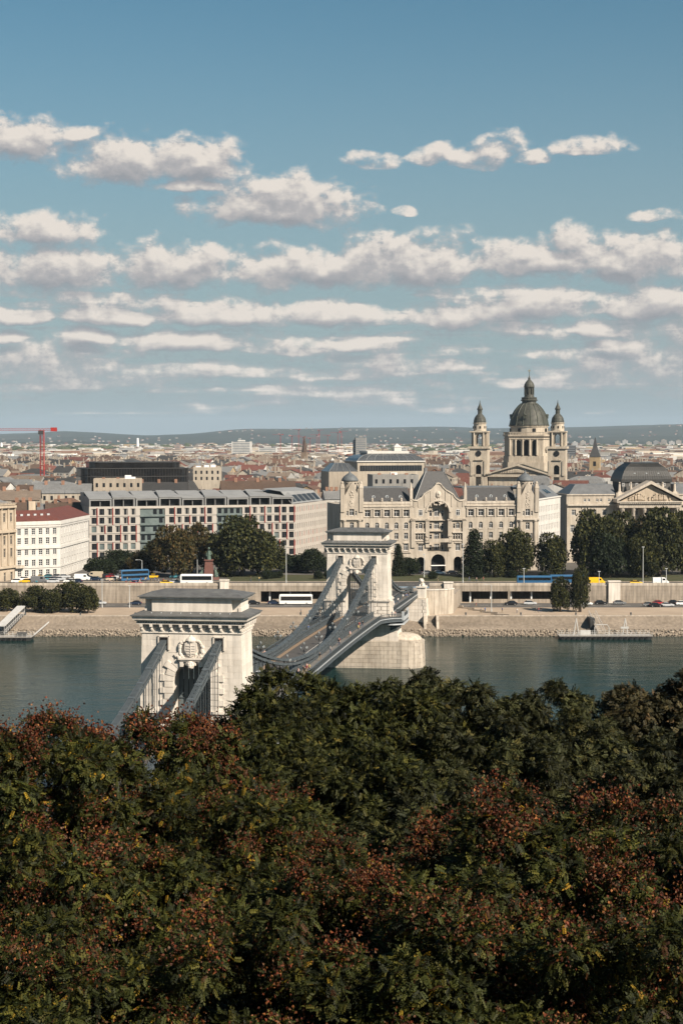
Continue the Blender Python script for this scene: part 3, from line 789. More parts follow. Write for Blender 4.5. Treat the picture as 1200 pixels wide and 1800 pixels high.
for s in (-1, 1):
    strip('kerb_strip', lambda u: s*3.3 if s > 0 else -4.1, lambda u: 4.1 if s > 0 else -3.3, -.15, .05, kerbm, deck)
    if s > 0: strip('lane_line', lambda u: .9-.05, lambda u: .9+.05, -.046, -.04, paint_w, deck)
    strip('footway', (lambda u: 4.95) if s > 0 else (lambda u: -vout(u)+.12), (lambda u: vout(u)-.12) if s > 0 else (lambda u: -4.95), -.15, .10, walkm, deck)
    f = s
    def o_(k): return lambda u: f*(vout(u)+k)
    def pair(a, c): return (o_(a), o_(c)) if f > 0 else (o_(c), o_(a))
    strip('fascia', *pair(-.08,.10), -1.0, .16, iron_d, deck)
    strip('fascia_lip', *pair(-.06,.26), -1.1, -.9, iron, deck)
    strip('fascia_rib', *pair(-.06,.22), -.22, -.06, iron_w, deck)
    strip('hand_rail', *pair(-.06,.10), 1.00, 1.12, iron, deck)
    b = MB(); u = -HS-5.5
    while u < SPAN+HS+5:
        z = zdeck(u); v = f*(vout(u)+.02); b.box(v-.025,v+.025,u-.03,u+.03,z+.14,z+1.02); u += .38
    for t_ in (0, SPAN):      # balcony returns
        for e in (-1, 1):
            for i in range(10):
                v = f*(10+i*.27); uu = t_+e*(7.15-i*.155); b.box(v-.04,v+.04,uu-.03,uu+.03,zdeck(uu)+.3,zdeck(uu)+1.12)
    tag(b.build('balusters', iron_d, deck), kind='stuff')
    # pale balcony slab round the tower
    for t_ in (0, SPAN):
        z = zdeck(t_); vv = [f*8.2, f*12.95, f*12.95, f*10.4, f*8.2]
        poly = [(f*8.2,t_-7.6),(f*10.2,t_-7.5),(f*12.95,t_-5.8),(f*12.95,t_+5.8),(f*10.2,t_+7.5),(f*8.2,t_+7.6)]
        if f < 0: poly = poly[::-1]
        MB().prism(poly, z-1.75, z-1.46).build('balcony_slab', iron_w, deck)
        pan = MB().box(-.09,.09,-1.0,1.0,-.0,.95).mesh('balcony_panel', iron_w)
        for i in range(5): ob('balcony_panel', pan, deck, (f*12.82, t_-4.7+i*2.35, z-.70))
        for i in (-1, 1): MB().box(f*12.6-.3,f*12.6+.3,t_+i*5.5-.3,t_+i*5.5+.3,z-.6,z+1.75).build('balcony_post', iron_w, deck)
        b = MB()
        for i in range(4): b.prism_y([(f*9.0,z-3.6),(f*12.4,z-1.9),(f*12.4,z-1.76),(f*9.0,z-1.76)] if f>0 else [(f*9.0,z-1.76),(f*12.4,z-1.76),(f*12.4,z-1.9),(f*9.0,z-3.6)], t_-4.6+i*3.0-.2, t_-4.6+i*3.0+.2)
        b.build('balcony_brackets', iron_d, deck)
    # stiffening girder: chords and posts
    for (ua, ub) in ((-HS-5, -4.6), (4.6, SPAN-4.6), (SPAN+4.6, SPAN+HS+5)):
        v = f*4.5
        strip('girder_top_chord', lambda u: v-.34, lambda u: v+.34, 1.28, 1.46, iron, deck, ua, ub)
        strip('girder_bottom_chord', lambda u: v-.30, lambda u: v+.30, .06, .30, iron, deck, ua, ub)
        strip('girder_web', lambda u: v-.03, lambda u: v+.03, .30, .55, iron_d, deck, ua, ub)
        b = MB(); u = ua+.4
        while u < ub:
            z = zdeck(u); b.box(v-.22,v+.22,u-.16,u+.16,z+.28,z+1.3); b.box(v-.05,v+.05,u-.02,u+1.35,z+.75,z+.80); u += 1.35
        tag(b.build('girder_posts', iron, deck), kind='stuff')
# ---- chains: every link a piece of its own
lk = MB()
for i in range(5): x = -.42+i*.21; lk.box(x-.055, x+.055, -.5, .5, -.22, .22)
lk.box(-.40,.40,-.46,.46,-.12,.08)
LK = lk.mesh('chain_link', iron)
jn = MB().box(-.74,.74,-.55,.55,-.34,.34).lathe([(.18,-.8),(.18,.8)], 8).mesh('chain_joint', iron_d)
jn2 = MB(); jn2.box(-.50,.50,-.30,.30,-.28,.28)
for s in (-1,1): jn2.box(s*.57-.06,s*.57+.06,-.18,.18,-.18,.18)
JN = jn2.mesh('chain_joint', iron)
bolt = MB(); 
for i in range(4): bolt.box(.12,.24,-.36+i*.24-.035,-.36+i*.24+.035,.24,.34)
BO = bolt.mesh('chain_bolts', iron_d)
hg = MB().box(-.045,.045,-.045,.045,0,1).mesh('hanger', iron_d)
def seg(nm, me, p, q, extra=0.0):
    d = q-p; ln = d.length; o = ob(nm, me, bridge, (p+q)/2, scale=(1, ln+extra, 1))
    o.rotation_euler = (math.atan2(d.z, d.y), 0, 0); return o
for s in (-1, 1):
    v = s*4.5
    for ua, ub, n in ((-HS, -3.5, 17), (3.5, SPAN-3.5, 36), (SPAN+3.5, SPAN+HS, 17)):
        for k, dz in ((0, 0.0), (1, -.86)):
            for i in range(n):
                a = ua+(ub-ua)*i/n; c = ua+(ub-ua)*(i+1)/n
                p = Vector((v, a, max(zchain(a)+dz, zdeck(a)+.9))); q = Vector((v, c, max(zchain(c)+dz, zdeck(c)+.9)))
                l = seg('chain_link', LK, p, q)
                if i: 
                    j_ = ob('chain_joint', JN, bridge, p); j_.rotation_euler = l.rotation_euler
        n2 = n*3
        for i in range(1, n2):
            u = ua+(ub-ua)*i/n2; zt_ = zchain(u)-1.1; zb_ = zdeck(u)+1.4
            if zt_-zb_ > .5: ob('hanger', hg, bridge, (v+.42*(1 if i % 2 else -1), u, zb_), scale=(1,1,zt_-zb_))
for ch_u in range(13):       # bolt rows on the near right chain
    a = -HS+(HS-3.5)*(17-ch_u-1)/17; c = a+(HS-3.5)/17
    seg('chain_bolts', BO, Vector((4.5,a,zchain(a))), Vector((4.5,c,zchain(c))))
# ---- far abutment with quoins, wing parapets and stair
ab = MB(); ab.frust(-11,11,SPAN+78,SPAN+106,-2,-10.2,10.2,SPAN+79,SPAN+106,10.9); abut = ab.build('abutment', stone_d, bridge)
unit = bpy.data.meshes['ashlar_block']
for j in range(9):
    z0 = 1.2+j*1.05; f = (z0+2)/12.9; xe = 11-.8*f; ye = SPAN+78+f
    for i in range(8):
        w = 2*xe/8; ob('abutment_block', unit, abut, (-xe+w*(i+.5), ye-.02, z0+.5), scale=(w-.05,.2+rnd.uniform(0,.03),1.0))
    for i in range(10):
        ob('abutment_block', unit, abut, (xe+.02, ye+1.4+i*2.7, z0+.5), scale=(.2+rnd.uniform(0,.03), 2.65, 1.0))
    ob('quoin', unit, abut, (xe-.5, ye-.05, z0+.5), scale=(1.4 if j % 2 else .9,.5,.96))
for s in (-1, 1):
    MB().box(s*8.6-1.3,s*8.6+1.3,SPAN+80,SPAN+84.5,10.9,14.2).build('lion_pedestal', stone, abut)
    MB().box(s*8.6-1.6,s*8.6+1.6,SPAN+79.7,SPAN+84.8,14.2,14.6).build('pedestal_cap', stone, abut)
    # curved wing parapet
    pts = []
    for i in range(9):
        a = i/8*math.pi/2; pts.append((s*(8.8+9.0*math.sin(a)), SPAN+84.5+6.5*(1-math.cos(a))))
    for (x0,y0),(x1,y1) in zip(pts[:-1], pts[1:]):
        d = Vector((x1-x0,y1-y0,0)); n = Vector((-d.y,d.x,0)).normalized()*.3
        MB().prism([(x0-n.x,y0-n.y),(x1-n.x,y1-n.y),(x1+n.x,y1+n.y),(x0+n.x,y0+n.y)] if s > 0 else [(x0+n.x,y0+n.y),(x1+n.x,y1+n.y),(x1-n.x,y1-n.y),(x0-n.x,y0-n.y)], 5.0, 13.0).build('wing_parapet', stone_d, abut)
        n2 = n*1.6
        MB().prism([(x0-n2.x,y0-n2.y),(x1-n2.x,y1-n2.y),(x1+n2.x,y1+n2.y),(x0+n2.x,y0+n2.y)], 13.0, 13.3).build('wing_coping', stone, abut)
MB().box(-18,18,SPAN+92,SPAN+118,5.0,UZ-.1).build('approach', concrete, abut)
strip('approach_road', lambda u: -6, lambda u: 6, -.4, -.02, asphalt, abut, SPAN+HS-2, SPAN+HS+7)

# ---- lions, lamps, screen in the near arch
def make_lion(u, v, label):
    p = bw(u, v, 14.6); r = thing('lion_statue', p, -TH, label, 'statue', 'stone lions')
    b = MB(); pts = [(0,1.5,.55),(0,.6,.75),(0,-.5,.95),(0,-1.0,1.35)]
    b.tube(pts, .62, 10, r2=.66); b.ball((0,1.4,.55), .75, n=10, sx=.85); b.ball((0,-1.0,1.7), .78, n=10); b.ball((0,-1.5,1.85), .42, n=8); b.ball((0,-1.85,1.7), .24, n=6)
    for s in (-1,1):
        b.ball((s*.42,-1.05,2.35), .16, n=6); b.tube([(s*.38,-.7,.75),(s*.42,-1.5,.28),(s*.42,-2.3,.18)], .26, 8, r2=.2); b.tube([(s*.55,1.4,.6),(s*.7,.5,.25),(s*.66,-.05,.18)], .34, 8, r2=.2)
    for i in range(16): a = i*.39; b.ball((.62*math.cos(a), -.95+.15*math.sin(i*2.1), 1.65+.62*math.sin(a)), .26, n=6)
    b.tube([(0,2.1,.4),(.5,2.0,.2),(.95,1.2,.15)], .1, 6); b.build('body', stone, r, smooth=True)
    MB().box(-.95,.95,-2.5,2.3,-.0,.12).build('plinth', stone, r)
make_lion(SPAN+82.2, 8.6, 'pale stone lion lying on the right pedestal at far bridgehead')
make_lion(SPAN+82.2, -8.6, 'pale stone lion on the left pedestal, behind the far tower')
lampglass = mat('lamp_globe', (.16,.17,.17), rough=.25, spec=.6)
def lamp_proto():
    r = thing('lamp_post', (0,0,0), 0, '', 'lamp', 'bridge candelabra lamps')
    b = MB(); b.lathe([(.26,0),(.26,.25),(.14,.5),(.11,1.2),(.15,1.3),(.08,1.5),(.07,3.0),(.11,3.1),(.05,3.3)], 8); b.build('pole', iron_d, r)
    b = MB()
    for i in range(4):
        a = math.pi/4+i*math.pi/2; c, s = math.cos(a), math.sin(a)
        b.tube([(0,0,2.1),(.35*c,.35*s,1.95),(.75*c,.75*s,2.15),(.8*c,.8*s,2.4)], .045, 5)
    b.build('arms', iron_d, r)
    L = MB(); L.lathe([(.09,0),(.20,.12),(.22,.38),(.13,.52),(.04,.62)], 8); lm = L.mesh('lantern', lampglass)
    for i in range(4):
        a = math.pi/4+i*math.pi/2; ob('lantern', lm, r, (.8*math.cos(a), .8*math.sin(a), 2.38))
    ob('lantern', lm, r, (0,0,3.25)); return r
lp = lamp_proto(); first = True
for s in (-1, 1):
    for k in range(9):
        u = 18 + k*19
        if u > SPAN-10: continue
        p = bw(u, s*4.5, zdeck(u)+1.46)
        o = lp if first else copy_tree(lp); first = False
        o.location = p; o.rotation_euler = (0,0,-TH)
        o['label'] = 'four armed iron lamp on the %s girder of the bridge' % ('right' if s > 0 else 'left')
sc_root = thing('arch_screen', bw(0, .1, 13.6), -TH, 'tall grey panelled screen filling the near tower arch', 'screen')
panel = mat('grey_screen_panel', (.12,.145,.15), (.095,.115,.12), scale=.7, rough=.7)
for i in range(7):
    x0 = -2.9+i*.83; h = 9.4+math.sqrt(max(0, 8.6-(x0+.4)**2))
    MB().box(x0, x0+.70, -.9, -.8, 0, h).build('panel', panel, sc_root)
MB().box(-2.9,2.9,-.78,-.7,0,9.3).build('backing', black, sc_root)
for z in (3.0, 6.2): MB().box(-2.9,2.9,-1.0,-.9,z,z+.14).build('rail', iron_d, sc_root)
# ---------------------------------------------------------------- landmark buildings
class Fac:
    """a facade line through two pixel columns at given distances; gives local coordinates for pixels"""
    def __init__(s, pxa, Ya, pxb, Yb):
        s.a = Vector((xat(pxa,900,Ya), Ya, UZ)); s.b = Vector((xat(pxb,900,Yb), Yb, UZ))
        d = s.b-s.a; s.L = d.length; s.rz = math.atan2(d.y, d.x); s.c, s.s_ = math.cos(s.rz), math.sin(s.rz)
    def x(s, px, off=0.0):
        k = (px-600)/3000; x0 = s.a.x-off*s.s_*-1; y0 = s.a.y
        return (k*y0 - s.a.x)/(s.c - k*s.s_)
    def z(s, py, px): return zat(py, s.a.y + s.x(px)*s.s_) - UZ
def win_mesh(name, w, h, nx=2, nz=2, fm=None, arch=False, d=.06, f=.10):
    """window: frame, mullions and pane; origin at the middle of its sill, pane at y=0"""
    b = MB(); fm = fm or frame_w
    b.add([(-w/2,0,0),(w/2,0,0),(w/2,0,h),(-w/2,0,h)], [(0,1,2,3)], 1)
    b.box(-w/2,-w/2+f,-d,0.002,0,h); b.box(w/2-f,w/2,-d,.002,0,h); b.box(-w/2+f,w/2-f,-d,.002,0,f); b.box(-w/2+f,w/2-f,-d,.002,h-f,h)
    for i in range(1, nx): x = -w/2+w*i/nx; b.box(x-f*.45,x+f*.45,-d*.9,.002,f,h-f)
    for i in range(1, nz): z = h*i/nz if nz > 2 else h*.66; b.box(-w/2+f,w/2-f,-d*.8,.002,z-f*.4,z+f*.4)
    return b.mesh(name, [fm, glass_d])
def spandrel(b, x0, x1, zt, m=0, y0=-.0, y1=.3):
    """fills the corners of a rectangular opening to make a round head"""
    r = (x1-x0)/2; cx = (x0+x1)/2
    for s in (-1, 1):
        pts = [(cx+s*r, zt)] + [(cx+s*r*math.cos(a), zt-r+r*math.sin(a)) for a in [i*math.pi/2/5 for i in range(6)]]
        b.prism_y(pts if s < 0 else pts[::-1], y0, y1, m)

# ======== art nouveau palace across the square
F = Fac(597, 641, 945, 656)
pal = thing('palace', F.a, F.rz, 'ornate pale limestone palace with slate mansards and central gable', 'palace')
def PX(px): return F.x(px)
def PZ(py, px=770): return F.z(py, px)
WM = {k: win_mesh('window', *v) for k, v in dict(a=(1.9,2.6,2,2), b=(1.5,2.5,2,2), c=(1.5,2.5,2,2), d=(1.8,2.7,3,2), s=(.9,2.3,1,2), t=(.75,2.0,1,2)).items()}
H_EAVE = PZ(886, 680)
def palace_wing(pa, pb, n, y=0.0):
    x0, x1 = PX(pa), PX(pb); holes = []; ws = []; sp = MB(); trim = MB()
    for i in range(n):
        cx = x0 + (x1-x0)*(i+.5)/n
        for k, (za, zb) in dict(a=(PZ(908,680),PZ(896.5,680)), b=(PZ(930,680),PZ(918.5,680)), c=(PZ(948,680),PZ(937,680)), d=(PZ(968,680),PZ(956,680))).items():
            w = {'a':1.9,'b':1.5,'c':1.5,'d':1.8}[k]
            holes.append((cx-w/2, cx+w/2, za, zb)); ws.append((k, cx, za, zb-za))
            if k == 'b': spandrel(sp, cx-w/2, cx+w/2, zb, 0, .02, .3)
            trim.box(cx-w/2-.2, cx+w/2+.2, -.22, .0, za-.25, za)
            if k in 'ad': trim.box(cx-w/2-.25, cx+w/2+.25, -.28, .0, zb+.1, zb+.42)
        for dx in (-1.45, 1.45): trim.box(cx+dx-.2, cx+dx+.2, -.4, 0, PZ(909,680), PZ(893.5,680))
        holes.append((cx-1.4, cx+1.4, .3, PZ(985,680)))
    b = MB(); b.holed(x1, 0, H_EAVE, holes, .4, 0, x0); b.v = [(p[0], p[1]+y, p[2]) for p in b.v]
    b.build('wing_wall', stone_g, pal)
    sp.build('arch_heads', stone_g, pal); tag(trim.build('window_surrounds', stone_gt, pal), kind='stuff')
    for k, cx, z0, h in ws: ob('window', WM[k], pal, (cx, y+.36, z0), scale=(1,1,h/{'a':2.6,'b':2.5,'c':2.5,'d':2.7}[k]))
    for i in range(n):
        cx = x0 + (x1-x0)*(i+.5)/n; MB().box(cx-1.4,cx+1.4,y+.38,y+.42,.3,PZ(985,680)).build('shop_window', glass_d, pal)
    b = MB(); b.box(x0, x1, -.5, .2, PZ(891,680), PZ(889,680)); b.box(x0, x1, -.3, .2, PZ(894,680), PZ(892.4,680)); b.box(x0,x1,-.4,.1,PZ(972,680),PZ(970,680)); b.build('string_course', stone_gt, pal)
    b = MB(); b.box(x0, x1, -.15, .25, H_EAVE, H_EAVE+.9); b.build('parapet', stone_gt, pal)
    m = MB().lathe([(.38,0),(.45,.25),(.3,.5),(.42,.9),(.3,1.25),(.1,1.45)], 8).mesh('parapet_scroll', stone_gt)
    for i in range(n+1): ob('parapet_scroll', m, pal, (x0+(x1-x0)*(i+.02 if i==0 else i-.02 if i==n else i)/n, .05, H_EAVE+.9))
    # mansard
    zr = PZ(858.5, 680); b = MB(); b.add([(x0,.35,H_EAVE+.2),(x1,.35,H_EAVE+.2),(x1,5.2,zr),(x0,5.2,zr)], [(0,1,2,3)]); b.build('mansard', slate, pal)
    MB().box(x0, x1, 5.2, 20, zr-.3, zr+.25).build('flat_roof', zinc, pal)
    dm = MB(); dm.lathe([(.0,-.05),(.62,0),(.62,.25),(.42,.25),(.42,.0)], 14, caps=False); dm.v = [(x, -z, y) for x, y, z in dm.v]; dmm = dm.mesh('round_dormer', iron_w)
    for i in range(3):
        x = x0+(x1-x0)*(i+.9)/3.6; z = H_EAVE+(zr-H_EAVE)*.45; ob('round_dormer', dmm, pal, (x, 2.35, z))
palace_wing(637, 722, 5); palace_wing(818, 907, 5)
# centre block
x0, x1 = PX(722), PX(818); cxm = PX(770); zsh = PZ(882)
holes = []; sp = MB(); trim = MB(); wins = []
for cp in (739, 804.5):
    cx = PX(cp)
    for k, n, za, zb in (('d',1,956.5,968),('t',4,938,948.5),('b',1,918.5,929),('c',1,896.5,906)):
        z0, z1 = PZ(zb), PZ(za)
        if n == 1:
            w = {'d':1.8,'b':1.5,'c':1.5}[k]; holes.append((cx-w/2,cx+w/2,z0,z1)); wins.append((k,cx,z0,z1-z0))
            if k == 'b':
                spandrel(sp, cx-w/2, cx+w/2, z1, 0, .02, .3)
                for dx in (-1.5,1.5): holes.append((cx+dx-.36,cx+dx+.36,z0,z1-.4)); wins.append(('t',cx+dx,z0,z1-.4-z0))
        else:
            for i in range(n): xx = cx+(i-1.5)*1.0; holes.append((xx-.36,xx+.36,z0,z1)); wins.append(('t',xx,z0,z1-z0))
    trim.box(cx-1.3,cx+1.3,-.4,0,PZ(954.5),PZ(953)); trim.box(cx-2.2,cx+2.2,-.5,0,PZ(937),PZ(935)); trim.box(cx-2.2,cx+2.2,-.35,0,PZ(951),PZ(949.5))
zc = PZ(937)
b = MB()
ga = [(PX(739.5), 7.4/4.67, PZ(986)), (cxm, 13/4.67*1.0, PZ(987)), (PX(804.5), 7.4/4.67, PZ(986))]
ztop1 = PZ(970.5)
b.archwall(x0, x1, 0, ztop1, 0, 1.2, ga, n=12)
b.build('arcade', stone_g, pal)
# big niche above the entrance: arch from 1st floor to gable
nh = (PX(789)-PX(751))/2; zspr = PZ(900)
MB().holed(cxm-nh, ztop1, zspr, [h for h in holes if h[1] < cxm], .4, 0, x0).build('centre_wall', stone_g, pal); MB().holed(x1, ztop1, zspr, [h for h in holes if h[0] > cxm], .4, 0, cxm+nh).build('centre_wall', stone_g, pal)
hs2 = [(a,b_,max(c,zspr),d) for a,b_,c,d in holes if d > zspr]
# upper part with the curved gable, arch cut below
gp = [(722,876),(727,879),(733,879.5),(740,875),(744,869),(750,865),(757,861),(763,855),(766,850.5),(770,849),(774,850.5),(777,855),(783,861),(790,865),(796,869),(800,875),(807,880),(813,879.5),(818,876)]
gx = [PX(p) for p, q in gp]; gz = [PZ(q) for p, q in gp]
def gtop(x): return float(np.interp(x, gx, gz))
xs = sorted(set(gx) | {cxm-nh*math.cos(math.pi*i/16) for i in range(17)}); b = MB()
for a, c in zip(xs[:-1], xs[1:]):
    def lo(x, e):
        xx = x+e; return zspr+math.sqrt(max(0,nh*nh-(x-cxm)**2)) if abs(xx-cxm) < nh else zspr
    la, lc = lo(a,1e-4), lo(c,-1e-4)
    b.add([(a,-.02,la),(c,-.02,lc),(c,-.02,gtop(c)),(a,-.02,gtop(a)),(a,1.1,la),(c,1.1,lc),(c,1.1,gtop(c)),(a,1.1,gtop(a))], [(0,1,2,3),(5,4,7,6),(0,4,5,1),(3,2,6,7)])
b.build('gable', stone_g, pal)
b = MB()
for (xa, za), (xc, zc2) in zip(list(zip(gx,gz))[:-1], list(zip(gx,gz))[1:]):
    b.add([(xa,-.35,za-.25),(xc,-.35,zc2-.25),(xc,-.35,zc2+.25),(xa,-.35,za+.25),(xa,1.3,za-.25),(xc,1.3,zc2-.25),(xc,1.3,zc2+.25),(xa,1.3,za+.25)], [(0,1,2,3),(0,4,5,1),(3,2,6,7),(5,4,7,6)])
b.build('gable_coping', stone_gt, pal)
for p in (PX(727),PX(735),PX(746),PX(757),PX(783),PX(794),PX(805),PX(813)):
    MB().box(p-.22,p+.22,-.22,-.02,PZ(891),gtop(p)-.6).build('gable_rib', stone_g, pal)
for cp in (739, 804.5):
    cx = PX(cp); ob('window', win_mesh('window',1.5,2.2,2,2), pal, (cx,-.06,PZ(906)))
b = MB(); b.ball((cxm,-.2,PZ(869)), 1.1, n=10, sy=.5, sz=1.25); b.ball((cxm,-.5,PZ(868)), .55, n=8)
for i in range(18): b.ball((cxm+rnd.uniform(-2,2), -.1, PZ(883)+rnd.uniform(-1,1.4)), rnd.uniform(.25,.5), n=6, sy=.6)
b.build('gable_medallion', stone_gt, pal)
b = MB(); n = 18
for i in range(n):
    a0, a1 = math.pi*i/n, math.pi*(i+1)/n; pts = [(cxm+r*math.cos(a), zspr+r*math.sin(a)) for r, a in ((nh,a0),(nh+.7,a0),(nh+.7,a1),(nh,a1))]
    b.prism_y(pts, -.35, .3)
b.build('niche_archivolt', stone_gt, pal)
# niche back wall with its windows
nb = MB(); hb = []; zz = [(956.5,968),(938,949),(918.5,930.5),(895,908)]
for j, (za, zb) in enumerate(zz):
    for dx, w in ((0,2.0),(-2.35,.95),(2.35,.95)): hb.append((cxm+dx-w/2,cxm+dx+w/2,PZ(zb),PZ(za)-(.5 if dx else 0)))
nb.holed(cxm+nh+.2, ztop1, zspr+nh, hb, .3, 0, cxm-nh-.2); nb.v = [(x,y+2.6,z) for x,y,z in nb.v]
for s in (-1,1): nb.add([(cxm+s*nh,0,ztop1),(cxm+s*nh,2.6,ztop1),(cxm+s*nh,2.6,zspr+.1),(cxm+s*nh,0,zspr+.1)], [(0,1,2,3)])
nb.box(cxm-nh,cxm+nh,0,2.6,ztop1-.05,ztop1+.1)
nb.build('niche_wall', stone_g, pal)
for a, c, z0, z1 in hb: ob('window', WM['d' if c-a > 1.2 else 's'], pal, ((a+c)/2,2.86,z0), scale=((c-a)/(1.8 if c-a>1.2 else .9),1,(z1-z0)/(2.7 if c-a>1.2 else 2.3)))
for q in (933.5, 914.5): MB().box(cxm-nh+.4,cxm+nh-.4,1.7,2.6,PZ(q)-.2,PZ(q)).build('niche_balcony', stone_gt, pal)
# sculpted balcony over the entrance
b = MB(); b.box(cxm-3.9,cxm+3.9,-1.2,.2,PZ(953),PZ(951)); b.box(cxm-3.9,cxm+3.9,-1.2,-1.0,PZ(951),PZ(946.5))
for s in (-1,1): b.box(cxm+s*4.6-.7,cxm+s*4.6+.7,-1.1,.1,PZ(953.5),PZ(944))
for i in range(20): b.ball((cxm+s*4.6*(1 if i%2 else -1)+rnd.uniform(-.6,.6),-1.0,PZ(944)+rnd.uniform(-1.4,.4)), rnd.uniform(.25,.45), n=6)
b.build('entrance_balcony', stone_g, pal)
sp.build('arch_heads', stone_g, pal); tag(trim.build('ledges', stone_gt, pal), kind='stuff')
b = MB()
for p in (725.5, 750.5, 790, 815.5):
    xx = PX(p); b.box(xx-.75,xx+.75,-.55,0,PZ(962),PZ(915))
    b.box(xx-1.0,xx+1.0,-.8,0,PZ(915),PZ(912.5))
for a, c in ((722,751),(789,818)): b.box(PX(a),PX(c),-.8,0,PZ(914.5),PZ(911.5)); b.box(PX(a),PX(c),-.5,0,PZ(911.5),PZ(910.5))
b.build('pilasters', stone_g, pal)
for k, cx, z0, h in wins:
    if z0 < zspr: ob('window', WM[k], pal, (cx,.36,z0), scale=(1,1,h/{'d':2.7,'b':2.5,'c':2.5,'t':2.0}[k]))
for cx, hw, zs_ in ga:
    MB().box(cx-hw-.3,cx+hw+.3,3.0,3.2,0,zs_+hw).build('arcade_glass', glass_d, pal)
MB().box(cxm-2.9,cxm+2.9,-.3,1.0,PZ(994.6),PZ(993.4)).build('entrance_canopy', frame_w, pal)
# steep centre roof
b = MB(); rx0, rx1 = PX(728), PX(812); tx0, tx1 = PX(755), PX(787); zb_, zt_ = PZ(884), PZ(829)
b.frust(rx0,rx1,1.2,13.5,zb_,tx0,tx1,6.4,8.4,zt_); b.build('centre_roof', slate, pal)
for s_, t_ in ((rx0,tx0),(rx1,tx1)):
    b = MB(); b.tube([(s_,1.15,zb_),(t_,6.35,zt_)], .16, 5); b.build('roof_ridge', zinc, pal)
for p in (755.5, 786.5): MB().box(PX(p)-.5,PX(p)+.5,6.2,8.2,zt_-1,zt_+1.4).build('chimney', zinc, pal)
for p in (722.5, 817.5): 
    b = MB(); b.box(PX(p)-.55,PX(p)+.55,-.2,1.2,PZ(890),PZ(862)); b.frust(PX(p)-.55,PX(p)+.55,-.2,1.2,PZ(862),PX(p)-.12,PX(p)+.12,.3,.6,PZ(848)); b.build('pinnacle', stone_gt, pal)
# corner turret blocks
tcap = MB().lathe([(3.35,0),(3.45,.3),(3.3,.9),(2.6,2.2),(1.6,3.2),(.7,3.9),(.35,4.5),(.12,5.6)], 18).mesh('turret_dome', blueg, smooth=True)
for pa, pb in ((597.5,637),(907,945)):
    a, c = PX(pa), PX(pb); cx = (a+c)/2; hw = (c-a)/2; q = pb
    z = lambda py: PZ(py, (pa+pb)/2)
    hs_ = [(cx-.9,cx+.9,z(906),z(894.5)),(cx-.75,cx+.75,z(930),z(918)),(cx-1.9,cx-1.1,z(947),z(937)),(cx-.8,cx-.05,z(947),z(937)),(cx+.05,cx+.8,z(947),z(937)),(cx+1.1,cx+1.9,z(947),z(937)),(cx-.9,cx+.9,z(968),z(956.5)),(cx-1.2,cx+1.2,.5,z(985)),(cx-1.95,cx-1.3,z(906),z(898)),(cx+1.3,cx+1.95,z(906),z(898))]
    b = MB(); b.holed(c, 0, z(884), hs_, .4, 0, a); b.v = [(x,y-.9,zz_) for x,y,zz_ in b.v]
    b.add([(a,-.9,0),(a,1,0),(a,1,z(884)),(a,-.9,z(884))], [(3,2,1,0)]); b.add([(c,-.9,0),(c,1,0),(c,1,z(884)),(c,-.9,z(884))], [(0,1,2,3)])
    b.build('turret_wall', stone_g, pal)
    for h in hs_: ob('window', WM['b'], pal, ((h[0]+h[1])/2,-.54,h[2]), scale=((h[1]-h[0])/1.5,1,(h[3]-h[2])/2.5))
    b = MB()
    for s in (-1,1): b.lathe([(.62,z(965)),(.62,z(917)),(.8,z(916)),(.8,z(913.5))], 10, (cx+s*2.9,-1.05)); 
    b.build('columns', stone_g, pal)
    b = MB(); b.box(a-.2,c+.2,-1.7,-.3,z(913.5),z(911)); b.box(a-.1,c+.1,-1.2,-.5,z(916),z(913.5)); b.box(a-.1,c+.1,-1.2,-.4,z(953),z(951)); b.build('turret_cornice', stone_gt, pal)
    # pointed gable with pilaster piers
    pts = [(a+1.2,z(884)),(c-1.2,z(884)),(c-1.5,z(872)),(cx+1.6,z(862)),(cx+.8,z(853)),(cx,z(848)),(cx-.8,z(853)),(cx-1.6,z(862)),(a+1.5,z(872))]
    MB().prism_y(pts, -.85, .4).build('turret_gable', stone_g, pal)
    for xx in (a+.75, c-.75):
        b = MB(); b.box(xx-.75,xx+.75,-1.3,.4,z(900),z(858)); b.frust(xx-.85,xx+.85,-1.4,.5,z(858),xx-.5,xx+.5,-.9,.1,z(850)); b.ball((xx,-.45,z(849)),.6,n=8,sz=1.3); b.build('turret_pier', stone_g, pal)
    b = MB()
    for i in range(22): b.ball((cx+rnd.uniform(-.9,.9),-.95,z(893)+rnd.uniform(.5,6.5)), rnd.uniform(.2,.42), n=6, sy=.5)
    b.build('relief', stone_gt, pal)
    b = MB(); b.lathe([(3.0,z(886)),(3.0,z(846))], 14, (cx,2.8)); 
    b.build('turret_drum', stone_g, pal)
    ob('turret_dome', tcap, pal, (cx,2.8,z(846)), scale=(.95,.95,.76))
    for i in range(5):
        aa = -math.pi/2+(i-2)*.55; MB().box(cx+3.02*math.cos(aa)-.28,cx+3.02*math.cos(aa)+.28,2.8+3.02*math.sin(aa)-.1,2.8+3.02*math.sin(aa)+.1,z(851),z(848.6)).build('turret_light', glass_d, pal)
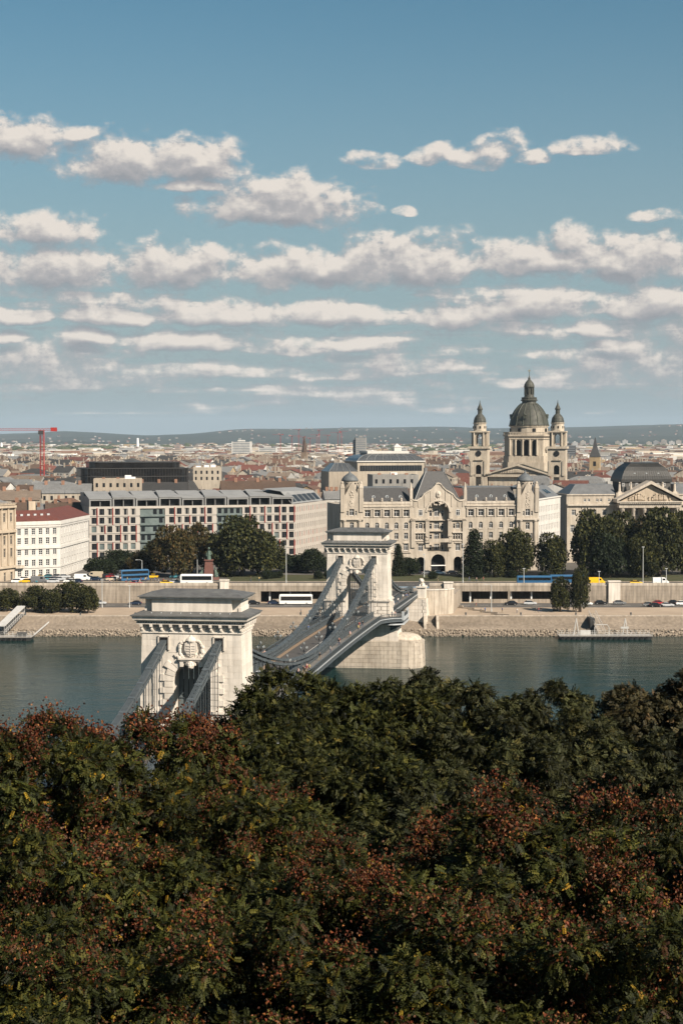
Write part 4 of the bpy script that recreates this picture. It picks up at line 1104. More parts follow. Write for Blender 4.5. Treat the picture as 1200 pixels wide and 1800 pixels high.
# right flank going back along the side street
Fs = Fac(945.4, 657, 985, 694)
fl = Fs.L; rzl = Fs.rz-F.rz
org = Vector((F.L+.1, 0.9, 0))
hz_ = []; 
for i in range(13):
    cx = 2+i*(fl-3)/13+1.2
    for z0, z1 in ((14.5,16.9),(18.2,20.6),(21.8,24.2),(10.5,13),(5.5,9)): hz_.append((cx-.7,cx+.7,z0,z1))
b = MB(); b.holed(fl, 0, H_EAVE+1.0, hz_, .35); b.build('flank_wall', white_w, pal, org, rzl)
wsm = WM['b']; cc, ss = math.cos(rzl), math.sin(rzl)
for h in hz_:
    xm = (h[0]+h[1])/2; ob('window', wsm, pal, (org.x+xm*cc-.3*ss, org.y+xm*ss+.3*cc, h[2]), rzl, scale=(.93,1,(h[3]-h[2])/2.5))
b = MB(); b.box(0,fl,-.35,.2,H_EAVE+1.0,H_EAVE+1.5); b.box(0,fl,-.25,.1,10.0,10.3); b.build('flank_cornice', white_w, pal, org, rzl)
zr = PZ(858.5,945)
b = MB(); b.add([(0,.3,H_EAVE+1.3),(fl*.45,.3,H_EAVE+1.3),(fl*.45,6.0,zr+.3),(0,6.0,zr+.3)], [(0,1,2,3)]); b.build('flank_mansard', slate, pal, org, rzl)
b = MB(); b.add([(fl*.45,.3,H_EAVE+1.3),(fl,.3,H_EAVE+1.3),(fl,6.0,zr+.2),(fl*.45,6.0,zr+.2)], [(0,1,2,3)]); b.box(0,fl,6.0,16,zr-.4,zr+.25); b.build('flank_roof', zinc, pal, org, rzl)
for i in range(2): MB().add([(fl*.62+i*4,1.9,H_EAVE+2.9),(fl*.62+i*4+2.6,1.9,H_EAVE+2.9),(fl*.62+i*4+2.6,4.2,zr-1.2),(fl*.62+i*4,4.2,zr-1.2)], [(0,1,2,3)]).build('skylight', glass_d, pal, org, rzl)
MB().box(.8, F.L-.8, 4.2, 30, 0, H_EAVE-.3).build('core', stone_g, pal)

# ======== modern hotel on the left
F = Fac(157, 690, 517, 716)
hot = thing('hotel', F.a, F.rz, 'modern pale grid hotel with red fins and dark square windows', 'hotel')
panel_h = mat('pale_facade_panel', (.40,.365,.325), (.34,.31,.275), scale=.3, rough=.8)
red_f = mat('red_fin', (.25,.045,.035), rough=.6)
alu = mat('grey_roof_panel', (.24,.24,.235), (.19,.19,.187), scale=.2, rough=.55)
zt = F.z(889, 300); fl_h = 3.52; zrow = [zt-1.2-2.25-i*fl_h for i in range(8)]
pit = F.L/27.0; nW = 27
wmesh = MB(); wmesh.add([(-1.0,0,0),(1.0,0,0),(1.0,0,2.5),(-1.0,0,2.5)], [(0,1,2,3)], 1); wmesh.box(.45,.55,-.05,.01,0,2.5); wmesh.box(-1.0,1.0,-.05,.01,0,.08)
WH = wmesh.mesh('window', [iron_d, glass_d])
wm2 = MB(); wm2.add([(-1.0,0,0),(1.0,0,0),(1.0,0,2.5),(-1.0,0,2.5)], [(0,1,2,3)], 1); wm2.box(.1,.2,-.05,.01,0,2.5)
WH2 = wm2.mesh('window', [iron_d, glass_t])
wm3 = MB(); wm3.add([(-1.0,0,0),(1.0,0,0),(1.0,0,2.5),(-1.0,0,2.5)], [(0,1,2,3)], 1); wm3.box(.45,.55,-.05,.01,0,2.5); wm3.box(-1.0,-.4,-.02,.0,0,2.5,2); wm3.box(.6,1.0,-.02,.0,.0,2.5,2)
WH3 = wm3.mesh('window', [iron_d, glass_d, mat('curtain', (.30,.28,.25), rough=.9)])
glassbay = [(F.x(246), F.x(290)), (F.x(381), F.x(426))]
def inbay(x): return any(a-.6 < x < c+.6 for a, c in glassbay)
holes = []
for j, z in enumerate(zrow):
    for i in range(nW):
        x = pit*(i+.62)
        if not inbay(x): holes.append((x-1.0,x+1.0,z,z+2.5))
for a, c in glassbay: holes.append((a,c,zrow[-2],zt-1.0))
b = MB(); b.holed(F.L, 0, zt, holes, .45); b.build('front_wall', panel_h, hot)
for h in holes:
    if h[1]-h[0] < 3: ob('window', rnd.choice([WH,WH,WH,WH,WH,WH3,WH3,WH2]), hot, ((h[0]+h[1])/2,.42,h[2]))
fin = MB().box(-.17,.17,-.22,.0,0,1).mesh('red_fin', red_f)
for j in range(0, 7):
    for i in range(nW):
        if (i + (j//2)) % 2 == 0 and rnd.random() < .9:
            x = pit*(i+.62)+1.3
            if inbay(x): continue
            ob('red_fin', fin, hot, (x,0,zrow[j]-.55), scale=(1,1,3.45))
for j in range(7): MB().box(0,F.L,-.10,.0,zrow[j]-.62,zrow[j]-.50).build('floor_band', iron_d, hot)
for a, c in glassbay:
    g = MB().box(a,c,.5,.8,zrow[-2],zt-1.0).build('glass_bay', glass_t, hot)
    for j in range(7):
        MB().box(a,c,-.25,.5,zrow[j]-.9,zrow[j]-.15).build('bay_spandrel', glass_t, g)
        for k in range(4):
            if rnd.random() < .8: xx = a+.6+(c-a)*k/4.2; MB().box(xx,xx+1.5,.40,.47,zrow[j]+.1,zrow[j]+2.0).build('bay_window', glass_d, g)
# right flank
Fr = Fac(517.3, 716.3, 591, 775); rl = Fr.rz-F.rz; org = Vector((F.L,0,0)); fl = Fr.L
hz_ = []
nx_ = 20
for j in range(7):
    for i in range(nx_): x = fl*(i+.6)/nx_; hz_.append((x-.55,x+.55,zrow[j]+.05,zrow[j]+2.25))
b = MB(); b.holed(fl*.82, 0, zt, [h for h in hz_ if h[1] < fl*.82], .35); b.holed(fl, 0, zrow[0]-.6, [h for h in hz_ if h[0] > fl*.82 and h[3] < zrow[0]-.6], .35, 0, fl*.82)
b.build('flank_wall', panel_h, hot, org, rl)
cc, ss = math.cos(rl), math.sin(rl); wf = MB(); wf.add([(-.55,0,0),(.55,0,0),(.55,0,2.2),(-.55,0,2.2)], [(0,1,2,3)], 1); wf.box(-.55,-.47,-.04,.01,0,2.2)
WFm = wf.mesh('window', [iron_d, glass_d]); shut = MB().box(-.55,.55,-.06,0,0,2.2).mesh('red_shutter', red_f)
for n_, h in enumerate(hz_):
    if h[0] > fl*.82 and h[3] > zrow[0]-.6: continue
    xm = (h[0]+h[1])/2; j = n_//nx_; i = n_ % nx_
    p = (org.x+xm*cc-.30*ss, xm*ss+.30*cc, h[2])
    if (i % 2 == 0 and j in (0,3,4)): ob('red_shutter', shut, hot, p, rl)
    else: ob('window', WFm, hot, p, rl)
# set-back top floor with big openings, pitched roof planes
zs2 = zt+2.9; n = 9; w = F.L/n
topm = MB()
for i in range(n):
    up = .5 if i % 2 else 0.0; a = i*w+.25; c = (i+1)*w-.25
    fr = MB(); fr.box(a,a+.55,.9,4,zt-.1,zs2+up); fr.box(c-.55,c,.9,4,zt-.1,zs2+up); fr.box(a+.55,c-.55,.9,4,zs2+up-.55,zs2+up); fr.box((a+c)/2-.12,(a+c)/2+.12,1.6,4,zt-.1,zs2+up-.55)
    fr.build('terrace_frame', alu, hot); MB().box(a+.55,c-.55,3.4,3.5,zt-.1,zs2+up-.56).build('terrace_glazing', glass_d, hot)
    ro = MB(); ro.add([(a-.2,.7,zs2+up+.02),(c+.2,.7,zs2+up+.02),(c+.2-1.5*(i%2),15,zs2+2.6+up*.4),(a-.2+1.5*(i%2),15,zs2+2.6+up*.4),(a-.2,.7,zs2+up+.3),(c+.2,.7,zs2+up+.3),(c+.2-1.5*(i%2),15,zs2+2.9+up*.4),(a-.2+1.5*(i%2),15,zs2+2.9+up*.4)], [(3,2,1,0),(4,5,6,7),(0,1,5,4),(1,2,6,5),(2,3,7,6),(3,0,4,7)])
    ro.build('roof_plane', alu, hot)
b = MB(); b.box(.3,F.L-.3,4.0,15.5,zt-.2,zs2+1.0); b.box(.3,F.L-.3,15.4,24,zt-.2,zs2+2.4); b.build('top_storey', alu, hot)
ro = MB(); ro.add([(0,1.0,zt+.1),(fl*.72,1.0,zt+.1),(fl*.72,5.5,zs2+1.6),(0,6.0,zs2+2.4)], [(0,1,2,3)]); ro.add([(0,6,zs2+2.4),(fl*.72,5.5,zs2+1.6),(fl*.72,14,zs2+3.0),(0,14,zs2+3.6)], [(0,1,2,3)]); ro.box(0.2,fl*.8,14,20,zt-.3,zs2+2.5); ro.build('flank_roof', alu, hot, org, rl)
for i in range(6):
    xa = fl*.05+i*fl*.11; MB().add([(xa,1.55,zt+.78),(xa+fl*.085,1.55,zt+.78),(xa+fl*.085,4.3,zt+3.6),(xa,4.3,zt+3.6)], [(0,1,2,3)]).build('roof_glazing', mat('matt_roof_glass', (.02,.022,.024), rough=.35), hot, org, rl)
MB().box(.6,F.L-.6,.9,40,0,zt-.25).build('core', panel_h, hot)
pc = MB(); pc.box(0, fl*.80, .9, 30, 0, zt-.3); pc.box(fl*.8,fl,.9,30,0,zrow[0]-.7); pc.build('flank_core', panel_h, hot, org, rl)

# ======== white corner building and tan academy at the far left
def simple_facade(root, F0, Fl, org, rl, rows, n, wsize, wall, wmesh_, ztop, bands=(), inset=.3, x0=.0, skip=None):
    w, h = wsize; holes = []
    for z in rows:
        for i in range(n):
            x = x0+(Fl-2*x0)*(i+.5)/n
            if skip and skip(i, z): continue
            holes.append((x-w/2,x+w/2,z,z+h))
    b = MB(); b.holed(Fl, 0, ztop, holes, inset); b.build('wall', wall, root, org, rl)
    cc, ss = math.cos(rl), math.sin(rl)
    for hh in holes:
        xm = (hh[0]+hh[1])/2; ob('window', wmesh_, root, (org.x+xm*cc-(inset-.04)*ss, org.y+xm*ss+(inset-.04)*cc, hh[2]), rl)
    for z0, z1, d in bands: MB().box(0,Fl,-d,.0,z0,z1).build('string_course', wall, root, org, rl)
    tr = MB()
    for hh in holes: tr.box(hh[0]-.15,hh[1]+.15,-.10,0,hh[2]-.18,hh[2]); tr.box(hh[0]-.15,hh[1]+.15,-.10,0,hh[3],hh[3]+.2)
    tag(tr.build('window_trim', wall, root, org, rl), kind='stuff')
F1 = Fac(24, 612, 106, 622); F2 = Fac(106, 622, 156, 668)
wb = thing('corner_building', F1.a, F1.rz, 'white classical corner building with red tiled roof left of the hotel', 'building')
ze = F1.z(922, 60); rows = [F1.z(1016,60)+.0, F1.z(995,60), F1.z(975.5,60), F1.z(956.5,60), F1.z(940,60)]
rows = [max(.8, z) for z in rows]
W1 = win_mesh('window', 1.35, 2.3, 2, 3, f=.09)
bands = [(ze-.2,ze+1.2,.55),(ze-1.0,ze-.2,.3),(F1.z(964,60)-.2,F1.z(962,60)+.3,.35),(F1.z(997,60)-.3,F1.z(997,60)+.1,.25)]
simple_facade(wb, F1, F1.L, Vector((0,0,0)), 0.0, rows, 6, (1.35,2.3), white_w, W1, ze+1.0, bands, x0=.8)
rl = F2.rz-F1.rz; simple_facade(wb, F1, F2.L, Vector((F1.L,0,0)), rl, rows, 11, (1.35,2.3), white_w, W1, ze+1.0, bands, x0=.5)
P1 = Vector((F1.L*1.0,0)); d2 = Vector((math.cos(rl),math.sin(rl)))
q0 = Vector((-.5,-.6)); q1 = Vector((F1.L,-.6)); q2 = P1+d2*F2.L+Vector((d2.y,-d2.x))*.6
n1 = Vector((0,1)); n2 = Vector((-d2.y,d2.x)); zr = ze+4.9
r0 = q0+n1*8.5; r1 = q1+(n1+n2).normalized()*8.5+Vector((-1.0,0)); r2 = q2+n2*8.5
for nm, p, q, r, s in (('roof_slope',q0,q1,r1,r0),('roof_slope',q1,q2,r2,r1)):
    MB().add([(p.x,p.y,ze+1.2),(q.x,q.y,ze+1.2),(r.x,r.y,zr),(s.x,s.y,zr)], [(0,1,2,3)]).build(nm, redtile, wb)
e0 = r0+n1*8.5; e1 = r1+(n1+n2).normalized()*9; e2 = r2+n2*8.5
for p, q, r, s in ((r0,r1,e1,e0),(r1,r2,e2,e1)): MB().add([(p.x,p.y,zr),(q.x,q.y,zr),(r.x,r.y,ze+1.2),(s.x,s.y,ze+1.2)], [(0,1,2,3)]).build('roof_slope', redtile, wb)
MB().prism([(.4,.5),(F1.L-.2,.5),((P1+d2*F2.L+n2*.5).x,(P1+d2*F2.L+n2*.5).y),((P1+d2*F2.L+n2*16).x,(P1+d2*F2.L+n2*16).y),(.4,18)], 0, ze+.9).build('core', white_w, wb)
sn = MB().box(-.5,.5,-.3,.3,0,.8).mesh('roof_light', iron_w)
for i in range(6): ob('roof_light', sn, wb, (2+i*2.6, 3.6, ze+2.9))
MB().box(F1.L*.55,F1.L*.70,9.5,11,ze+3,ze+8.0).build('chimney_wall', stone_tan, wb)
MB().box(-.2,3.6,-1.3,-.1,rows[0]+3.2,rows[0]+4.2).build('balcony', stone_d, wb)
# academy
F1 = Fac(-60, 585, 26, 611)
ac = thing('tan_building', F1.a, F1.rz, 'tan renaissance stone building cut by the left edge', 'building')
ztop = F1.z(886, 10); rows = [F1.z(1012,10), F1.z(986,10), F1.z(965,10), F1.z(930,10)]
W2 = win_mesh('window', 1.3, 3.2, 2, 2, fm=stone_d)
zc1, zc2, zc3 = F1.z(935,10), F1.z(998,10), F1.z(893,10)
simple_facade(ac, F1, F1.L, Vector((0,0,0)), 0.0, [F1.z(1022,10), F1.z(980,10), F1.z(958,10), F1.z(918,10)], 7, (1.3,3.2), stone_tan, W2, ztop, [(zc1-.3,zc1+.6,.9),(zc1+.6,zc1+.9,.5),(zc2-.2,zc2+.7,.8),(zc3,zc3+.8,1.0),(ztop-.4,ztop,.5)])
b = MB(); 
for i in range(8):
    x = F1.L*i/7*.985+.3
    for za, zb in ((zc2+.8,zc1-.4),(zc1+1,zc3-.2)): b.lathe([(.42,za),(.36,zb-.5),(.55,zb)], 8, (x,-.25))
b.build('half_columns', stone_tan, ac)
MB().box(.3,F1.L,.5,22,0,ztop-.2).build('core', stone_tan, ac)
MB().box(F1.L-.5,F1.L,0,22,0,ztop).build('flank_wall', stone_tan, ac)
F2b = MB(); F2b.box(-1,F1.L+.6,-.6,22,ztop,ztop+.3); F2b.build('roof', concrete, ac)

# ======== bank palace with pediment and black mansard at the right
F = Fac(996, 694, 1230, 700)
bank = thing('pedimented_building', F.a, F.rz, 'pale stone building with sculpted pediment under a black mansard dome', 'building')
X = F.x; Z = lambda py: F.z(py, 1100)
W3 = win_mesh('window', 1.7, 2.8, 3, 2); W4 = win_mesh('window', 1.0, 1.5, 2, 2)
holes = []; sm = []
for cx in (1008,1026,1044,1062,1205): holes.append((X(cx)-.9,X(cx)+.9,Z(905),Z(895.5)))
for cx in (1029,1035.5,1050.5,1057,1071.5,1078,1196,1203): sm.append((X(cx)-.5,X(cx)+.5,Z(881.5),Z(876.5)))
lowr = []
for cx in range(1006,1228,17): lowr += [(X(cx)-.9,X(cx)+.9,Z(935),Z(922)),(X(cx)-.9,X(cx)+.9,Z(965),Z(950))]
xa, xb = X(1083), X(1192)
for x0, x1 in ((0,xa),(xb,F.L)):
    b = MB(); b.holed(x1, 0, Z(888.5), [h for h in holes+lowr if h[0] > x0 and h[1] < x1], .4, 0, x0)
    t2 = MB(); t2.holed(x1, Z(886), Z(870), [h for h in sm if h[0] > x0 and h[1] < x1], .3, 0, x0); t2.v = [(x,y+1.2,z) for x,y,z in t2.v]
    b.build('wall', stone_g, bank); t2.build('attic_wall', stone_g, bank)
    MB().box(x0,x1,-.9,1.6,Z(888.5),Z(886)).build('cornice', stone_gt, bank); MB().box(x0,x1,.8,1.4,Z(870.5),Z(868.5)).build('attic_cornice', stone_gt, bank)
    MB().frust(x0+(1.0 if x0 == 0 else 0),x1,1.3,22,Z(868.5),x0+(5 if x0 == 0 else 0),x1,7,16,Z(852)).build('roof', zinc, bank)
    MB().box(x0+.4,x1,1.6,23,0,Z(869)).build('core', stone_g, bank)
for h in holes+[l for l in lowr if l[1] < xa or l[0] > xb]:
    if h[1] < xa or h[0] > xb: ob('window', W3, bank, ((h[0]+h[1])/2,.35,h[2]), scale=(1,1,(h[3]-h[2])/2.8))
for h in sm:
    if h[1] < xa or h[0] > xb: ob('window', W4, bank, ((h[0]+h[1])/2,1.46,h[2]), scale=(1,1,(h[3]-h[2])/1.5))
zp0 = Z(890)
MB().box(xa,xb,-4.2,4,Z(892),Z(882.5)).build('entablature', stone_g, bank)
MB().box(xa-1.2,xb+1.2,-5.2,3,Z(882.5),Z(880.5)).build('pediment_base', stone_gt, bank)
cx = (xa+xb)/2; zap = Z(848.5)
MB().prism_y([(xa+.5,Z(880.5)),(xb-.5,Z(880.5)),(cx,zap-.8)], -3.6, 1).build('tympanum', stone_tan, bank)
for s in (-1, 1):
    pts = [(cx,zap-.4),(cx,zap+.9),(cx+s*(xb-cx+1.2),Z(880.5)+.9),(cx+s*(xb-cx+1.2),Z(880.5)-.0)]
    MB().prism_y(pts if s < 0 else pts[::-1], -5.2, 2).build('raking_cornice', stone_gt, bank)
fig = MB()
for i in range(46):
    x = rnd.uniform(xa+4,xb-4); hmax = (1-abs(x-cx)/(xb-cx))*(zap-Z(880.5))-1.0
    if hmax < .8: continue
    z0 = Z(880.5)+.1; h = min(hmax, rnd.uniform(1.5,3.2)); fig.ball((x,-3.7,z0+h*.45), h*.42, n=6, sx=.6, sy=.5, sz=1.1); fig.ball((x+rnd.uniform(-.2,.2),-3.95,z0+h*.92), .32, n=6)
fig.build('tympanum_figures', stone_tan, bank)
de = MB().box(-.3,.3,-.5,.3,0,.55).mesh('dentil', stone_gt)
for i in range(30): ob('dentil', de, bank, (xa+(xb-xa)*(i+.5)/30,-4.4,Z(882.5)-.56))
col = MB().lathe([(1.0,0),(.95,.5),(.85,.6),(.78,Z(893)-1.2),(.9,Z(893)-1.0),(1.05,Z(893)),(1.05,Z(892))], 14).mesh('column', stone_g, True)
for i in range(6): ob('column', col, bank, (xa+1.6+(xb-xa-3.2)*i/5,-3.0,0))
MB().box(xa,xb,1.2,1.8,0,Z(892)).build('portico_wall', stone_d, bank)
for i in range(5): ob('window', W3, bank, (xa+1.6+(xb-xa-3.2)*(i+.5)/5,1.15,Z(906)))
md = MB(); prof = [(1087,846.5),(1094,845.5),(1098,838),(1104,828),(1112,819),(1117,816),(1163,816),(1169,821),(1174,829),(1177,838),(1181,846)]
mx0, mx1 = X(1094), X(1184); cxm_ = (mx0+mx1)/2; hw = (mx1-mx0)/2
lay = [(1.0,848),(.99,843),(.95,837),(.86,828),(.74,821),(.60,816.5),(.56,815)]
vs = []; fs = []
for f, py in lay:
    for sx, sy in ((-1,-1),(1,-1),(1,1),(-1,1)): vs.append((cxm_+sx*hw*f, 11+sy*(8.5*f+.0), Z(py)))
for j in range(len(lay)-1):
    for i in range(4): fs.append((j*4+i,j*4+(i+1)%4,(j+1)*4+(i+1)%4,(j+1)*4+i))
fs.append(tuple(range(len(lay)*4-4,len(lay)*4))); md.add(vs, fs)
MB_m = md.build('mansard_dome', mat('black_standing_seam', (.02,.02,.019), (.032,.031,.029), scale=.5, rough=.5, metal=.1), bank)
for i in range(22):
    x = cxm_-hw*.97+2*hw*.97*i/21; q = (i/21*2-1)
    b = MB(); b.tube([(cxm_+q*hw*.99*f, 11-8.5*f-.04, Z(py)) for f, py in lay[1:]], .06, 4); b.build('roof_seam', MB_m.data.materials[0], bank)
MB().box(cxm_-hw*.56,cxm_+hw*.56,6,16,Z(815),Z(813)).build('roof_crest', iron_d, bank)
MB().box(mx0+.6,mx1-.6,3.0,18,Z(872),Z(847.5)).build('dome_storey', mat('dark_stone', (.10,.095,.09), (.07,.066,.06), scale=.4), bank)
for i, px in enumerate((1098,1111,1122,1147,1159,1170)): ob('window', W4, bank, (X(px),2.95,Z(855)), scale=(1,1,1.1))
st_ = MB(); st_.box(-.8,.8,-.8,.8,0,Z(864)-Z(876)); st_.tube([(0,0,Z(864)-Z(876)),(0,0,Z(864)-Z(876)+3.0)], .62, 8, r2=.42); st_.ball((0,0,Z(864)-Z(876)+3.5), .42, n=7)
stm = st_.mesh('roof_statue', stone_gt)
for px in (1089,1109,1165,1186): ob('roof_statue', stm, bank, (X(px),.9,Z(876)))
MB().box(xa,xb,.2,2.5,Z(882),Z(866)).build('blocking_course', stone_g, bank)
for i in range(3): MB().lathe([(.0,0),(.5,.02),(.5,.3),(0,.4)], 8).build('roof_vent', iron_w, bank, (cxm_-5+i*5, 3.6, Z(833)))

# ======== basilica
AX = R(13); c1 = at(910.5, 800, 1150); bas = thing('basilica', (c1.x, c1.y, UZ), -AX, 'domed neoclassical basilica with twin bell towers on the skyline', 'church')
K = 3000/1150.0
def BZ(py, Y=1150): return zat(py, Y)-UZ
bst = mat('basilica_stone', (.50,.435,.345), (.38,.32,.25), scale=.15, rough=.88, streak=.25)
def bell_tower(sx):
    x = sx*26.2; w = 5.6; r = thing('x', (0,0,0), 0, '', ''); bpy.data.objects.remove(r)
    yo = 0
    b = MB(); z3 = BZ(787); 
    for (dx, dy, rz_) in ((0,-w,0),): pass
    base = MB(); base.archwall(-w-.4,w+.4,0,z3,-w-.4,-w+.6,[(0,1.9,BZ(822))],n=10)
    base.box(-w-.4,-w+.6,-w+.6,w,0,z3); base.box(w-.6,w+.4,-w+.6,w,0,z3); base.box(-w+.6,w-.6,w-1,w,0,z3); base.box(-w+.6,w-.6,-w+2.2,-w+2.6,0,z3)
    t = base.build('bell_tower', bst, bas, (x,yo,0))
    MB().box(-w+.7,w-.7,-w+1.6,-w+2.0,BZ(838),BZ(812)).build('opening', black, t)
    b = MB(); b.lathe([(0,-.1),(1.9,0),(1.9,.5)], 16); b.v = [(p[0],-w-.5+p[2]*-.5,BZ(797)+p[1]) for p in b.v]; b.build('clock_face', black, t)
    b = MB(); b.prism_y([(-3.4,BZ(809)),(3.4,BZ(809)),(0,BZ(804.5))], -w-1.2, -w); b.build('small_pediment', bst, t)
    for s in (-1,1): MB().box(s*4.6-.8,s*4.6+.8,-w-.9,-w,BZ(836),BZ(810)).build('pilaster', bst, t)
    MB().box(-w-1.3,w+1.3,-w-1.3,w+1.3,z3-.6,z3+.9).build('cornice', bst, t)
    z4 = BZ(760); w2 = 4.9
    b = MB(); b.archwall(-w2,w2,z3+.9,z4,-w2,-w2+1,[(0,1.9,BZ(768))],n=10)
    for q in range(1,4):
        nb_ = MB(); nb_.archwall(-w2,w2,z3+.9,z4,-w2,-w2+1,[(0,1.9,BZ(768))],n=10)
        ca, sa = math.cos(q*math.pi/2), math.sin(q*math.pi/2); b.add([(p[0]*ca-p[1]*sa*.998, p[0]*sa+p[1]*ca*.998, p[2]) for p in nb_.v], nb_.f)
    b.build('belfry', bst, t)
    for s in (-1,1):
        MB().lathe([(.55,z3+1.4),(.5,z4-.4),(.7,z4)], 8, (s*3.2,-w2-.6)).build('column', bst, t); MB().lathe([(.55,z3+1.4),(.5,z4-.4),(.7,z4)], 8, (w2+.6,s*3.2)).build('column', bst, t)
    MB().box(-w2-1.2,w2+1.2,-w2-1.2,w2+1.2,z4,z4+.9).build('belfry_cornice', bst, t)
    for s in (-1,1): MB().prism_y([(-2.6,z4+.9),(2.6,z4+.9),(0,z4+2.6)], -w2-1.0 if s < 0 else w2, -w2 if s < 0 else w2+1.0).build('belfry_pediment', bst, t)
    z5 = BZ(743)
    MB().lathe([(4.4,z4+.9),(4.2,z5-.8),(4.7,z5-.5),(4.7,z5)], 16).build('drum', bst, t)
    for q in range(8): a = q*math.pi/4+.2; MB().box(4.25*math.cos(a)-.45,4.25*math.cos(a)+.45,4.25*math.sin(a)-.3,4.25*math.sin(a)+.3,BZ(753),BZ(749)).build('drum_window', black, t)
    MB().lathe([(4.3,z5),(4.25,BZ(740)),(3.8,BZ(735)),(2.7,BZ(730.5)),(1.7,BZ(728)),(1.5,BZ(727)),(1.5,BZ(721)),(1.9,BZ(720)),(1.9,BZ(718.5)),(1.3,BZ(715)),(.6,BZ(711)),(.25,BZ(707)),(.1,BZ(703))], 16).build('cupola', copper, t, smooth=False)
    return t
bell_tower(-1); bell_tower(1)
# dome stands behind, over the crossing
dy = 46.0; cd = (1.6, dy); Yd = 1195
DZ = lambda py: zat(py, Yd)-UZ
hwD = 16.4
db = MB(); zc0, zc1_ = DZ(812), DZ(764)
wa = [(-5.6,1.75,DZ(778)),(0,1.9,DZ(778)),(5.6,1.75,DZ(778))]
bl = MB()
for q in range(4):
    nb_ = MB(); nb_.archwall(-11.6,11.6,DZ(801),zc1_,-15.6,-14.4,wa,n=10); ca, sa = math.cos(q*math.pi/2), math.sin(q*math.pi/2)
    bl.add([(p[0]*ca-p[1]*sa, p[0]*sa+p[1]*ca, p[2]) for p in nb_.v], nb_.f)
    # chamfered corners
    for (x0_, y0_, x1_, y1_) in ((11.6,-15.6,15.6,-11.6),):
        pts = [(x0_,y0_),(x1_,y1_),(x1_-.9,y1_+.9),(x0_-.9,y0_+.9)]; nb2 = MB(); nb2.prism(pts, DZ(801), zc1_); bl.add([(p[0]*ca-p[1]*sa, p[0]*sa+p[1]*ca, p[2]) for p in nb2.v], nb2.f)
dm = bl.build('drum_block', bst, bas, (cd[0],cd[1],0))
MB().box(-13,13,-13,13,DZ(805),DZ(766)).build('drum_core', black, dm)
oct_ = [(11.6,-15.6),(15.6,-11.6),(15.6,11.6),(11.6,15.6),(-11.6,15.6),(-15.6,11.6),(-15.6,-11.6),(-11.6,-15.6)]
sc8 = lambda k: [(x*k,y*k) for x,y in oct_]
MB().prism(sc8(1.09), 0, DZ(812)).build('crossing_base', bst, dm); MB().prism(sc8(1.04), DZ(812), DZ(801)).build('drum_plinth', bst, dm)
MB().prism(sc8(1.07), zc1_-1.2, zc1_).build('drum_cornice', bst, dm); MB().prism(sc8(1.03), zc1_-3.2, zc1_-2.2).build('drum_band', bst, dm)
for x in (-13.2,-8.6,-2.8,2.8,8.6):
    MB().lathe([(.75,DZ(800)),(.65,zc1_-3.4),(.9,zc1_-3.2)], 8, (x*.86,-16.1)).build('column', bst, dm)
for a in (-1,):
    for s in (1,):
        nb2 = MB(); nb2.ball((0,0,0),1.0,n=8,sz=2.2); nb2.build('niche_statue', bst, dm, (13.9,-13.9,DZ(790)))
bal = MB(); 
pp = sc8(1.03)
for (xa_,ya_),(xb_,yb_) in zip(pp, pp[1:]+pp[:1]):
    d = Vector((xb_-xa_,yb_-ya_,0)); L_ = d.length; n_ = int(L_/1.0)
    for i in range(n_+1): p = Vector((xa_,ya_,0))+d*i/n_; bal.box(p.x-.22,p.x+.22,p.y-.22,p.y+.22,zc1_,zc1_+1.4)
    dn = Vector((-d.y,d.x,0)).normalized()*.35; bal.prism([(xa_+dn.x,ya_+dn.y),(xa_-dn.x,ya_-dn.y),(xb_-dn.x,yb_-dn.y),(xb_+dn.x,yb_+dn.y)], zc1_+1.4, zc1_+1.8)
tag(bal.build('balustrade', bst, dm), kind='stuff')
MB().lathe([(13.2,zc1_),(13.2,DZ(751)),(13.9,DZ(750)),(13.9,DZ(748.5))], 24).build('upper_drum', bst, dm)
for q in range(8):
    a = q*math.pi/4+.39; MB().box(-1.0,1.0,-.5,.4,DZ(760),DZ(753)).build('oculus', black, dm, (13.2*math.cos(a),13.2*math.sin(a),0), a+math.pi/2)
dp = [(14.0,DZ(748.5)),(13.4,DZ(746)),(12.9,DZ(740)),(12.3,DZ(733)),(11.3,DZ(727)),(9.6,DZ(720)),(7.6,DZ(714)),(5.6,DZ(709.5)),(4.9,DZ(707.5)),(5.1,DZ(706)),(4.9,DZ(704.5))]
MB().lathe(dp, 40).build('dome', copper, dm, smooth=True)
ribm = mat('dome_rib', (.075,.08,.06), (.05,.053,.04), scale=1, rough=.6)
for q in range(16):
    a = q*math.pi/8+.2; b = MB(); b.tube([((r+.10)*math.cos(a),(r+.10)*math.sin(a),z) for r, z in dp[:8]], .30, 5); b.build('dome_rib', ribm, dm)
for q in range(4):
    a = -math.pi/2+q*math.pi/2-.1; b = MB(); b.box(-1.1,1.1,-1.2,1.5,DZ(736),DZ(731)); b.prism_y([(-1.5,DZ(731)),(1.5,DZ(731)),(0,DZ(728))], -1.4, 1.5); b.build('dome_dormer', ribm, dm, (12.3*math.cos(a),12.3*math.sin(a),0), a+math.pi/2)
MB().lathe([(5.9,DZ(704.5)),(6.0,DZ(703)),(5.2,DZ(702)),(5.4,DZ(700)),(5.4,DZ(698.5)),(3.6,DZ(698)),(3.3,DZ(694)),(2.6,DZ(693)),(2.6,DZ(682)),(3.6,DZ(681)),(3.7,DZ(679.5)),(3.4,DZ(676)),(2.6,DZ(672)),(1.4,DZ(668.5)),(.8,DZ(667)),(.9,DZ(665)),(.4,DZ(662)),(.18,DZ(660)),(.18,DZ(654))], 16).build('lantern', copper, dm)
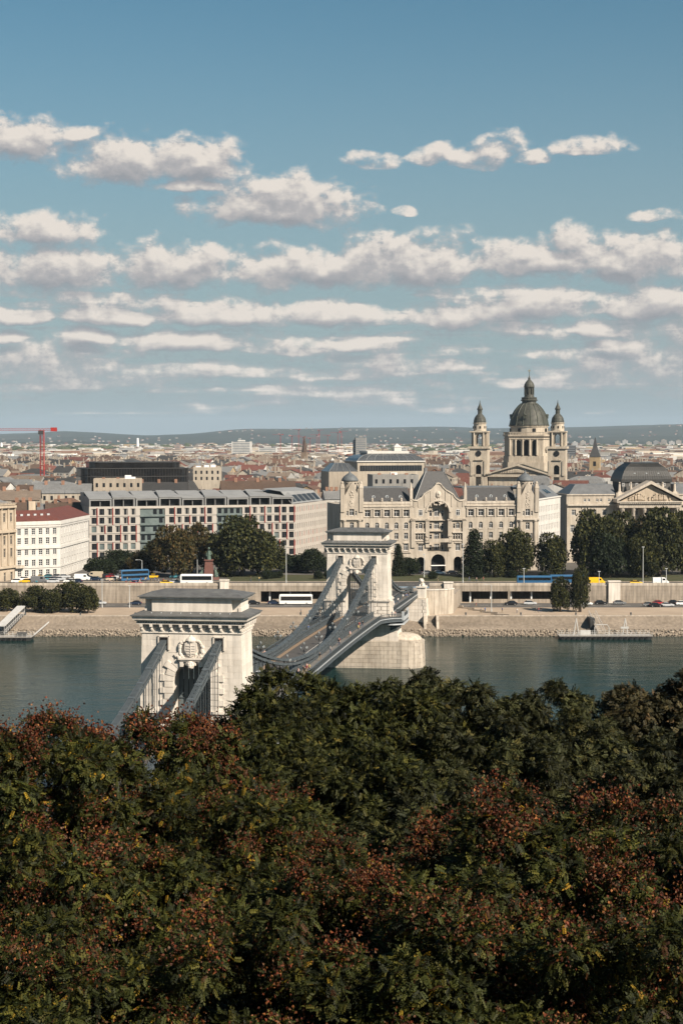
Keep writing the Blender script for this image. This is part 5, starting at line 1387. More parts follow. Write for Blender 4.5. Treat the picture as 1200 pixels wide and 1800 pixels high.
for q in range(8): a = q*math.pi/4; MB().lathe([(.42,DZ(694)),(.36,DZ(682)),(.5,DZ(681))], 6, (3.1*math.cos(a),3.1*math.sin(a))).build('lantern_column', copper, dm)
gold = mat('gilt_cross', (.55,.36,.12), rough=.35, metal=.8)
b = MB(); b.box(-.14,.14,-.14,.14,DZ(656),DZ(649.5)); b.box(-1.0,1.0,-.14,.14,DZ(652.5),DZ(651.6)); b.build('cross', gold, dm)
# nave front and pediment
MB().box(-19.5,19.5,-4,40,0,BZ(834)).build('front_block', bst, bas); MB().box(-32,32,-6,-2,BZ(838),BZ(833.5)).build('front_cornice', bst, bas)
MB().prism_y([(-18.2,BZ(833)),(18.2,BZ(833)),(-.2,BZ(818.6))], -5.5, -4.0).build('pediment', bst, bas)
for s in (-1,1):
    pts = [(0,BZ(818.6)),(0,BZ(816)),(s*20.5,BZ(832)),(s*20.5,BZ(834.2))]; MB().prism_y(pts if s < 0 else pts[::-1], -7.2, -3).build('raking_cornice', bst, bas)
fig = MB()
for i in range(26):
    x = -14+28*i/25; hm = (1-abs(x)/18.2)*5.6*.75; fig.ball((x,-5.6,BZ(833)+hm*.5), max(.3,hm*.46), n=6, sx=.55, sy=.6)
fig.build('pediment_figures', bst, bas)
MB().add([(-19,-3,BZ(833)),(0,-3,BZ(817)),(0,36,BZ(817)),(-19,36,BZ(833)),(19,-3,BZ(833)),(19,36,BZ(833))], [(0,1,2,3),(1,4,5,2)]).build('nave_roof', copper, bas)
for s in (-1,1): MB().box(s*29-9 if s>0 else -31,s*29+2 if s>0 else -20,8,60,0,BZ(846)).build('aisle', bst, bas)
# ---------------------------------------------------------------- the city behind
EXCL = []   # (x, y, radius)
for nm, r in (('palace',0),): pass
def poly_clear(x, y):
    px, _ = topix((x, y, 20))
    Y = y
    if Y < 712 and px < 620: return False
    if Y < 700: return False
    if 150 < px < 610 and Y < 775+ (px-150)*.09: return False
    if 590 < px < 1000 and Y < 722: return False
    if 985 < px < 1300 and Y < 735: return False
    if 815 < px < 1010 and 1118 < Y < 1265: return False
    if 860 < px < 975 and 1060 < Y < 1120: return False
    if 130 < px < 350 and 850 < Y < 960: return False
    if 600 < px < 770 and 905 < Y < 1010: return False
    return True
CG = R(-13); gc, gs = math.cos(CG), math.sin(CG)
WALLS = {'cream': (.47,.41,.33), 'white': (.62,.60,.56), 'beige': (.38,.325,.26), 'grey': (.31,.30,.28), 'ochre': (.42,.31,.18), 'pink': (.40,.30,.25), 'brick': (.30,.17,.115), 'brown': (.24,.175,.125)}
ROOFS = {'red tiled': (.14,.056,.042), 'rust tiled': (.145,.085,.060), 'brown tiled': (.10,.066,.048), 'grey metal': (.19,.19,.187), 'dark slate': (.05,.049,.048), 'pale flat': (.36,.335,.30), 'tan tiled': (.20,.155,.12)}
def cm(d, k, pre): c = d[k]; return mat(pre+k.replace(' ','_'), c, tuple(x*.72 for x in c), scale=.12, rough=.88, streak=.2, rand=.12)
wallw = ['cream']*4+['white']*5+['beige']*4+['grey']*2+['ochre','pink','brick','brown']
roofw = ['red tiled']*2+['rust tiled']*3+['brown tiled']*4+['grey metal']*4+['dark slate']*4+['pale flat']*3+['tan tiled']*2
lots = []
r5 = random.Random(11)
yy = 640.0
for gy in range(0, 60):
    for gx in range(-34, 40):
        # a lot inside its block; streets after every third lot
        lx = gx*23.5 + (gx//3)*13.0; ly = 560 + gy*25.0 + (gy//2)*12.0
        lx += r5.uniform(-1.5,1.5); ly += r5.uniform(-1.5,1.5)
        x = lx*gc - ly*gs - 60; y = lx*gs + ly*gc
        if not 700 < y < 2650: continue
        px, py = topix((x, y, 30))
        if not -70 < px < 1270 or not poly_clear(x, y): continue
        if r5.random() < .07: continue
        lots.append((y, x, px))
lots.sort()
def sector(px):
    return 'behind white corner building' if px < 150 else 'behind hotel left half' if px < 340 else 'behind hotel right half' if px < 560 else 'behind palace left wing' if px < 740 else 'behind palace right wing' if px < 880 else 'near the basilica' if px < 1000 else 'behind pediment building'
def house(b_w, b_r, b_x, w, d, h, kind, rise, rr, wm=True):
    """walls, roof and extras (chimneys, dormers) of a town house about the origin"""
    b_w.box(-w/2,w/2,-d/2,d/2,0,h)
    o = .35
    if kind == 'flat':
        b_r.box(-w/2+.3,w/2-.3,-d/2+.3,d/2-.3,h+.0,h+.12); b_w.box(-w/2,w/2,-d/2,-d/2+.28,h,h+.9); b_w.box(-w/2,w/2,d/2-.28,d/2,h,h+.9); b_w.box(-w/2,-w/2+.28,-d/2+.28,d/2-.28,h,h+.9); b_w.box(w/2-.28,w/2,-d/2+.28,d/2-.28,h,h+.9)
        for _ in range(rr.randint(1,3)):
            x, y = rr.uniform(-w/3,w/3), rr.uniform(-d/3,d/3); b_x.box(x-1.5,x+1.5,y-1.2,y+1.2,h+.1,h+rr.uniform(1.5,3.2))
    elif kind == 'gable':
        b_r.add([(-w/2-o,-d/2-o,h),(w/2+o,-d/2-o,h),(w/2+o,0,h+rise),(-w/2-o,0,h+rise),(w/2+o,d/2+o,h),(-w/2-o,d/2+o,h)], [(0,1,2,3),(3,2,4,5)])
        b_w.add([(-w/2,-d/2,h),(-w/2,0,h+rise-.4),(-w/2,d/2,h)], [(2,1,0)]); b_w.add([(w/2,-d/2,h),(w/2,0,h+rise-.4),(w/2,d/2,h)], [(0,1,2)])
    elif kind == 'hip':
        k = min(w,d)*.42
        if w >= d: b_r.add([(-w/2-o,-d/2-o,h),(w/2+o,-d/2-o,h),(w/2+o,d/2+o,h),(-w/2-o,d/2+o,h),(-w/2+k,0,h+rise),(w/2-k,0,h+rise)], [(0,1,5,4),(1,2,5),(2,3,4,5),(3,0,4)])
        else: b_r.add([(-w/2-o,-d/2-o,h),(w/2+o,-d/2-o,h),(w/2+o,d/2+o,h),(-w/2-o,d/2+o,h),(0,-d/2+k,h+rise),(0,d/2-k,h+rise)], [(0,1,4),(1,2,5,4),(2,3,5),(3,0,4,5)])
    else:       # mansard
        k = 2.2; b_r.frust(-w/2-o,w/2+o,-d/2-o,d/2+o,h,-w/2+k,w/2-k,-d/2+k,d/2-k,h+rise*.85); b_r.frust(-w/2+k,w/2-k,-d/2+k,d/2-k,h+rise*.85,-w/2+k+4,w/2-k-4,-d/2+k+4,d/2-k-4,h+rise*1.1)
        for i in range(int(w/4)):
            x = -w/2+2.6+i*4; b_x.box(x-.7,x+.7,-d/2+.1,-d/2+2.0,h+.6,h+2.4)
WINm = glass_d
made = 0; far_lots = []
for y, x, px in lots:
    if made >= 262: far_lots.append((y, x, px)); continue
    made += 1; rr = random.Random(int(x*7+y*13))
    w, d = rr.uniform(16,25), rr.uniform(15,25); h = rr.uniform(14.5,21.0)
    if rr.random() < .08: h += 4
    if 150 < px < 600 and y < 860: h = min(h, 20)
    wc, rc = rr.choice(wallw), rr.choice(roofw)
    kind = 'flat' if rc == 'pale flat' else rr.choice(['hip','gable','mansard']) if rc in ('grey metal','dark slate') else rr.choice(['hip','gable','gable'])
    rise = rr.uniform(3.2,6.2); rot = CG + rr.choice([0,0,math.pi/2])+rr.uniform(-.03,.03)
    kn = {'flat':'flat roof','hip':'hip roof','gable':'gable roof','mansard':'mansard roof'}[kind]
    rn = {'pale flat':'pale'}.get(rc, rc)
    root = thing('town_house', (x, y, UZ), rot, '%s house with %s %s %s' % (wc, rn.replace(' tiled',''), kn, sector(px)), 'building', 'town houses behind the river front')
    bw_, br_, bx_ = MB(), MB(), MB()
    house(bw_, br_, bx_, w, d, h, kind, rise, rr)
    wmat = cm(WALLS, wc, 'render_'); rmat = cm(ROOFS, rc, 'roof_')
    bw_.build('wall', wmat, root); br_.build('roof', rmat, root)
    if bx_.v: tag(bx_.build('roof_boxes' if kind == 'flat' else 'dormers', rr.choice([wmat, rmat, frame_w]), root), kind='stuff')
    if kind != 'flat':
        for _ in range(rr.randint(1,4)):
            cx_, cy_ = rr.uniform(-w/2+1,w/2-1), rr.uniform(-d*.25,d*.25); zz_ = h+rise*(1-abs(cy_)/(d/2))
            MB().box(cx_-.55,cx_+.55,cy_-.4,cy_+.4,h,zz_+rr.uniform(1.0,2.2)).build('chimney', cm(WALLS, rr.choice(['brick','beige','cream']), 'render_'), root)
    # rows of windows on the faces turned to the river and the sun
    ww = MB()
    for j in range(int((h-1)/3.5)):
        z0 = h-2.9-j*3.5
        if j > 3: break
        for i in range(int(w/3)): xx = -w/2+1.5+i*(w-1)/int(w/3); ww.box(xx-.5,xx+.5,-d/2-.03,-d/2,z0,z0+1.8)
        for i in range(int(d/3)): q_ = -d/2+1.5+i*(d-1)/int(d/3); ww.box(w/2,w/2+.03,q_-.5,q_+.5,z0,z0+1.8); ww.box(-w/2-.03,-w/2,q_-.5,q_+.5,z0,z0+1.8)
    tag(ww.build('windows', WINm, root), kind='stuff')
    if rr.random() < .45:
        b = MB(); b.tube([(0,0,h+rise*.3),(0,0,h+rise+3.2)], .06, 4); b.box(-.7,.7,-.03,.03,h+rise+2.2,h+rise+2.3); b.build('aerial', iron_d, root)
print('town houses', made, 'far', len(far_lots))
# roofs too far to tell apart: one mass
farm = mat('far_city', (.5,.5,.5), attr=True, rough=.9)
class CB:
    def __init__(s): s.V = []; s.F = []; s.C = []
    def put(s, mb, col, x, y, z, rot):
        c, n = math.cos(rot), math.sin(rot); o = len(s.V)
        s.V += [(p[0]*c-p[1]*n+x, p[0]*n+p[1]*c+y, p[2]+z) for p in mb.v]; s.C += [col]*len(mb.v)
        for f in mb.f:
            if len(f) == 4: s.F.append(tuple(i+o for i in f))
            elif len(f) == 3: s.F.append((f[0]+o,f[1]+o,f[2]+o,f[2]+o))
            else: s.F += [(f[0]+o,f[i]+o,f[i+1]+o,f[i+1]+o) for i in range(1,len(f)-1)]
    def mesh(s, name, m):
        me = bpy.data.meshes.new(name); me.from_pydata(s.V, [], [f if f[2] != f[3] else f[:3] for f in s.F]); me.materials.append(m)
        a = me.color_attributes.new('col', 'FLOAT_COLOR', 'POINT'); a.data.foreach_set('color', np.array([(*c,1) for c in s.C], dtype=np.float32).ravel()); return me
def jit(c, rr, k=.18): f = .84+rr.uniform(-k,k); return tuple(min(.85,x*f) for x in c)
cb = CB(); rr = random.Random(5)
for y, x, px in far_lots:
    w, d, h = rr.uniform(15,26), rr.uniform(14,24), rr.uniform(13,22)
    wc, rc = rr.choice(wallw), rr.choice(roofw); kind = 'flat' if rc == 'pale flat' else rr.choice(['hip','gable'])
    a, b, c = MB(), MB(), MB(); house(a, b, c, w, d, h, kind, rr.uniform(3,6), rr)
    rot = CG+rr.choice([0,math.pi/2]); cb.put(a, jit(WALLS[wc],rr), x, y, UZ, rot); cb.put(b, jit(ROOFS[rc],rr), x, y, UZ, rot)
    if c.v: cb.put(c, jit((.55,.5,.45),rr), x, y, UZ, rot)
    for _ in range(2):
        k = MB().box(-.6,.6,-.4,.4,h,h+rr.uniform(5,8)); cb.put(k, jit(WALLS['beige'],rr), x+rr.uniform(-6,6), y+rr.uniform(-4,4), UZ, rot)
    k = MB()
    for j in range(2):
        for i in range(5): k.box(-w/2+2+i*w/5.5-.5,-w/2+2+i*w/5.5+.6,-d/2-.05,-d/2,h-3-j*3.6,h-1.2-j*3.6)
    cb.put(k, (.06,.055,.05), x, y, UZ, rot)
# coarser beyond 2.6 km, then the suburbs on the slopes
n = 0
while n < 7500:
    y = 2500*(9000/2500)**(rr.random()**.8); x = rr.uniform(-.215,.215)*y
    dens = float(vnoise(x, y, .0016, 4)); 
    if dens < .40: continue
    n += 1; big = rr.random() < .12
    w, d, h = (rr.uniform(25,70), rr.uniform(12,20), rr.uniform(10,20)) if big else (rr.uniform(10,24), rr.uniform(9,18), rr.uniform(6,15))
    wc = rr.choice(wallw+['white']*3); rc = rr.choice(roofw+['red tiled']*2); a, b, c = MB(), MB(), MB()
    house(a, b, c, w, d, h, 'gable' if not big else 'flat', rr.uniform(2.5,5), rr); rot = rr.choice([CG,CG+math.pi/2,CG+.5])
    cb.put(a, jit(WALLS[wc],rr,.3), x, y, UZ, rot); cb.put(b, jit(ROOFS[rc if not big else 'pale flat'],rr,.3), x, y, UZ, rot)
for _ in range(400):
    y = rr.uniform(9200,15800); x = rr.uniform(-.215,.215)*y
    if float(vnoise(x, y, .0011, 6)) < .47: continue
    z = float(hills(np.array([x]), np.array([y]))[0])-2; a = MB().box(-rr.uniform(4,10),rr.uniform(4,10),-5,5,0,rr.uniform(7,12)); b = MB().frust(-10,10,-6,6,8,-8,8,-.5,.5,13)
    cb.put(a, jit((.36,.33,.30),rr,.3), x, y, z, rr.uniform(-.5,.5)); 
    if rr.random() < .6: cb.put(b, jit(ROOFS['red tiled'],rr,.3), x, y, z, rr.uniform(-.5,.5))
tag(ob('far_rooftops', cb.mesh('far_rooftops', farm)), 'dense far roofs and houses running to the hills', 'rooftops', kind='stuff')
# far slab blocks and towers one can pick out, each a thing
def slab_block(px, py_top, wpx, Y, label, col='white', depth=14, name='apartment_block', hmin=None, bands=True, wm=None):
    p = at(px, py_top, Y); w = wpx*Y/3000; h = p.z-UZ
    r = thing(name, (p.x, p.y, UZ), CG*.3, label, 'tower block' if h > w*.6 else 'building', 'far apartment blocks')
    m = wm or cm(WALLS, col, 'render_'); MB().box(-w/2,w/2,0,depth,0,h).build('wall', m, r)
    MB().box(-w/5,w/6,depth*.3,depth*.7,h,h+3).build('roof_house', m, r)
    if bands:
        b = MB(); n_ = max(3, int(h/3.4))
        for j in range(n_): b.box(-w/2+w*.06,w/2-w*.06,-.1,0,2+j*h/n_,3.7+j*h/n_)
        tag(b.build('window_bands', mat('far_window_band', (.14,.15,.16), rough=.4), r), kind='stuff')
    return r
slab_block(424, 776, 34, 3600, 'white slab block standing above the trees in the distance', 'white', 20)
slab_block(470, 787, 32, 3700, 'low white wing right of the far slab block', 'white', 20)
slab_block(312, 781, 10, 4200, 'narrow pink tower block left of the white slab', 'pink', 16)
slab_block(138, 795, 14, 5200, 'pale twin tower block right of the red crane base', 'cream')
slab_block(158, 796, 14, 5200, 'pale twin tower block beside the striped dome', 'cream')
for i, px in enumerate((12,30,48,66,84,100,118,172,190,205,222,246,262,278,330,345)): slab_block(px, 788-(i*7%5), 13+(i*5%6), 7200+i*60, 'pale housing slab in the far left row under the hills', ('white','cream','pink','beige')[i%4], 18)
for i, px in enumerate((1010,1024,1040,1085,1098,1140,1152,1166,1180,1192)): slab_block(px, 777-(i*7%5), 9+(i*5%5), 7600+i*70, 'pale housing slab in the far right row under the hills', ('white','cream','grey','beige')[i%4], 18)
slab_block(227, 788, 40, 4600, 'long pale flat block left of the narrow pink tower', 'white', 30)
tower = slab_block(634, 769, 18, 2900, 'tall grey office tower behind the glazed roof palace', 'grey', 18, 'office_tower')
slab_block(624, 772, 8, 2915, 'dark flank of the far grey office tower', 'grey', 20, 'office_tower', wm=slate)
slab_block(705, 787, 20, 3300, 'pale flat block right of the grey office tower', 'white')
slab_block(790, 796, 34, 2500, 'white commercial block left of the left bell tower', 'white')
slab_block(1000, 783, 22, 2600, 'dark modern block right of the right bell tower', 'grey', wm=slate)
# chimneys / thin stacks
for px, py, Y, lab in ((242,770,6000,'thin pale chimney stack rising on the far left plain'),(3,778,6500,'thin white stack at the left picture edge')):
    p = at(px, py, Y); o = MB().lathe([(6,0),(4,p.z-UZ)], 10).build('chimney_stack', frame_w, None, (p.x,p.y,UZ)); tag(o, lab, 'chimney')
# striped dome tent
p = at(110, 806, 3300); hh = at(110,797,3300).z-at(110,806,3300).z
dome = thing('striped_dome', (p.x,p.y,p.z-9), 0, 'red and white striped domed balloon beyond the crane', 'balloon')
redp = mat('red_paint', (.45,.05,.05), rough=.6); rad = 9*3300/3000*.95
for i in range(16):
    a0, a1 = i*math.pi/8, (i+1)*math.pi/8; vs = []; fs = []
    for j in range(9):
        f = -math.pi/5+ (math.pi/2+math.pi/5)*j/8; r_ = rad*math.cos(f); z_ = rad*math.sin(f)*.95+6
        vs += [(r_*math.cos(a0),r_*math.sin(a0),z_),(r_*math.cos(a1),r_*math.sin(a1),z_)]
    fs = [(2*j,2*j+1,2*j+3,2*j+2) for j in range(8)]
    MB().add(vs, fs).build('gore', redp if i % 2 else frame_w, dome)
MB().lathe([(rad*.6,-8),(rad*.8,0)], 12).build('base', frame_w, dome)

# black glass office block
F = Fac(145, 886, 318, 900)
blk = thing('glass_office', F.a, F.rz, 'long low black glass office block with stepped curved ends', 'office')
bglass = mat('black_glass', (.006,.006,.007), (.018,.017,.016), scale=.12, rough=.06, spec=.6)
z0, z1, z2 = F.z(870,240), F.z(824,240), F.z(813.5,240)
def rounded(x0, x1, y0, y1, r, n=6):
    p = []
    for cx, cy_, a in ((x1-r,y0+r,-90),(x1-r,y1-r,0),(x0+r,y1-r,90),(x0+r,y0+r,180)):
        for i in range(n+1): t_ = R(a+90*i/n); p.append((cx+r*math.cos(t_), cy_+r*math.sin(t_)))
    return p
MB().prism(rounded(0,F.L*1.10,0,30,6), 0, z1).build('lower_storeys', bglass, blk)
MB().prism(rounded(F.L*.09,F.L*1.02,3,26,5), z1+.4, z2).build('upper_storey', bglass, blk)
slabm = mat('dark_slab_edge', (.03,.029,.028), rough=.5)
for z in (z1, z1-4.2, z1-8.4): MB().prism(rounded(-.25,F.L*1.10+.25,-.25,30.2,6.1), z-.05, z+.38).build('floor_slab', slabm, blk)
MB().prism(rounded(F.L*.09-.2,F.L*1.02+.2,2.8,26,5), z2, z2+.4).build('roof_slab', slabm, blk)
b = MB()
for i in range(36): x = 3+i*(F.L*1.1-6)/35; b.box(x-.05,x+.05,-.12,0,0,z1)
tag(b.build('mullions', slabm, blk), kind='stuff')
# glazed-roof palace (white) in the middle distance
F = Fac(628, 920, 745, 930)
gl = thing('glazed_palace', F.a, F.rz, 'long white palace with tall curved glazed mansard roof', 'building')
zz = lambda py: F.z(py, 690)
MB().box(0,F.L,0,26,0,zz(812)).build('wall', cm(WALLS,'cream','render_'), gl); MB().box(-.6,F.L+.6,-.6,26.6,zz(812),zz(810)).build('cornice', white_w, gl)
lay = [(0,0,zz(810)),(1.4,1.2,zz(805)),(4,3,zz(800.5)),(8,5.5,zz(797.5))]
vs = []; fs = []
for dx, dy_, z in lay: vs += [(dx,dy_,z),(F.L-dx,dy_,z),(F.L-dx,26-dy_,z),(dx,26-dy_,z)]
for j in range(3):
    for i in range(4): fs.append((j*4+i,j*4+(i+1)%4,j*4+4+(i+1)%4,j*4+4+i))
fs.append((12,13,14,15)); MB().add(vs, fs).build('glazed_roof', mat('grey_roof_glass', (.045,.05,.055), (.075,.08,.085), scale=.2, rough=.2), gl)
MB().box(7,F.L-7,5,21,zz(797.5),zz(793)).build('roof_parapet', white_w, gl)
for i in range(9):
    f = i/8; b = MB(); b.tube([(dx+(F.L-2*dx)*f, dy_-.1, z) for dx, dy_, z in lay], .2, 5); b.build('roof_rib', zinc, gl)
for px in (708.5,): b = MB(); x = F.x(px); b.box(x-2,x+2,10,14,zz(793),zz(786)); b.frust(x-2.3,x+2.3,9.7,14.3,zz(786),x-.2,x+.2,11.8,12.2,zz(780)); b.build('roof_turret', white_w, gl)
bb = MB()
for i in range(24): x = 2+i*(F.L-4)/23; bb.box(x-.7,x+.7,-.05,0,zz(828),zz(818))
tag(bb.build('windows', glass_d, gl), kind='stuff')
F = Fac(578, 886, 628, 889); g2 = thing('glass_mansard_house', F.a, F.rz, 'lower house with dark glass mansard left of the glazed palace', 'building')
zz = lambda py: F.z(py, 600)
MB().box(0,F.L,0,22,0,zz(829)).build('wall', cm(WALLS,'beige','render_'), g2); MB().frust(0,F.L,0,22,zz(829),4,F.L-4,5,17,zz(814.5)).build('mansard', MATS['grey_roof_glass'], g2)
for i in range(5): f = i/4; b = MB(); b.tube([(F.L*f,-.1,zz(829)),(4+(F.L-8)*f,4.9,zz(814.5))], .2, 5); b.build('roof_rib', zinc, g2)
# white stepped houses just behind the palace, plain light walls that catch the eye
for k, (pa, pb, Y, pt, wc, rc, lab) in enumerate((
    (572,600,792,862,'white','grey metal','tall white firewall house squeezed left of the palace turret'),
    (655,735,760,838,'grey','pale flat','pale grey flat roofed block right behind palace left wing'),
    (520,572,825,866,'white','tan tiled','white house with pale roof behind hotel right end'),
    (-10,70,720,862,'beige','tan tiled','tan mansard block above the roof of tan building'),
    (20,60,690,882,'brown','brown tiled','brown brick firewall behind the white corner building'),
    (80,165,705,884,'brick','brown tiled','brown brick rear building between tan building and hotel'),
    (60,160,770,851,'cream','grey metal','cream building with grey metal roof left of the hotel roof'),
    (165,250,800,845,'beige','pale flat','beige stepped roof building below the black glass office'),
    (230,330,830,848,'grey','dark slate','dark slate roof block between hotel and glass office'),
    (390,520,800,846,'brown','brown tiled','dark brown roofed block behind the hotel middle'),
    (340,390,1000,824,'cream','pale flat','cream cubic block right of the black glass office'))):
    F = Fac(pa, Y, pb, Y+(pb-pa)*.03); h = F.z(pt, (pa+pb)/2); r = thing('rear_building', F.a, F.rz, lab, 'building', 'individual buildings behind the front')
    rr = random.Random(k); roof = 'flat' if rc == 'pale flat' else 'gable'; rise = 0 if roof == 'flat' else 4.2
    a, b, c = MB(), MB(), MB(); house(a, b, c, F.L, 18, h-rise, roof, rise, rr)
    off = (F.L/2, 9.2, 0); a.build('wall', cm(WALLS,wc,'render_'), r, off); b.build('roof', cm(ROOFS,rc,'roof_'), r, off)
    if c.v: tag(c.build('roof_boxes', frame_w, r, off), kind='stuff')
    for i in range(3): x = F.L*(.2+.3*i); MB().box(x-.7,x+.7,8,9.2,h-rise,h+1.4).build('chimney', cm(WALLS,'brick','render_'), r)
    ww = MB()
    for j in range(2):
        for i in range(int(F.L/3.2)): x = 1.6+i*3.2; ww.box(x-.55,x+.55,.15,.2,h-rise-3-j*3.6,h-rise-1.1-j*3.6)
    tag(ww.build('windows', glass_d, r), kind='stuff')
# yellow church tower on the right
p = at(1045, 803, 1500); r = thing('church_tower', (p.x,p.y,UZ), CG, 'yellow church tower with dark spire right of the basilica', 'church'); h = zat(803,1500)-UZ
MB().box(-4.5,4.5,-4.5,4.5,0,h).build('shaft', cm(WALLS,'ochre','render_'), r); MB().frust(-4.8,4.8,-4.8,4.8,h,-2,2,-2,2,h+8).build('roof', slate, r); MB().frust(-2,2,-2,2,h+8,-.3,.3,-.3,.3,h+17).build('spire', slate, r)
MB().box(-1.2,1.2,-4.6,-4.5,h-8,h-4).build('louvre', black, r)
p = at(535, 790, 2300); r = thing('church_tower', (p.x,p.y,UZ), CG, 'slim brown church spire left of the office tower', 'church'); h = zat(795,2300)-UZ
MB().box(-4,4,-4,4,0,h).build('shaft', cm(WALLS,'brown','render_'), r); MB().lathe([(4.2,h),(.2,h+22)], 8).build('spire', cm(ROOFS,'brown tiled','roof_'), r)

# ---- cranes
cranem = mat('crane_red', (.36,.035,.03), (.28,.03,.026), scale=.5, rough=.5)
def crane(px, ybase, ytop, Y, jib_l, jib_r, label, wpx=3.0, group=None):
    P = at(px, ybase, Y); k = Y/3000; w = wpx*k; h = zat(ytop, Y)-P.z
    r = thing('tower_crane', P, 0, label, 'crane', group)
    def lattice(a, b, w, n, ax):
        m = MB(); a = Vector(a); b = Vector(b); d = (b-a)
        e1 = Vector((1,0,0)) if ax == 'z' else Vector((0,0,1)); e2 = Vector((0,1,0)); t_ = w*.065
        cs = [a+e1*(sx*w/2)+e2*(sy*w/2) for sx, sy in ((-1,-1),(1,-1),(1,1),(-1,1))]
        for c in cs: m.tube([c, c+d], t_, 4)
        for i in range(n):
            f0, f1 = d*(i/n), d*((i+1)/n)
            for q in range(4): m.tube([cs[q]+f0, cs[(q+1)%4]+f1], t_*.6, 3); m.tube([cs[q]+f0, cs[(q+1)%4]+f0], t_*.6, 3)
        return m
    lattice((0,0,0),(0,0,h), w, int(h/w/1.1), 'z').build('mast', cranem, r)
    lattice((0,0,h),(jib_l*k,0,h), w*.55, max(4,int(abs(jib_l*k)/w/.8)), 'x').build('jib', cranem, r)
    lattice((0,0,h),(jib_r*k,0,h), w*.6, max(2,int(abs(jib_r*k)/w/.8)), 'x').build('counter_jib', cranem, r)
    MB().box(min(.6*jib_r*k,jib_r*k),max(.6*jib_r*k,jib_r*k),-w*.5,w*.5,h-w*.5,h+w*.55).build('counterweight', cranem, r)
    MB().box(-w*.9,w*.5,-w*.9,-w*.2,h-w*1.3,h-w*.3).build('cab', slate, r)
    return r
crane(75, 836, 755, 1000, -110, 26, 'tall red tower crane at the left skyline', 6.5)
for px, yb, yt, Y, jl, jr in ((493,800,764,3800,-14,5),(513,800,766,4000,16,-5),(525,797,755,4300,-8,3),(533,799,768,3900,-12,4),(545,800,770,3900,10,-4),(557,800,764,4000,-12,5),(561,798,756,4300,9,-3),(576,797,765,3900,-10,4),(594,798,760,4000,-14,5),(600,798,758,4100,12,-4)):
    crane(px, yb, yt, Y, jl, jr, 'small distant red crane in the cluster left of the office tower', 1.6, 'distant cranes')
crane(814, 836, 798, 1700, 8, -4, 'red crane left of the left bell tower', 3.0)
# far belts of trees
n = 2600; rg = np.random.default_rng(9)
y = 2300*(8800/2300)**(rg.random(n)**.8); x = rg.uniform(-.215,.215,n)*y; keep = vnoise(x,y,.0016,4) < .47; x, y = x[keep], y[keep]; n = len(x)
s = rg.uniform(5,11,n)*np.clip(y/3500,.8,2.0)
V = iv[None]*s[:,None,None]*np.array([1.3,1.0,.75])*rg.uniform(.7,1.2,(n,len(iv),1)) + np.stack([x,y,np.full(n,UZ+5.)],1)[:,None]
Fq = iF[None]+(np.arange(n)*len(iv))[:,None,None]
colr = (rg.uniform(.7,1.3,(n,1,1))*np.array([.045,.055,.022])*np.ones((1,len(iv),1)))
tag(ob('far_trees', np_mesh('far_trees', V.reshape(-1,3), Fq.reshape(-1,3), mat('far_foliage', (.05,.06,.03), attr=True, rough=1), colr.reshape(-1,3))), 'belts of dark trees on the distant plain', 'trees', kind='stuff')
# ---------------------------------------------------------------- foliage
leafm = mat('leaves', (.05,.06,.03), attr=True, rough=.65, spec=.16, trans=.16)
def leaf_cloud(name, lobes, per, size, cols, seed, droop=.3, flat=.0):
    """many small folded leaves spread over lobes (cx,cy,cz,r); colours drawn from the palette per leaf"""
    g = np.random.default_rng(seed); lob = np.array(lobes)
    w = lob[:,3]**2; k = g.choice(len(lob), size=int(per*len(lob)), p=w/w.sum()); n = len(k)
    d = g.normal(size=(n,3)); d[:,2] += .25; d /= np.linalg.norm(d,axis=1)[:,None]
    c = lob[k,:3]; rad = lob[k,3:4]*(.55+.5*g.random((n,1))**.6)
    P = c + d*rad*np.array([1,1,.82])
    ax = d*.6 + g.normal(size=(n,3))*.6 + np.array([0,0,-droop]); ax /= np.linalg.norm(ax,axis=1)[:,None]
    sd_ = np.cross(ax, g.normal(size=(n,3))); sd_ /= np.linalg.norm(sd_,axis=1)[:,None]
    s = size*g.uniform(.6,1.3,(n,1)); up = np.cross(sd_, ax)*s*.18
    V = np.stack([P, P+ax*s*.5+sd_*s*.36+up, P+ax*s, P+ax*s*.5-sd_*s*.36+up], 1)
    F = (np.arange(n)*4)[:,None]+np.array([0,1,2,3])
    pal = np.array([q[:3] for q in cols]); pw = np.array([q[3] for q in cols]); pick = g.choice(len(pal), size=n, p=pw/pw.sum())
    tone = g.uniform(.75,1.25,(n,1)); lobt = g.uniform(.8,1.2,len(lob))[k][:,None]
    C = np.repeat((pal[pick]*tone*lobt)[:,None], 4, 1)
    return np_mesh(name, V.reshape(-1,3), F, leafm, C.reshape(-1,3))
def crown_lobes(r, hgt, n, seed, shape='round'):
    g = random.Random(seed); L = []
    for i in range(n):
        f = (i+.5)/n; ph = math.acos(1-1.75*f) if shape != 'cone' else 0; a = i*2.39996+g.uniform(-.3,.3)
        if shape == 'cone':
            z = f*hgt; rr_ = r*(1-f)**.75*g.uniform(.55,.9); L.append((rr_*math.cos(a), rr_*math.sin(a), z+.6, r*(.30+.30*(1-f))))
        else:
            q = g.uniform(.55,.92); L.append((r*q*math.sin(ph)*math.cos(a), r*q*math.sin(ph)*math.sin(a), hgt*.5+hgt*.46*q*math.cos(ph), r*g.uniform(.22,.40)))
    return L
GR = [(0.0336, 0.0372, 0.012, 5), (0.048, 0.0492, 0.0144, 4), (0.072, 0.0672, 0.0192, 2), (0.0168, 0.0216, 0.0084, 4)]
BR = [(0.066, 0.0462, 0.0165, 4), (0.0462, 0.0418, 0.0154, 4), (0.0858, 0.055, 0.0176, 2), (0.033, 0.033, 0.0121, 3)]
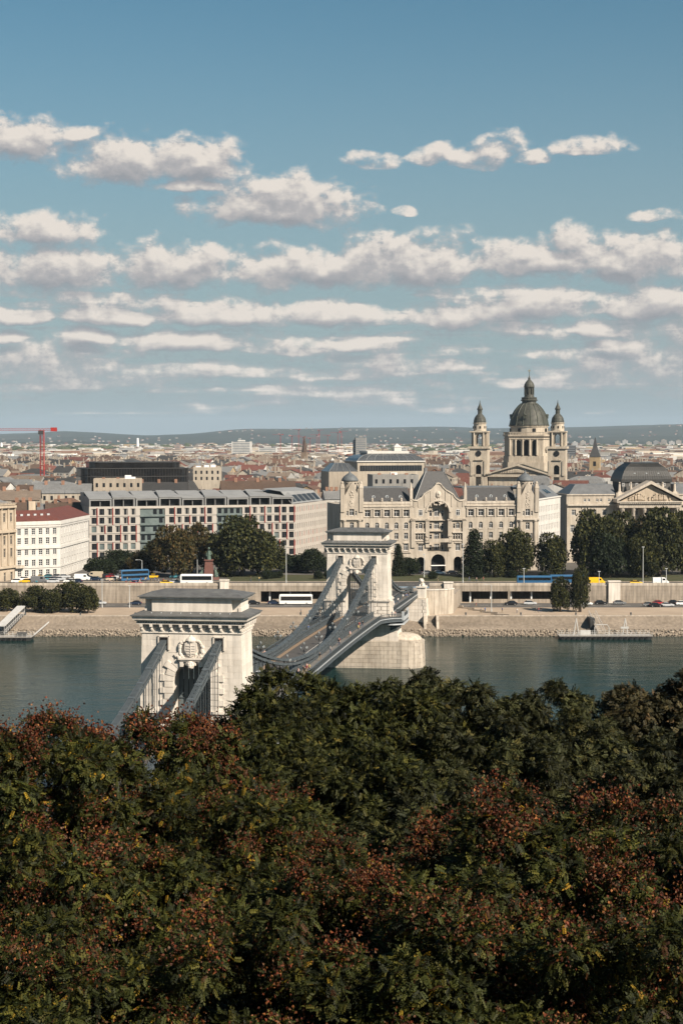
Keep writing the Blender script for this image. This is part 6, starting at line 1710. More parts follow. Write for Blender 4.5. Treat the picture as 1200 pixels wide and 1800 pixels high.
DK = [(0.0189, 0.027, 0.0121, 5), (0.0257, 0.0338, 0.0149, 4), (0.0135, 0.0203, 0.0095, 3)]
CR = {}
def unit_crowns():
    for nm, cols, sh in (('green',GR,'round'),('brown',BR,'round'),('dark',DK,'round')):
        for v in range(2): CR[nm,v] = leaf_cloud('crown', crown_lobes(5,10,34,v*7+len(nm),sh), 210, .55, cols, v+len(nm)*3)
    CR['cone',0] = leaf_cloud('crown', crown_lobes(2.6,12,40,5,'cone'), 190, .42, DK, 77); CR['cone',1] = CR['cone',0]
unit_crowns()
tr_ = MB(); tr_.tube([(0,0,0),(.1,0,1.5),(0,.1,3.5),(.1,0,6)], .42, 8, r2=.2)
for i in range(6): a = i*1.05; tr_.tube([(0,0,2.4+i*.4),(.9*math.cos(a),.9*math.sin(a),4+i*.4),(2.2*math.cos(a),2.2*math.sin(a),5.6+i*.45)], .18, 5, r2=.05)
TRK = tr_.mesh('trunk', bark)
def tree(px, ytop, wpx, Y, kind, label, zg=UZ, name='park_tree', group='trees along the river front', v=None, cone=False):
    p = at(px, ytop, Y); H = p.z-zg; w = wpx*Y/3000
    r = thing(name, (p.x,Y,zg), rnd.uniform(0,6.28), label, 'tree', group)
    v = rnd.randint(0,1) if v is None else v
    if kind == 'cone':
        ob('trunk', TRK, r, (0,0,0), scale=(.6,.6,.5)); ob('crown', CR['cone',0], r, (0,0,.3), scale=(w/5.6,w/5.6,(H-.3)/13.2))
    else:
        bh = -H*.07; ob('trunk', TRK, r, (0,0,0), scale=(H/12,H/12,H/13)); ob('crown', CR[kind,v], r, (0,0,bh), scale=(w/9.6,w/9.6,(H-bh)/10.4))
    return r
st_r = thing('quay_stair', (xat(772,1095,536), 534.5, .6), 0, 'pale stone stair block with dark side in the quay wall by the bridge', 'stair')
for i in range(9): MB().box(-4.2,-1.0,i*.62,6.2,i*.50,(i+1)*.50).build('step', concrete, st_r)
MB().frust(-1.0,-.2,-.6,6.4,-.6,-1.0,-.2,2.0,6.4,4.9).build('cheek_wall', stone_d, st_r)
MB().frust(-5.0,-4.2,-.6,6.4,-.6,-5.0,-4.2,2.0,6.4,4.9).build('cheek_wall', stone_d, st_r)
for i in range(14):
    x = -118+i*17.5; r_ = thing('mooring_bollard', (x, 541.4, QZ), 0, 'dark iron mooring bollard on the lower quay edge', 'bollard', 'quay bollards')
    MB().lathe([(.32,0),(.28,.15),(.2,.3),(.2,.6),(.34,.75),(.34,.9),(.1,1.0)], 10).build('post', iron_d, r_)
# small trees on the quay at left
for px, yt, w, Y, k in ((14,1034,44,556,'green'),(62,1029,48,553,'green'),(92,1034,36,549,'green'),(128,1021,60,553,'green'),(155,1030,36,549,'green')):
    tree(px, yt, w, Y, k, 'bushy green tree on lower quay at left', QZ, 'quay_tree', 'quay trees')
tree(984, 1013, 36, 553, 'green', 'round green tree on the right quay beside the gangway', QZ, 'quay_tree', 'quay trees')
tree(1019, 990, 30, 552, 'green', 'tall slim tree on the right quay left of gangway', QZ, 'quay_tree', 'quay trees')
for px, yt, w, Y, k, lab in ((176,978,50,628,'dark','low dark tree in front of hotel left corner'),(212,964,56,640,'dark','dark tree below the hotel left windows'),(248,967,46,632,'brown','russet tree between dark trees before the hotel'),
    (268,952,40,660,'green','small green tree behind the brown plane tree'),(303,919,72,622,'brown','large brown autumn plane tree before the hotel'),(346,918,50,640,'brown','slimmer brown tree beside the bronze monument'),
    (425,905,100,626,'green','huge green plane tree right of the monument'),(466,935,64,634,'green','green tree merging with the plane tree at hotel corner'),(398,930,60,640,'dark','dark tree behind the monument'),
    (550,962,48,640,'dark','dark round tree left of the far bridge tower'),(505,972,52,645,'dark','shaded tree before the hotel flank'),(530,975,40,652,'brown','dull brown tree before hotel flank'),
    (720,978,32,628,'dark','small dark tree at the palace left arch'),
    (868,946,46,622,'green','pale trunked tree right of the conifer'),(908,928,62,624,'green','broad tree before the palace right wing'),(890,952,40,632,'dark','shaded tree behind the broad palace tree'),
    (968,932,52,626,'green','dark tree beside the palace right corner'),(1040,889,74,626,'green','tall plane tree before the left wing of pediment building'),(1085,893,70,634,'green','tall plane tree at the foot of the pediment'),
    (1120,912,50,640,'brown','dark tree below the portico columns'),(1160,886,80,626,'green','tallest plane tree near the right edge'),(1200,892,70,636,'green','plane tree cut by the right edge'),(1070,925,60,620,'dark','lower dark tree between plane trees at right'),(1130,930,56,619,'green','lower green tree before the portico')):
    tree(px, yt, w, Y, k, lab)
tree(700, 956, 25, 626, 'cone', 'dark narrow conifer right of the far bridge tower', v=0)
tree(833, 929, 46, 622, 'cone', 'large dark conical conifer before the palace right arch', v=0)
# shrubs on the lawn
for i, px in enumerate((468,478,490,560,577,592,760,840,900,955)): tree(px, 1001+(i*3%4), 16, 612+(i%3)*3, 'dark', 'clipped dark shrub on the park lawn', UZ, 'shrub', 'lawn shrubs')

# ---------------------------------------------------------------- monument, masts, pontoons
p = at_z(367, 1019, UZ); r = thing('monument', (p.x,612,UZ), 0, 'bronze standing figure on red granite pedestal among the trees', 'monument')
MB().frust(-3.6,3.6,-2.2,2.2,0,-3.4,3.4,-2,2,.9).build('steps', granite_r, r); MB().frust(-1.7,1.7,-1.7,1.7,.9,-1.25,1.25,-1.25,1.25,6.8).build('pedestal', granite_r, r); MB().box(-1.6,1.6,-1.6,1.6,6.8,7.2).build('cap', granite_r, r)
b = MB(); b.tube([(0,0,7.2),(0,0,9.2),(0,0,10.4)], .85, 10, r2=.45); b.ball((0,0,11.2),.42,n=8,sz=1.2); b.tube([(.4,0,10.3),(.9,-.2,9.4),(.7,-.6,8.8)],.2,6); b.tube([(-.4,0,10.3),(-.85,0,9.3),(-.8,-.3,8.4)],.2,6); b.build('figure', bronze, r)
for s in (-1,1):
    b = MB(); b.tube([(s*2.6,-.6,.9),(s*2.5,-.5,2.4),(s*2.3,-.4,3.4)], .75, 8, r2=.4); b.ball((s*2.3,-.5,3.95),.36,n=7,sz=1.2); b.tube([(s*2.4,-.5,3.1),(s*3.1,-.9,2.4),(s*3.3,-1.2,1.7)],.2,6); b.ball((s*2.9,-.8,1.3),.6,n=8); b.build('seated_figure', bronze, r)
mastm = mat('pale_mast', (.42,.43,.42), rough=.5)
def mast(px, ytop, ybase, zg, label, arm=True, h=None):
    p = at_z(px, ybase, zg); H = at(px, ytop, p.y).z-zg
    r = thing('lamp_mast', (p.x,p.y,zg), 0, label, 'lamp mast', 'street lamp masts'); b = MB(); b.lathe([(.20,0),(.20,.6),(.14,.8),(.09,H)], 8); b.build('pole', mastm, r)
    b = MB()
    if arm: b.tube([(0,0,H-.1),(-.6,0,H+.2),(-1.6,0,H+.2)], .06, 5); b.box(-2.3,-1.5,-.18,.18,H+.12,H+.28)
    else: b.box(-.45,.45,-.2,.2,H,H+.22)
    b.build('lamp_head', mastm, r)
for px, yt, yb, z, a, lab in ((503,960,1024,UZ,False,'tall pale mast on the lawn left of far tower'),(813,957,1024,UZ,False,'tall pale mast beside the conical conifer'),(963,962,1012,UZ,False,'pale mast rising behind the blue bus'),(1129,962,1026,UZ,False,'thin mast right of the yellow taxi'),(347,976,1014,UZ,True,'curved arm lamp behind the white coach'),
    (695,968,1012,UZ,False,'thin mast in front of palace left arch'),(250,985,1020,UZ,True,'curved lamp over the bus stop'),(920,1000,1030,UZ,False,'short kerb post left of blue bus centre'),(105,975,1012,UZ,False,'dark post before the white corner building'),(745,975,1015,UZ,False,'flag post at the palace middle left'),
    (863,1028,1075,QZ,True,'lamp post on right quay near parked dark car'),(1002,1030,1062,QZ,False,'thin post on the right quay road'),(1170,1000,1028,UZ,False,'kerb post above red car'),(228,1030,1068,QZ,False,'thin post on left quay road'),(180,1020,1068,QZ,False,'thin pole at left quay wall'),(1052,1005,1030,UZ,False,'kerb post beside the yellow van')):
    mast(px, yt, yb, z, lab, a)
hull = mat('dark_hull', (.028,.03,.032), (.05,.048,.045), scale=1, rough=.6); whitep = mat('white_paint_steel', (.50,.49,.47), (.40,.39,.37), scale=.8, rough=.5)
def pontoon(pxa, pxb, Y, label):
    xa, xb = xat(pxa,1115,Y), xat(pxb,1115,Y); L = xb-xa; r = thing('pontoon', (xa,Y,0), 0, label, 'pontoon')
    b = MB(); b.frust(.6,L-.6,-2.6,2.6,-.8,0,L,-3,3,1.0); b.build('hull', hull, r); MB().box(-.1,L+.1,-3.1,3.1,1.0,1.12).build('deck', mat('pontoon_deck', (.30,.28,.25), (.24,.22,.2), scale=1), r)
    ty = MB().lathe([(.15,-.12),(.5,-.12),(.5,.12),(.15,.12)], 10); ty.v = [(x,z,y) for x,y,z in ty.v]; tm_ = ty.mesh('tyre_fender', black)
    for i in range(int(L/1.6)): ob('tyre_fender', tm_, r, (.9+i*1.6,-3.05,.45))
    b = MB(); n = int(L/1.3)
    for i in range(n+1):
        for y in (-2.9,2.9): b.box(L*i/n-.04,L*i/n+.04,y-.04,y+.04,1.1,2.15)
    for z in (1.6,2.1):
        for y in (-2.9,2.9): b.box(0,L,y-.03,y+.03,z-.03,z+.03)
    b.build('railing', whitep, r); return r, L
r, L = pontoon(981, 1143, 523, 'dark floating pontoon with white railing at the right quay')
for px in (1012,1098):
    x = xat(px,1100,523)-r.location.x; b = MB(); b.tube([(x-.8,0,1.1),(x,0,6.2)], .16, 6); b.tube([(x+.8,0,1.1),(x,0,6.2)], .16, 6); b.build('davit', whitep, r)
xg = xat(1056,1100,523)-r.location.x; b = MB(); b.tube([(xg-2.2,-1,1.1),(xg-2.2,-1,3.6),(xg-1.6,-1,4.4),(xg+1.6,-1,4.4),(xg+2.2,-1,3.6),(xg+2.2,-1,1.1)], .12, 6); b.build('gate_hoop', whitep, r)
MB().box(xat(1028,1100,523)-r.location.x-1.6,xat(1028,1100,523)-r.location.x+1.6,-.4,.4,1.12,2.6).build('ticket_booth', whitep, r)
MB().box(xat(1100,1100,523)-r.location.x-2.2,xat(1100,1100,523)-r.location.x+.2,-2.95,-2.9,3.4,4.0).build('sign_board', whitep, r)
g = thing('gangway', (xat(1057,1100,525),525,1.2), 0, 'pale sloping gangway from quay down to the right pontoon', 'gangway')
b = MB(); b.add([(-1.1,0,0),(1.1,0,0),(.6,17,4.4),(-1.6,17,4.4),(-1.1,0,.25),(1.1,0,.25),(.6,17,4.65),(-1.6,17,4.65)], [(3,2,1,0),(4,5,6,7),(0,1,5,4),(1,2,6,5),(2,3,7,6),(3,0,4,7)]); b.build('walkway', concrete, g)
for s in (-1.1,1.1):
    b = MB(); b.tube([(s,0,1.2),(s-.5,17,5.6)], .06, 5)
    for i in range(9): f = i/8; b.tube([(s-.5*f,17*f,4.4*f),(s-.5*f,17*f,4.4*f+1.2)], .05, 4)
    b.build('handrail', whitep, g)
MB().frust(-2.4,-.9,8,16,.3,-2.4,-.9,8,16,3.9).build('support', hull, g)
r, L = pontoon(-50, 58, 520, 'dark low pontoon at the left edge of the river')
MB().box(L*.75,L*.9,-1,1,1.12,2.2).build('winch_box', hull, r)
g = thing('covered_gangway', (xat(2,1110,522),522,1.4), 0, 'white covered gangway sloping down to the left pontoon', 'gangway')
A, B = Vector((0,0,0)), Vector((xat(38,1080,541)-xat(2,1110,522),19,4.2))
def beam(m, a, b_, w, h):
    a, b_ = Vector(a), Vector(b_); d = (b_-a).normalized(); s = d.cross(Vector((0,0,1))).normalized()*(w/2); u = Vector((0,0,h/2))
    m.add([a-s-u,a+s-u,a+s+u,a-s+u,b_-s-u,b_+s-u,b_+s+u,b_-s+u], [(3,2,1,0),(4,5,6,7),(0,1,5,4),(1,2,6,5),(2,3,7,6),(3,0,4,7)])
b = MB(); beam(b, A+Vector((0,0,2.6)), B+Vector((0,0,2.6)), 2.6, .3); b.build('canopy', whitep, g); b = MB(); beam(b, A, B, 2.2, .25); b.build('walkway', hull, g)
b = MB(); dd = (B-A); s_ = dd.normalized().cross(Vector((0,0,1)))*1.15
for e in (-1,1):
    for i in range(12): p0 = A+dd*(i/11)+s_*e; b.tube([p0,p0+Vector((0,0,2.5))], .05, 4); 
    for i in range(11): p0 = A+dd*(i/11)+s_*e; p1 = A+dd*((i+1)/11)+s_*e; b.tube([p0,p1+Vector((0,0,1.2))], .04, 4); b.tube([p0+Vector((0,0,1.2)),p1+Vector((0,0,1.2))], .05, 4)
tag(b.build('lattice_sides', whitep, g), kind='stuff')
o = MB(); beam(o, at(58,1118,524), at(88,1092,539), .3, .3); o = o.build('mooring_boom', whitep); tag(o, 'white slanting mooring boom right of the left pontoon', 'boom')

# ---------------------------------------------------------------- vehicles
tyre = mat('tyre_rubber', (.012,.012,.012), rough=.9); carglass = mat('car_glass', (.01,.012,.014), rough=.05, spec=.6); lampm = mat('headlamp', (.6,.6,.58), rough=.2); tailm = mat('tail_lamp', (.35,.02,.02), rough=.3)
PAINT = {}
def paint(n, c): PAINT[n] = mat('paint_'+n, c, rough=.28, spec=.5)
for n, c in dict(white=(.72,.72,.70), black=(.012,.012,.014), grey=(.14,.145,.15), silver=(.42,.43,.44), red=(.30,.025,.03), blue=(.03,.10,.20), yellow=(.75,.45,.02), darkblue=(.015,.025,.05), beige=(.45,.38,.28), teal=(.06,.20,.24)).items(): paint(n, c)
def loft_x(sections):
    """sections: (x, [(y,z)...]) loops, skinned along x"""
    b = MB(); k = len(sections[0][1]); vs = []; fs = []
    for x, l in sections: vs += [(x,y,z) for y,z in l]
    for i in range(len(sections)-1):
        for j in range(k): fs.append((i*k+j,i*k+(j+1)%k,(i+1)*k+(j+1)%k,(i+1)*k+j))
    fs.append(tuple(range(k))[::-1]); fs.append(tuple(range((len(sections)-1)*k,len(sections)*k))); b.add(vs, fs); return b
def wheel_mesh(r, w):
    b = MB(); b.lathe([(r*.55,-w/2),(r,-w/2),(r,w/2),(r*.55,w/2)], 12, m=0); b.lathe([(r*.56,-w/2-.01),(r*.56,w/2+.01)], 10, m=1); b.v = [(x,z,y+r) for x,y,z in b.v]; return b.mesh('wheel', [tyre, mat('wheel_rim', (.35,.35,.35), rough=.4, metal=.5)])
WH_C, WH_B = wheel_mesh(.33,.22), wheel_mesh(.5,.3)
def car_meshes(kind):
    if kind == 'car': L, W, H, prof = 4.4,1.78,1.45,[(-2.2,.55,.80),(-2.1,.30,.95),(-1.45,.22,.98),(-.2,.22,1.0),(.85,.22,.96),(1.9,.25,.82),(2.18,.35,.70),(2.2,.5,.6)]; cab = [(-1.95,-1.45,.95),(-1.25,-1.0,1.45),(.15,-.1,1.45),(1.05,1.05,.95)]
    elif kind == 'van': L, W, H, prof = 5.6,2.0,2.4,[(-2.8,.4,2.25),(-2.75,.3,2.38),(.9,.3,2.4),(1.5,.3,2.3),(2.15,.3,1.35),(2.7,.35,1.05),(2.8,.5,.8)]; cab = None
    hw = W/2
    def sec(x, z0, z1): return (x, [(-hw*.96,z0),(hw*.96,z0),(hw,z0+(z1-z0)*.35),(hw*.97,z1-.08),(hw*.86,z1),(-hw*.86,z1),(-hw*.97,z1-.08),(-hw,z0+(z1-z0)*.35)])
    body = loft_x([sec(*p) for p in prof])
    gl_ = MB()
    if cab:
        gl_ = loft_x([(x, [(-hw*.93,.9),(hw*.93,.9),(hw*.72,z),(-hw*.72,z)]) for x, _, z in [(-1.95,0,.96),(-1.3,0,1.40),(-1.1,0,1.43),(.2,0,1.43),(.45,0,1.38),(1.1,0,.96)]])
        body.add([(-1.2,-hw*.70,1.435),(.25,-hw*.70,1.435),(.25,hw*.70,1.435),(-1.2,hw*.70,1.435),(-1.15,-hw*.62,1.48),(.2,-hw*.62,1.48),(.2,hw*.62,1.48),(-1.15,hw*.62,1.48)], [(4,5,6,7),(0,1,5,4),(1,2,6,5),(2,3,7,6),(3,0,4,7)])
    else:
        gl_.add([(1.52,-hw*.84,2.22),(1.52,hw*.84,2.22),(2.14,hw*.86,1.42),(2.14,-hw*.86,1.42)], [(0,1,2,3)]); gl_.v = [(x+.03,y,z+.03) for x,y,z in gl_.v]
        for s in (-1,1): gl_.box(.55,1.45,s*hw-.02,s*hw+.02,1.45,2.05)
    lm = MB(); x = prof[-2][0]
    for s in (-1,1): lm.box(x-.15,x+.03,s*hw*.72-.16,s*hw*.72+.16,.55 if kind=='car' else .75,.70 if kind=='car' else .98)
    tl = MB()
    for s in (-1,1): tl.box(-L/2-.02,-L/2+.1,s*hw*.8-.14,s*hw*.8+.14,.75 if kind=='car' else 1.0,.92 if kind=='car' else 1.5)
    return dict(body=body.mesh('body', PAINT['white']), glass=gl_.mesh('windows', carglass), lamp=lm.mesh('headlights', lampm), tail=tl.mesh('tail_lights', tailm), wheels=((-L*.30,L*.29) if kind == 'car' else (-1.7,1.75), hw-.12, WH_C))
def bus_meshes(L, W, H, dbl=False):
    hw = W/2; secs = []
    for x, t_ in ((-L/2,.25),(-L/2+.12,.05),(-L/2+.5,0),(L/2-.9,0),(L/2-.2,.05),(L/2,.35)):
        secs.append((x, [(-hw,.32+t_*.3),(hw,.32+t_*.3),(hw,H-.35-t_),(hw-.22,H-.05-t_),(-hw+.22,H-.05-t_),(-hw,H-.35-t_)]))
    body = loft_x(secs); gl_ = MB()
    for s in (-1,1):
        gl_.box(-L/2+.5,L/2-.35,s*hw-.02,s*hw+.02,1.45 if not dbl else 1.1,H-.65 if not dbl else 1.95)
        if dbl: gl_.box(-L/2+.3,L/2-.3,s*hw-.02,s*hw+.02,2.6,H-.5)
    gl_.box(L/2-.1,L/2+.03,-hw+.15,hw-.15,1.15,H-.55); gl_.box(-L/2-.02,-L/2+.05,-hw+.3,hw-.3,1.6,H-.7)
    lm = MB(); tl = MB()
    for s in (-1,1): lm.box(L/2-.05,L/2+.04,s*.9-.2,s*.9+.2,.6,.85); tl.box(-L/2-.04,-L/2+.05,s*1.0-.12,s*1.0+.12,.8,1.3)
    return dict(body=body.mesh('body', PAINT['white']), glass=gl_.mesh('windows', carglass), lamp=lm.mesh('headlights', lampm), tail=tl.mesh('tail_lights', tailm), wheels=((-L*.30,L*.33), hw-.16, WH_B))
VM = dict(car=car_meshes('car'), van=car_meshes('van'), coach=bus_meshes(11.2,2.5,3.5), bus=bus_meshes(12,2.5,3.05), deck=bus_meshes(10.5,2.5,4.1,True))
def vehicle(kind, px, py, zg, color, label, face=1, rot=0.0, Y=None, group='cars and buses on the roads'):
    p = at_z(px, py, zg) if Y is None else Vector((xat(px,py,Y),Y,zg)); m = VM[kind]
    name = dict(car='car',van='van',coach='coach',bus='city_bus',deck='tour_bus')[kind]
    r = thing(name, (p.x,p.y,zg+.012), (0 if face > 0 else math.pi)+rot, label, dict(car='car',van='van',coach='coach',bus='bus',deck='bus')[kind], group)
    ob('body', m['body'], r, mats=[PAINT[color]]); ob('windows', m['glass'], r); ob('headlights', m['lamp'], r); ob('tail_lights', m['tail'], r)
    (xa, xb), y, wm = m['wheels']
    for x in (xa, xb):
        for s in (-1,1): ob('wheel', wm, r, (x, s*y, 0))
    return r
vehicle('coach',346,1032,UZ,'white','white coach parked on the upper road before the monument',1,Y=593)
vehicle('coach',520,1069,QZ,'white','white coach on the lower quay left of far tower',1,Y=577)
vehicle('bus',938,1024,UZ,'blue','long blue city bus on the upper road at right',1,Y=592)
vehicle('bus',995,1026,UZ,'blue','second blue bus half hidden behind the quay tree',1,Y=596)
vehicle('deck',236,1024,UZ,'blue','blue tour bus at the stop left of the brown tree',1,rot=.5,Y=606)
vehicle('van',1048,1026,UZ,'yellow','yellow delivery van on the upper road',1,Y=592)
vehicle('van',1160,1028,UZ,'white','white panel van near the right edge on upper road',1,Y=592)
vehicle('car',1117,1029,UZ,'yellow','yellow taxi between the yellow van and white van',1,Y=591)
vehicle('car',293,1033,UZ,'yellow','yellow taxi on the road left of the white coach',1,Y=591)
vehicle('car',240,1037,UZ,'red','red car below the blue tour bus',1,Y=589)
vehicle('car',309,1030,UZ,'silver','silver car just behind the white coach',1,Y=595)
for px, c, d, lab in ((446,'black',1,'black car on the lower quay road nearest the near tower'),(482,'darkblue',1,'dark blue car just ahead of the quay coach'),(897,'black',-1,'black car in the underpass mouth on right quay'),(931,'silver',1,'silver car on the right quay before the underpass'),(1029,'white',1,'white car between the two quay trees and post'),(1055,'black',1,'black car behind the gangway top'),(1088,'grey',1,'grey car right of the gangway top'),(176,'silver',1,'silver car on the left quay road near trees'),(238,'darkblue',-1,'dark car on left quay beside the near tower roof')):
    vehicle('car', px, 1066, QZ, c, lab, d, Y=575+(px%3)*1.2)
for px, c, Y, lab in ((1140,'grey',571,'dark grey parked car first of the right quay group'),(1157,'red',577,'dark red car parked on the right quay'),(1172,'silver',570,'silver car parked in front of the red car'),(1184,'black',578,'black car behind the silver one at right quay'),(1198,'white',575,'white car cut by right edge on the quay'),(1152,'black',569,'black parked car nearest the river at right')):
    vehicle('car', px, 1066, QZ, c, lab, 1, Y=Y)
for i, (px, c) in enumerate(((735,'black'),(752,'grey'),(772,'white'),(795,'black'),(722,'darkblue'))): vehicle('car', px, 1012, UZ, c, '%s car at the palace entrance arches' % {'darkblue':'dark blue'}.get(c,c), 1, Y=635.5)
lotc = ['white','white','silver','grey','black','yellow','darkblue','white','silver','red','teal','beige']
k = 0
for row, (Yr, a0, a1, st_) in enumerate(((598,30,150,13),(607,40,205,13),(618,70,330,14))):
    for px in np.arange(a0, a1, st_):
        if rnd.random() < .25: continue
        c = lotc[(k*5+row) % len(lotc)]; k += 1
        kind = 'van' if k % 9 == 4 else 'car'
        vehicle(kind, float(px)+rnd.uniform(-2,2), 1010, UZ, c, '%s %s in the %s row before the white corner building' % ({'darkblue':'dark blue'}.get(c,c), kind, ('front','middle','back')[row]), rnd.choice((-1,1)), rnd.uniform(-.25,.25), Y=Yr)
for u, v, c, d in ((60,-1.7,'silver',1),(20,1.7,'grey',-1),(232,1.6,'white',-1)):
    p = bw(u, v, zdeck(u)-.05); r = vehicle('car', 600, 1100, 0, c, '%s car driving across the bridge' % c, 1, math.pi/2*d-TH, Y=300, group='bridge traffic'); r.location = p
# white boat glimpsed past the near tower
p = at_z(458, 1176, 0); r = thing('river_boat', (p.x,p.y,0), R(20), 'small boat with white canopy behind the near tower', 'boat')
b = loft_x([(-5,[(-.9,.1),(.9,.1),(1.3,1.0),(-1.3,1.0)]),(0,[(-1.2,-.2),(1.2,-.2),(1.7,1.0),(-1.7,1.0)]),(4,[(-.8,-.1),(.8,-.1),(1.3,1.15),(-1.3,1.15)]),(6.2,[(-.1,.4),(.1,.4),(.15,1.5),(-.15,1.5)])]); b.build('hull', PAINT['teal'], r)
MB().frust(-3.8,2.8,-1.4,1.4,2.7,-3.3,2.3,-1.0,1.0,3.1).build('canopy', whitep, r); MB().box(-3.6,2.6,-1.25,1.25,1.0,1.9).build('cabin', whitep, r)
for s in (-1,1):
    for x in (-3.6,-.5,2.6): MB().box(x-.06,x+.06,s*1.25-.06,s*1.25+.06,1.9,2.7).build('canopy_post', whitep, r)

# ---------------------------------------------------------------- people
def person_mesh(pose):
    J = {}
    if pose == 'walk': la, ra = .26, -.26
    else: la, ra = .06, -.06
    pts = [(0,0,.98),(0,.01,1.20),(0,.0,1.42),(0,0,1.52),(0,-.02,1.64),(0,-.01,1.74)]; rad = [.15,.135,.155,.06,.095,.07]; ed = [(0,1),(1,2),(2,3),(3,4),(4,5)]
    for s, f in ((-1,la),(1,ra)):
        o = len(pts); pts += [(s*.09,-f*.1,.90),(s*.10,-f*.9,.50),(s*.10,-f*1.2+.12*(f<0),.09),(s*.11,-f*1.2-.14,.05)]; rad += [.10,.07,.05,.045]; ed += [(0,o),(o,o+1),(o+1,o+2),(o+2,o+3)]
    for s, f in ((-1,-la),(1,-ra)):
        o = len(pts); pts += [(s*.19,0,1.40),(s*.25,-f*.4,1.14),(s*.24,-f*1.0-.08,.92),(s*.23,-f*1.1-.12,.84)]; rad += [.065,.05,.038,.035]; ed += [(2,o),(o,o+1),(o+1,o+2),(o+2,o+3)]
    me = bpy.data.meshes.new('p'); me.from_pydata(pts, ed, []); o = bpy.data.objects.new('p', me); COL.objects.link(o)
    o.modifiers.new('s','SKIN'); 
    for i, v in enumerate(me.skin_vertices[0].data): v.radius = (rad[i], rad[i]*.85); v.use_root = (i == 0)
    sub = o.modifiers.new('d','SUBSURF'); sub.levels = 1
    dg = bpy.context.evaluated_depsgraph_get(); m2 = bpy.data.meshes.new_from_object(o.evaluated_get(dg)); m2.name = 'person'
    COL.objects.unlink(o); bpy.data.objects.remove(o); m2.materials.clear()
    for nm in (skinm, PAINT['white'], trous, hairm): m2.materials.append(nm)
    for f in m2.polygons:
        z = f.center.z; x = abs(f.center.x); f.material_index = 3 if z > 1.69 or (z > 1.58 and f.center.y > .03) else 0 if z > 1.47 else (0 if x > .17 and z < 1.12 else 1 if z > .97 else 2); f.use_smooth = True
    return m2
skinm = mat('skin', (.42,.27,.19), rough=.6); trous = mat('dark_trousers', (.03,.032,.045), rough=.9); hairm = mat('dark_hair', (.03,.02,.015), rough=.7)
PM = [person_mesh('walk'), person_mesh('stand')]
SH = {'white':(.62,.60,.57),'black':(.02,.02,.022),'red':(.20,.04,.04),'pink':(.42,.28,.25),'blue':(.07,.12,.25),'grey':(.2,.2,.2),'yellow':(.38,.30,.12)}
SM = {k: mat('shirt_'+k, v, rough=.9) for k, v in SH.items()}
TR = [trous, mat('jeans', (.05,.07,.12), rough=.9), mat('khaki', (.22,.17,.11), rough=.9)]
rp = random.Random(21)
def person(p, rz, where):
    c = rp.choice(list(SH)); pose = rp.randint(0,1)
    o = ob('person', PM[pose], None, p, rz, scale=(1,1,1)*1 if False else (1.0,1.0,rp.uniform(.94,1.04)), mats=[None, SM[c], rp.choice(TR), None])
    tag(o, 'person in %s top %s %s' % (c, 'walking' if pose == 0 else 'standing', where), 'person', 'people on the bridge and quay')
for s, us_, where in ((1,[62,64.5,66,67.2,69,70,86,98,112,113,128,129.5,143,150,152],'on the right footway of the bridge'),(-1,[70,72,73,75,84,86,87.5,100,118,119.5,131,140],'on the left footway of the bridge')):
    for u in us_: person(bw(u, s*rp.uniform(5.4,6.7), zdeck(u)+.10), -TH+(0 if rp.random()<.5 else math.pi)+rp.uniform(-.3,.3), where)
for u in (SPAN+18,SPAN+20,SPAN+23,SPAN+27,SPAN+40,SPAN+55,SPAN+57,SPAN+60,SPAN+64): person(bw(u, rp.uniform(5.6,6.8), zdeck(u)+.10), -TH+rp.choice((0,math.pi)), 'on footway beyond the far tower')
for dv in (9.6,10.4): person(bw(SPAN-5, dv, zdeck(SPAN)+.10), -TH, 'leaning at far tower balcony')
for px, py in ((529,1078),(845,1078),(852,1076),(882,1077),(908,1078),(942,1075),(946,1077),(950,1076),(800,1060),(836,1068)): q = at_z(px, py, QZ); person((q.x,q.y,QZ), rp.uniform(0,6), 'on the sunny lower quay')
for i in range(16): q = at_z(195+i*6+rp.uniform(-3,3), 1026+rp.uniform(-4,4), UZ); person((q.x,q.y,UZ+.14), rp.uniform(0,6), 'at the bus stop left of coach')
for px in (825,838,850,770,455,440): q = at_z(px, 1024, UZ); person((q.x,601.5,UZ+.13), rp.uniform(0,6), 'on the promenade pavement')
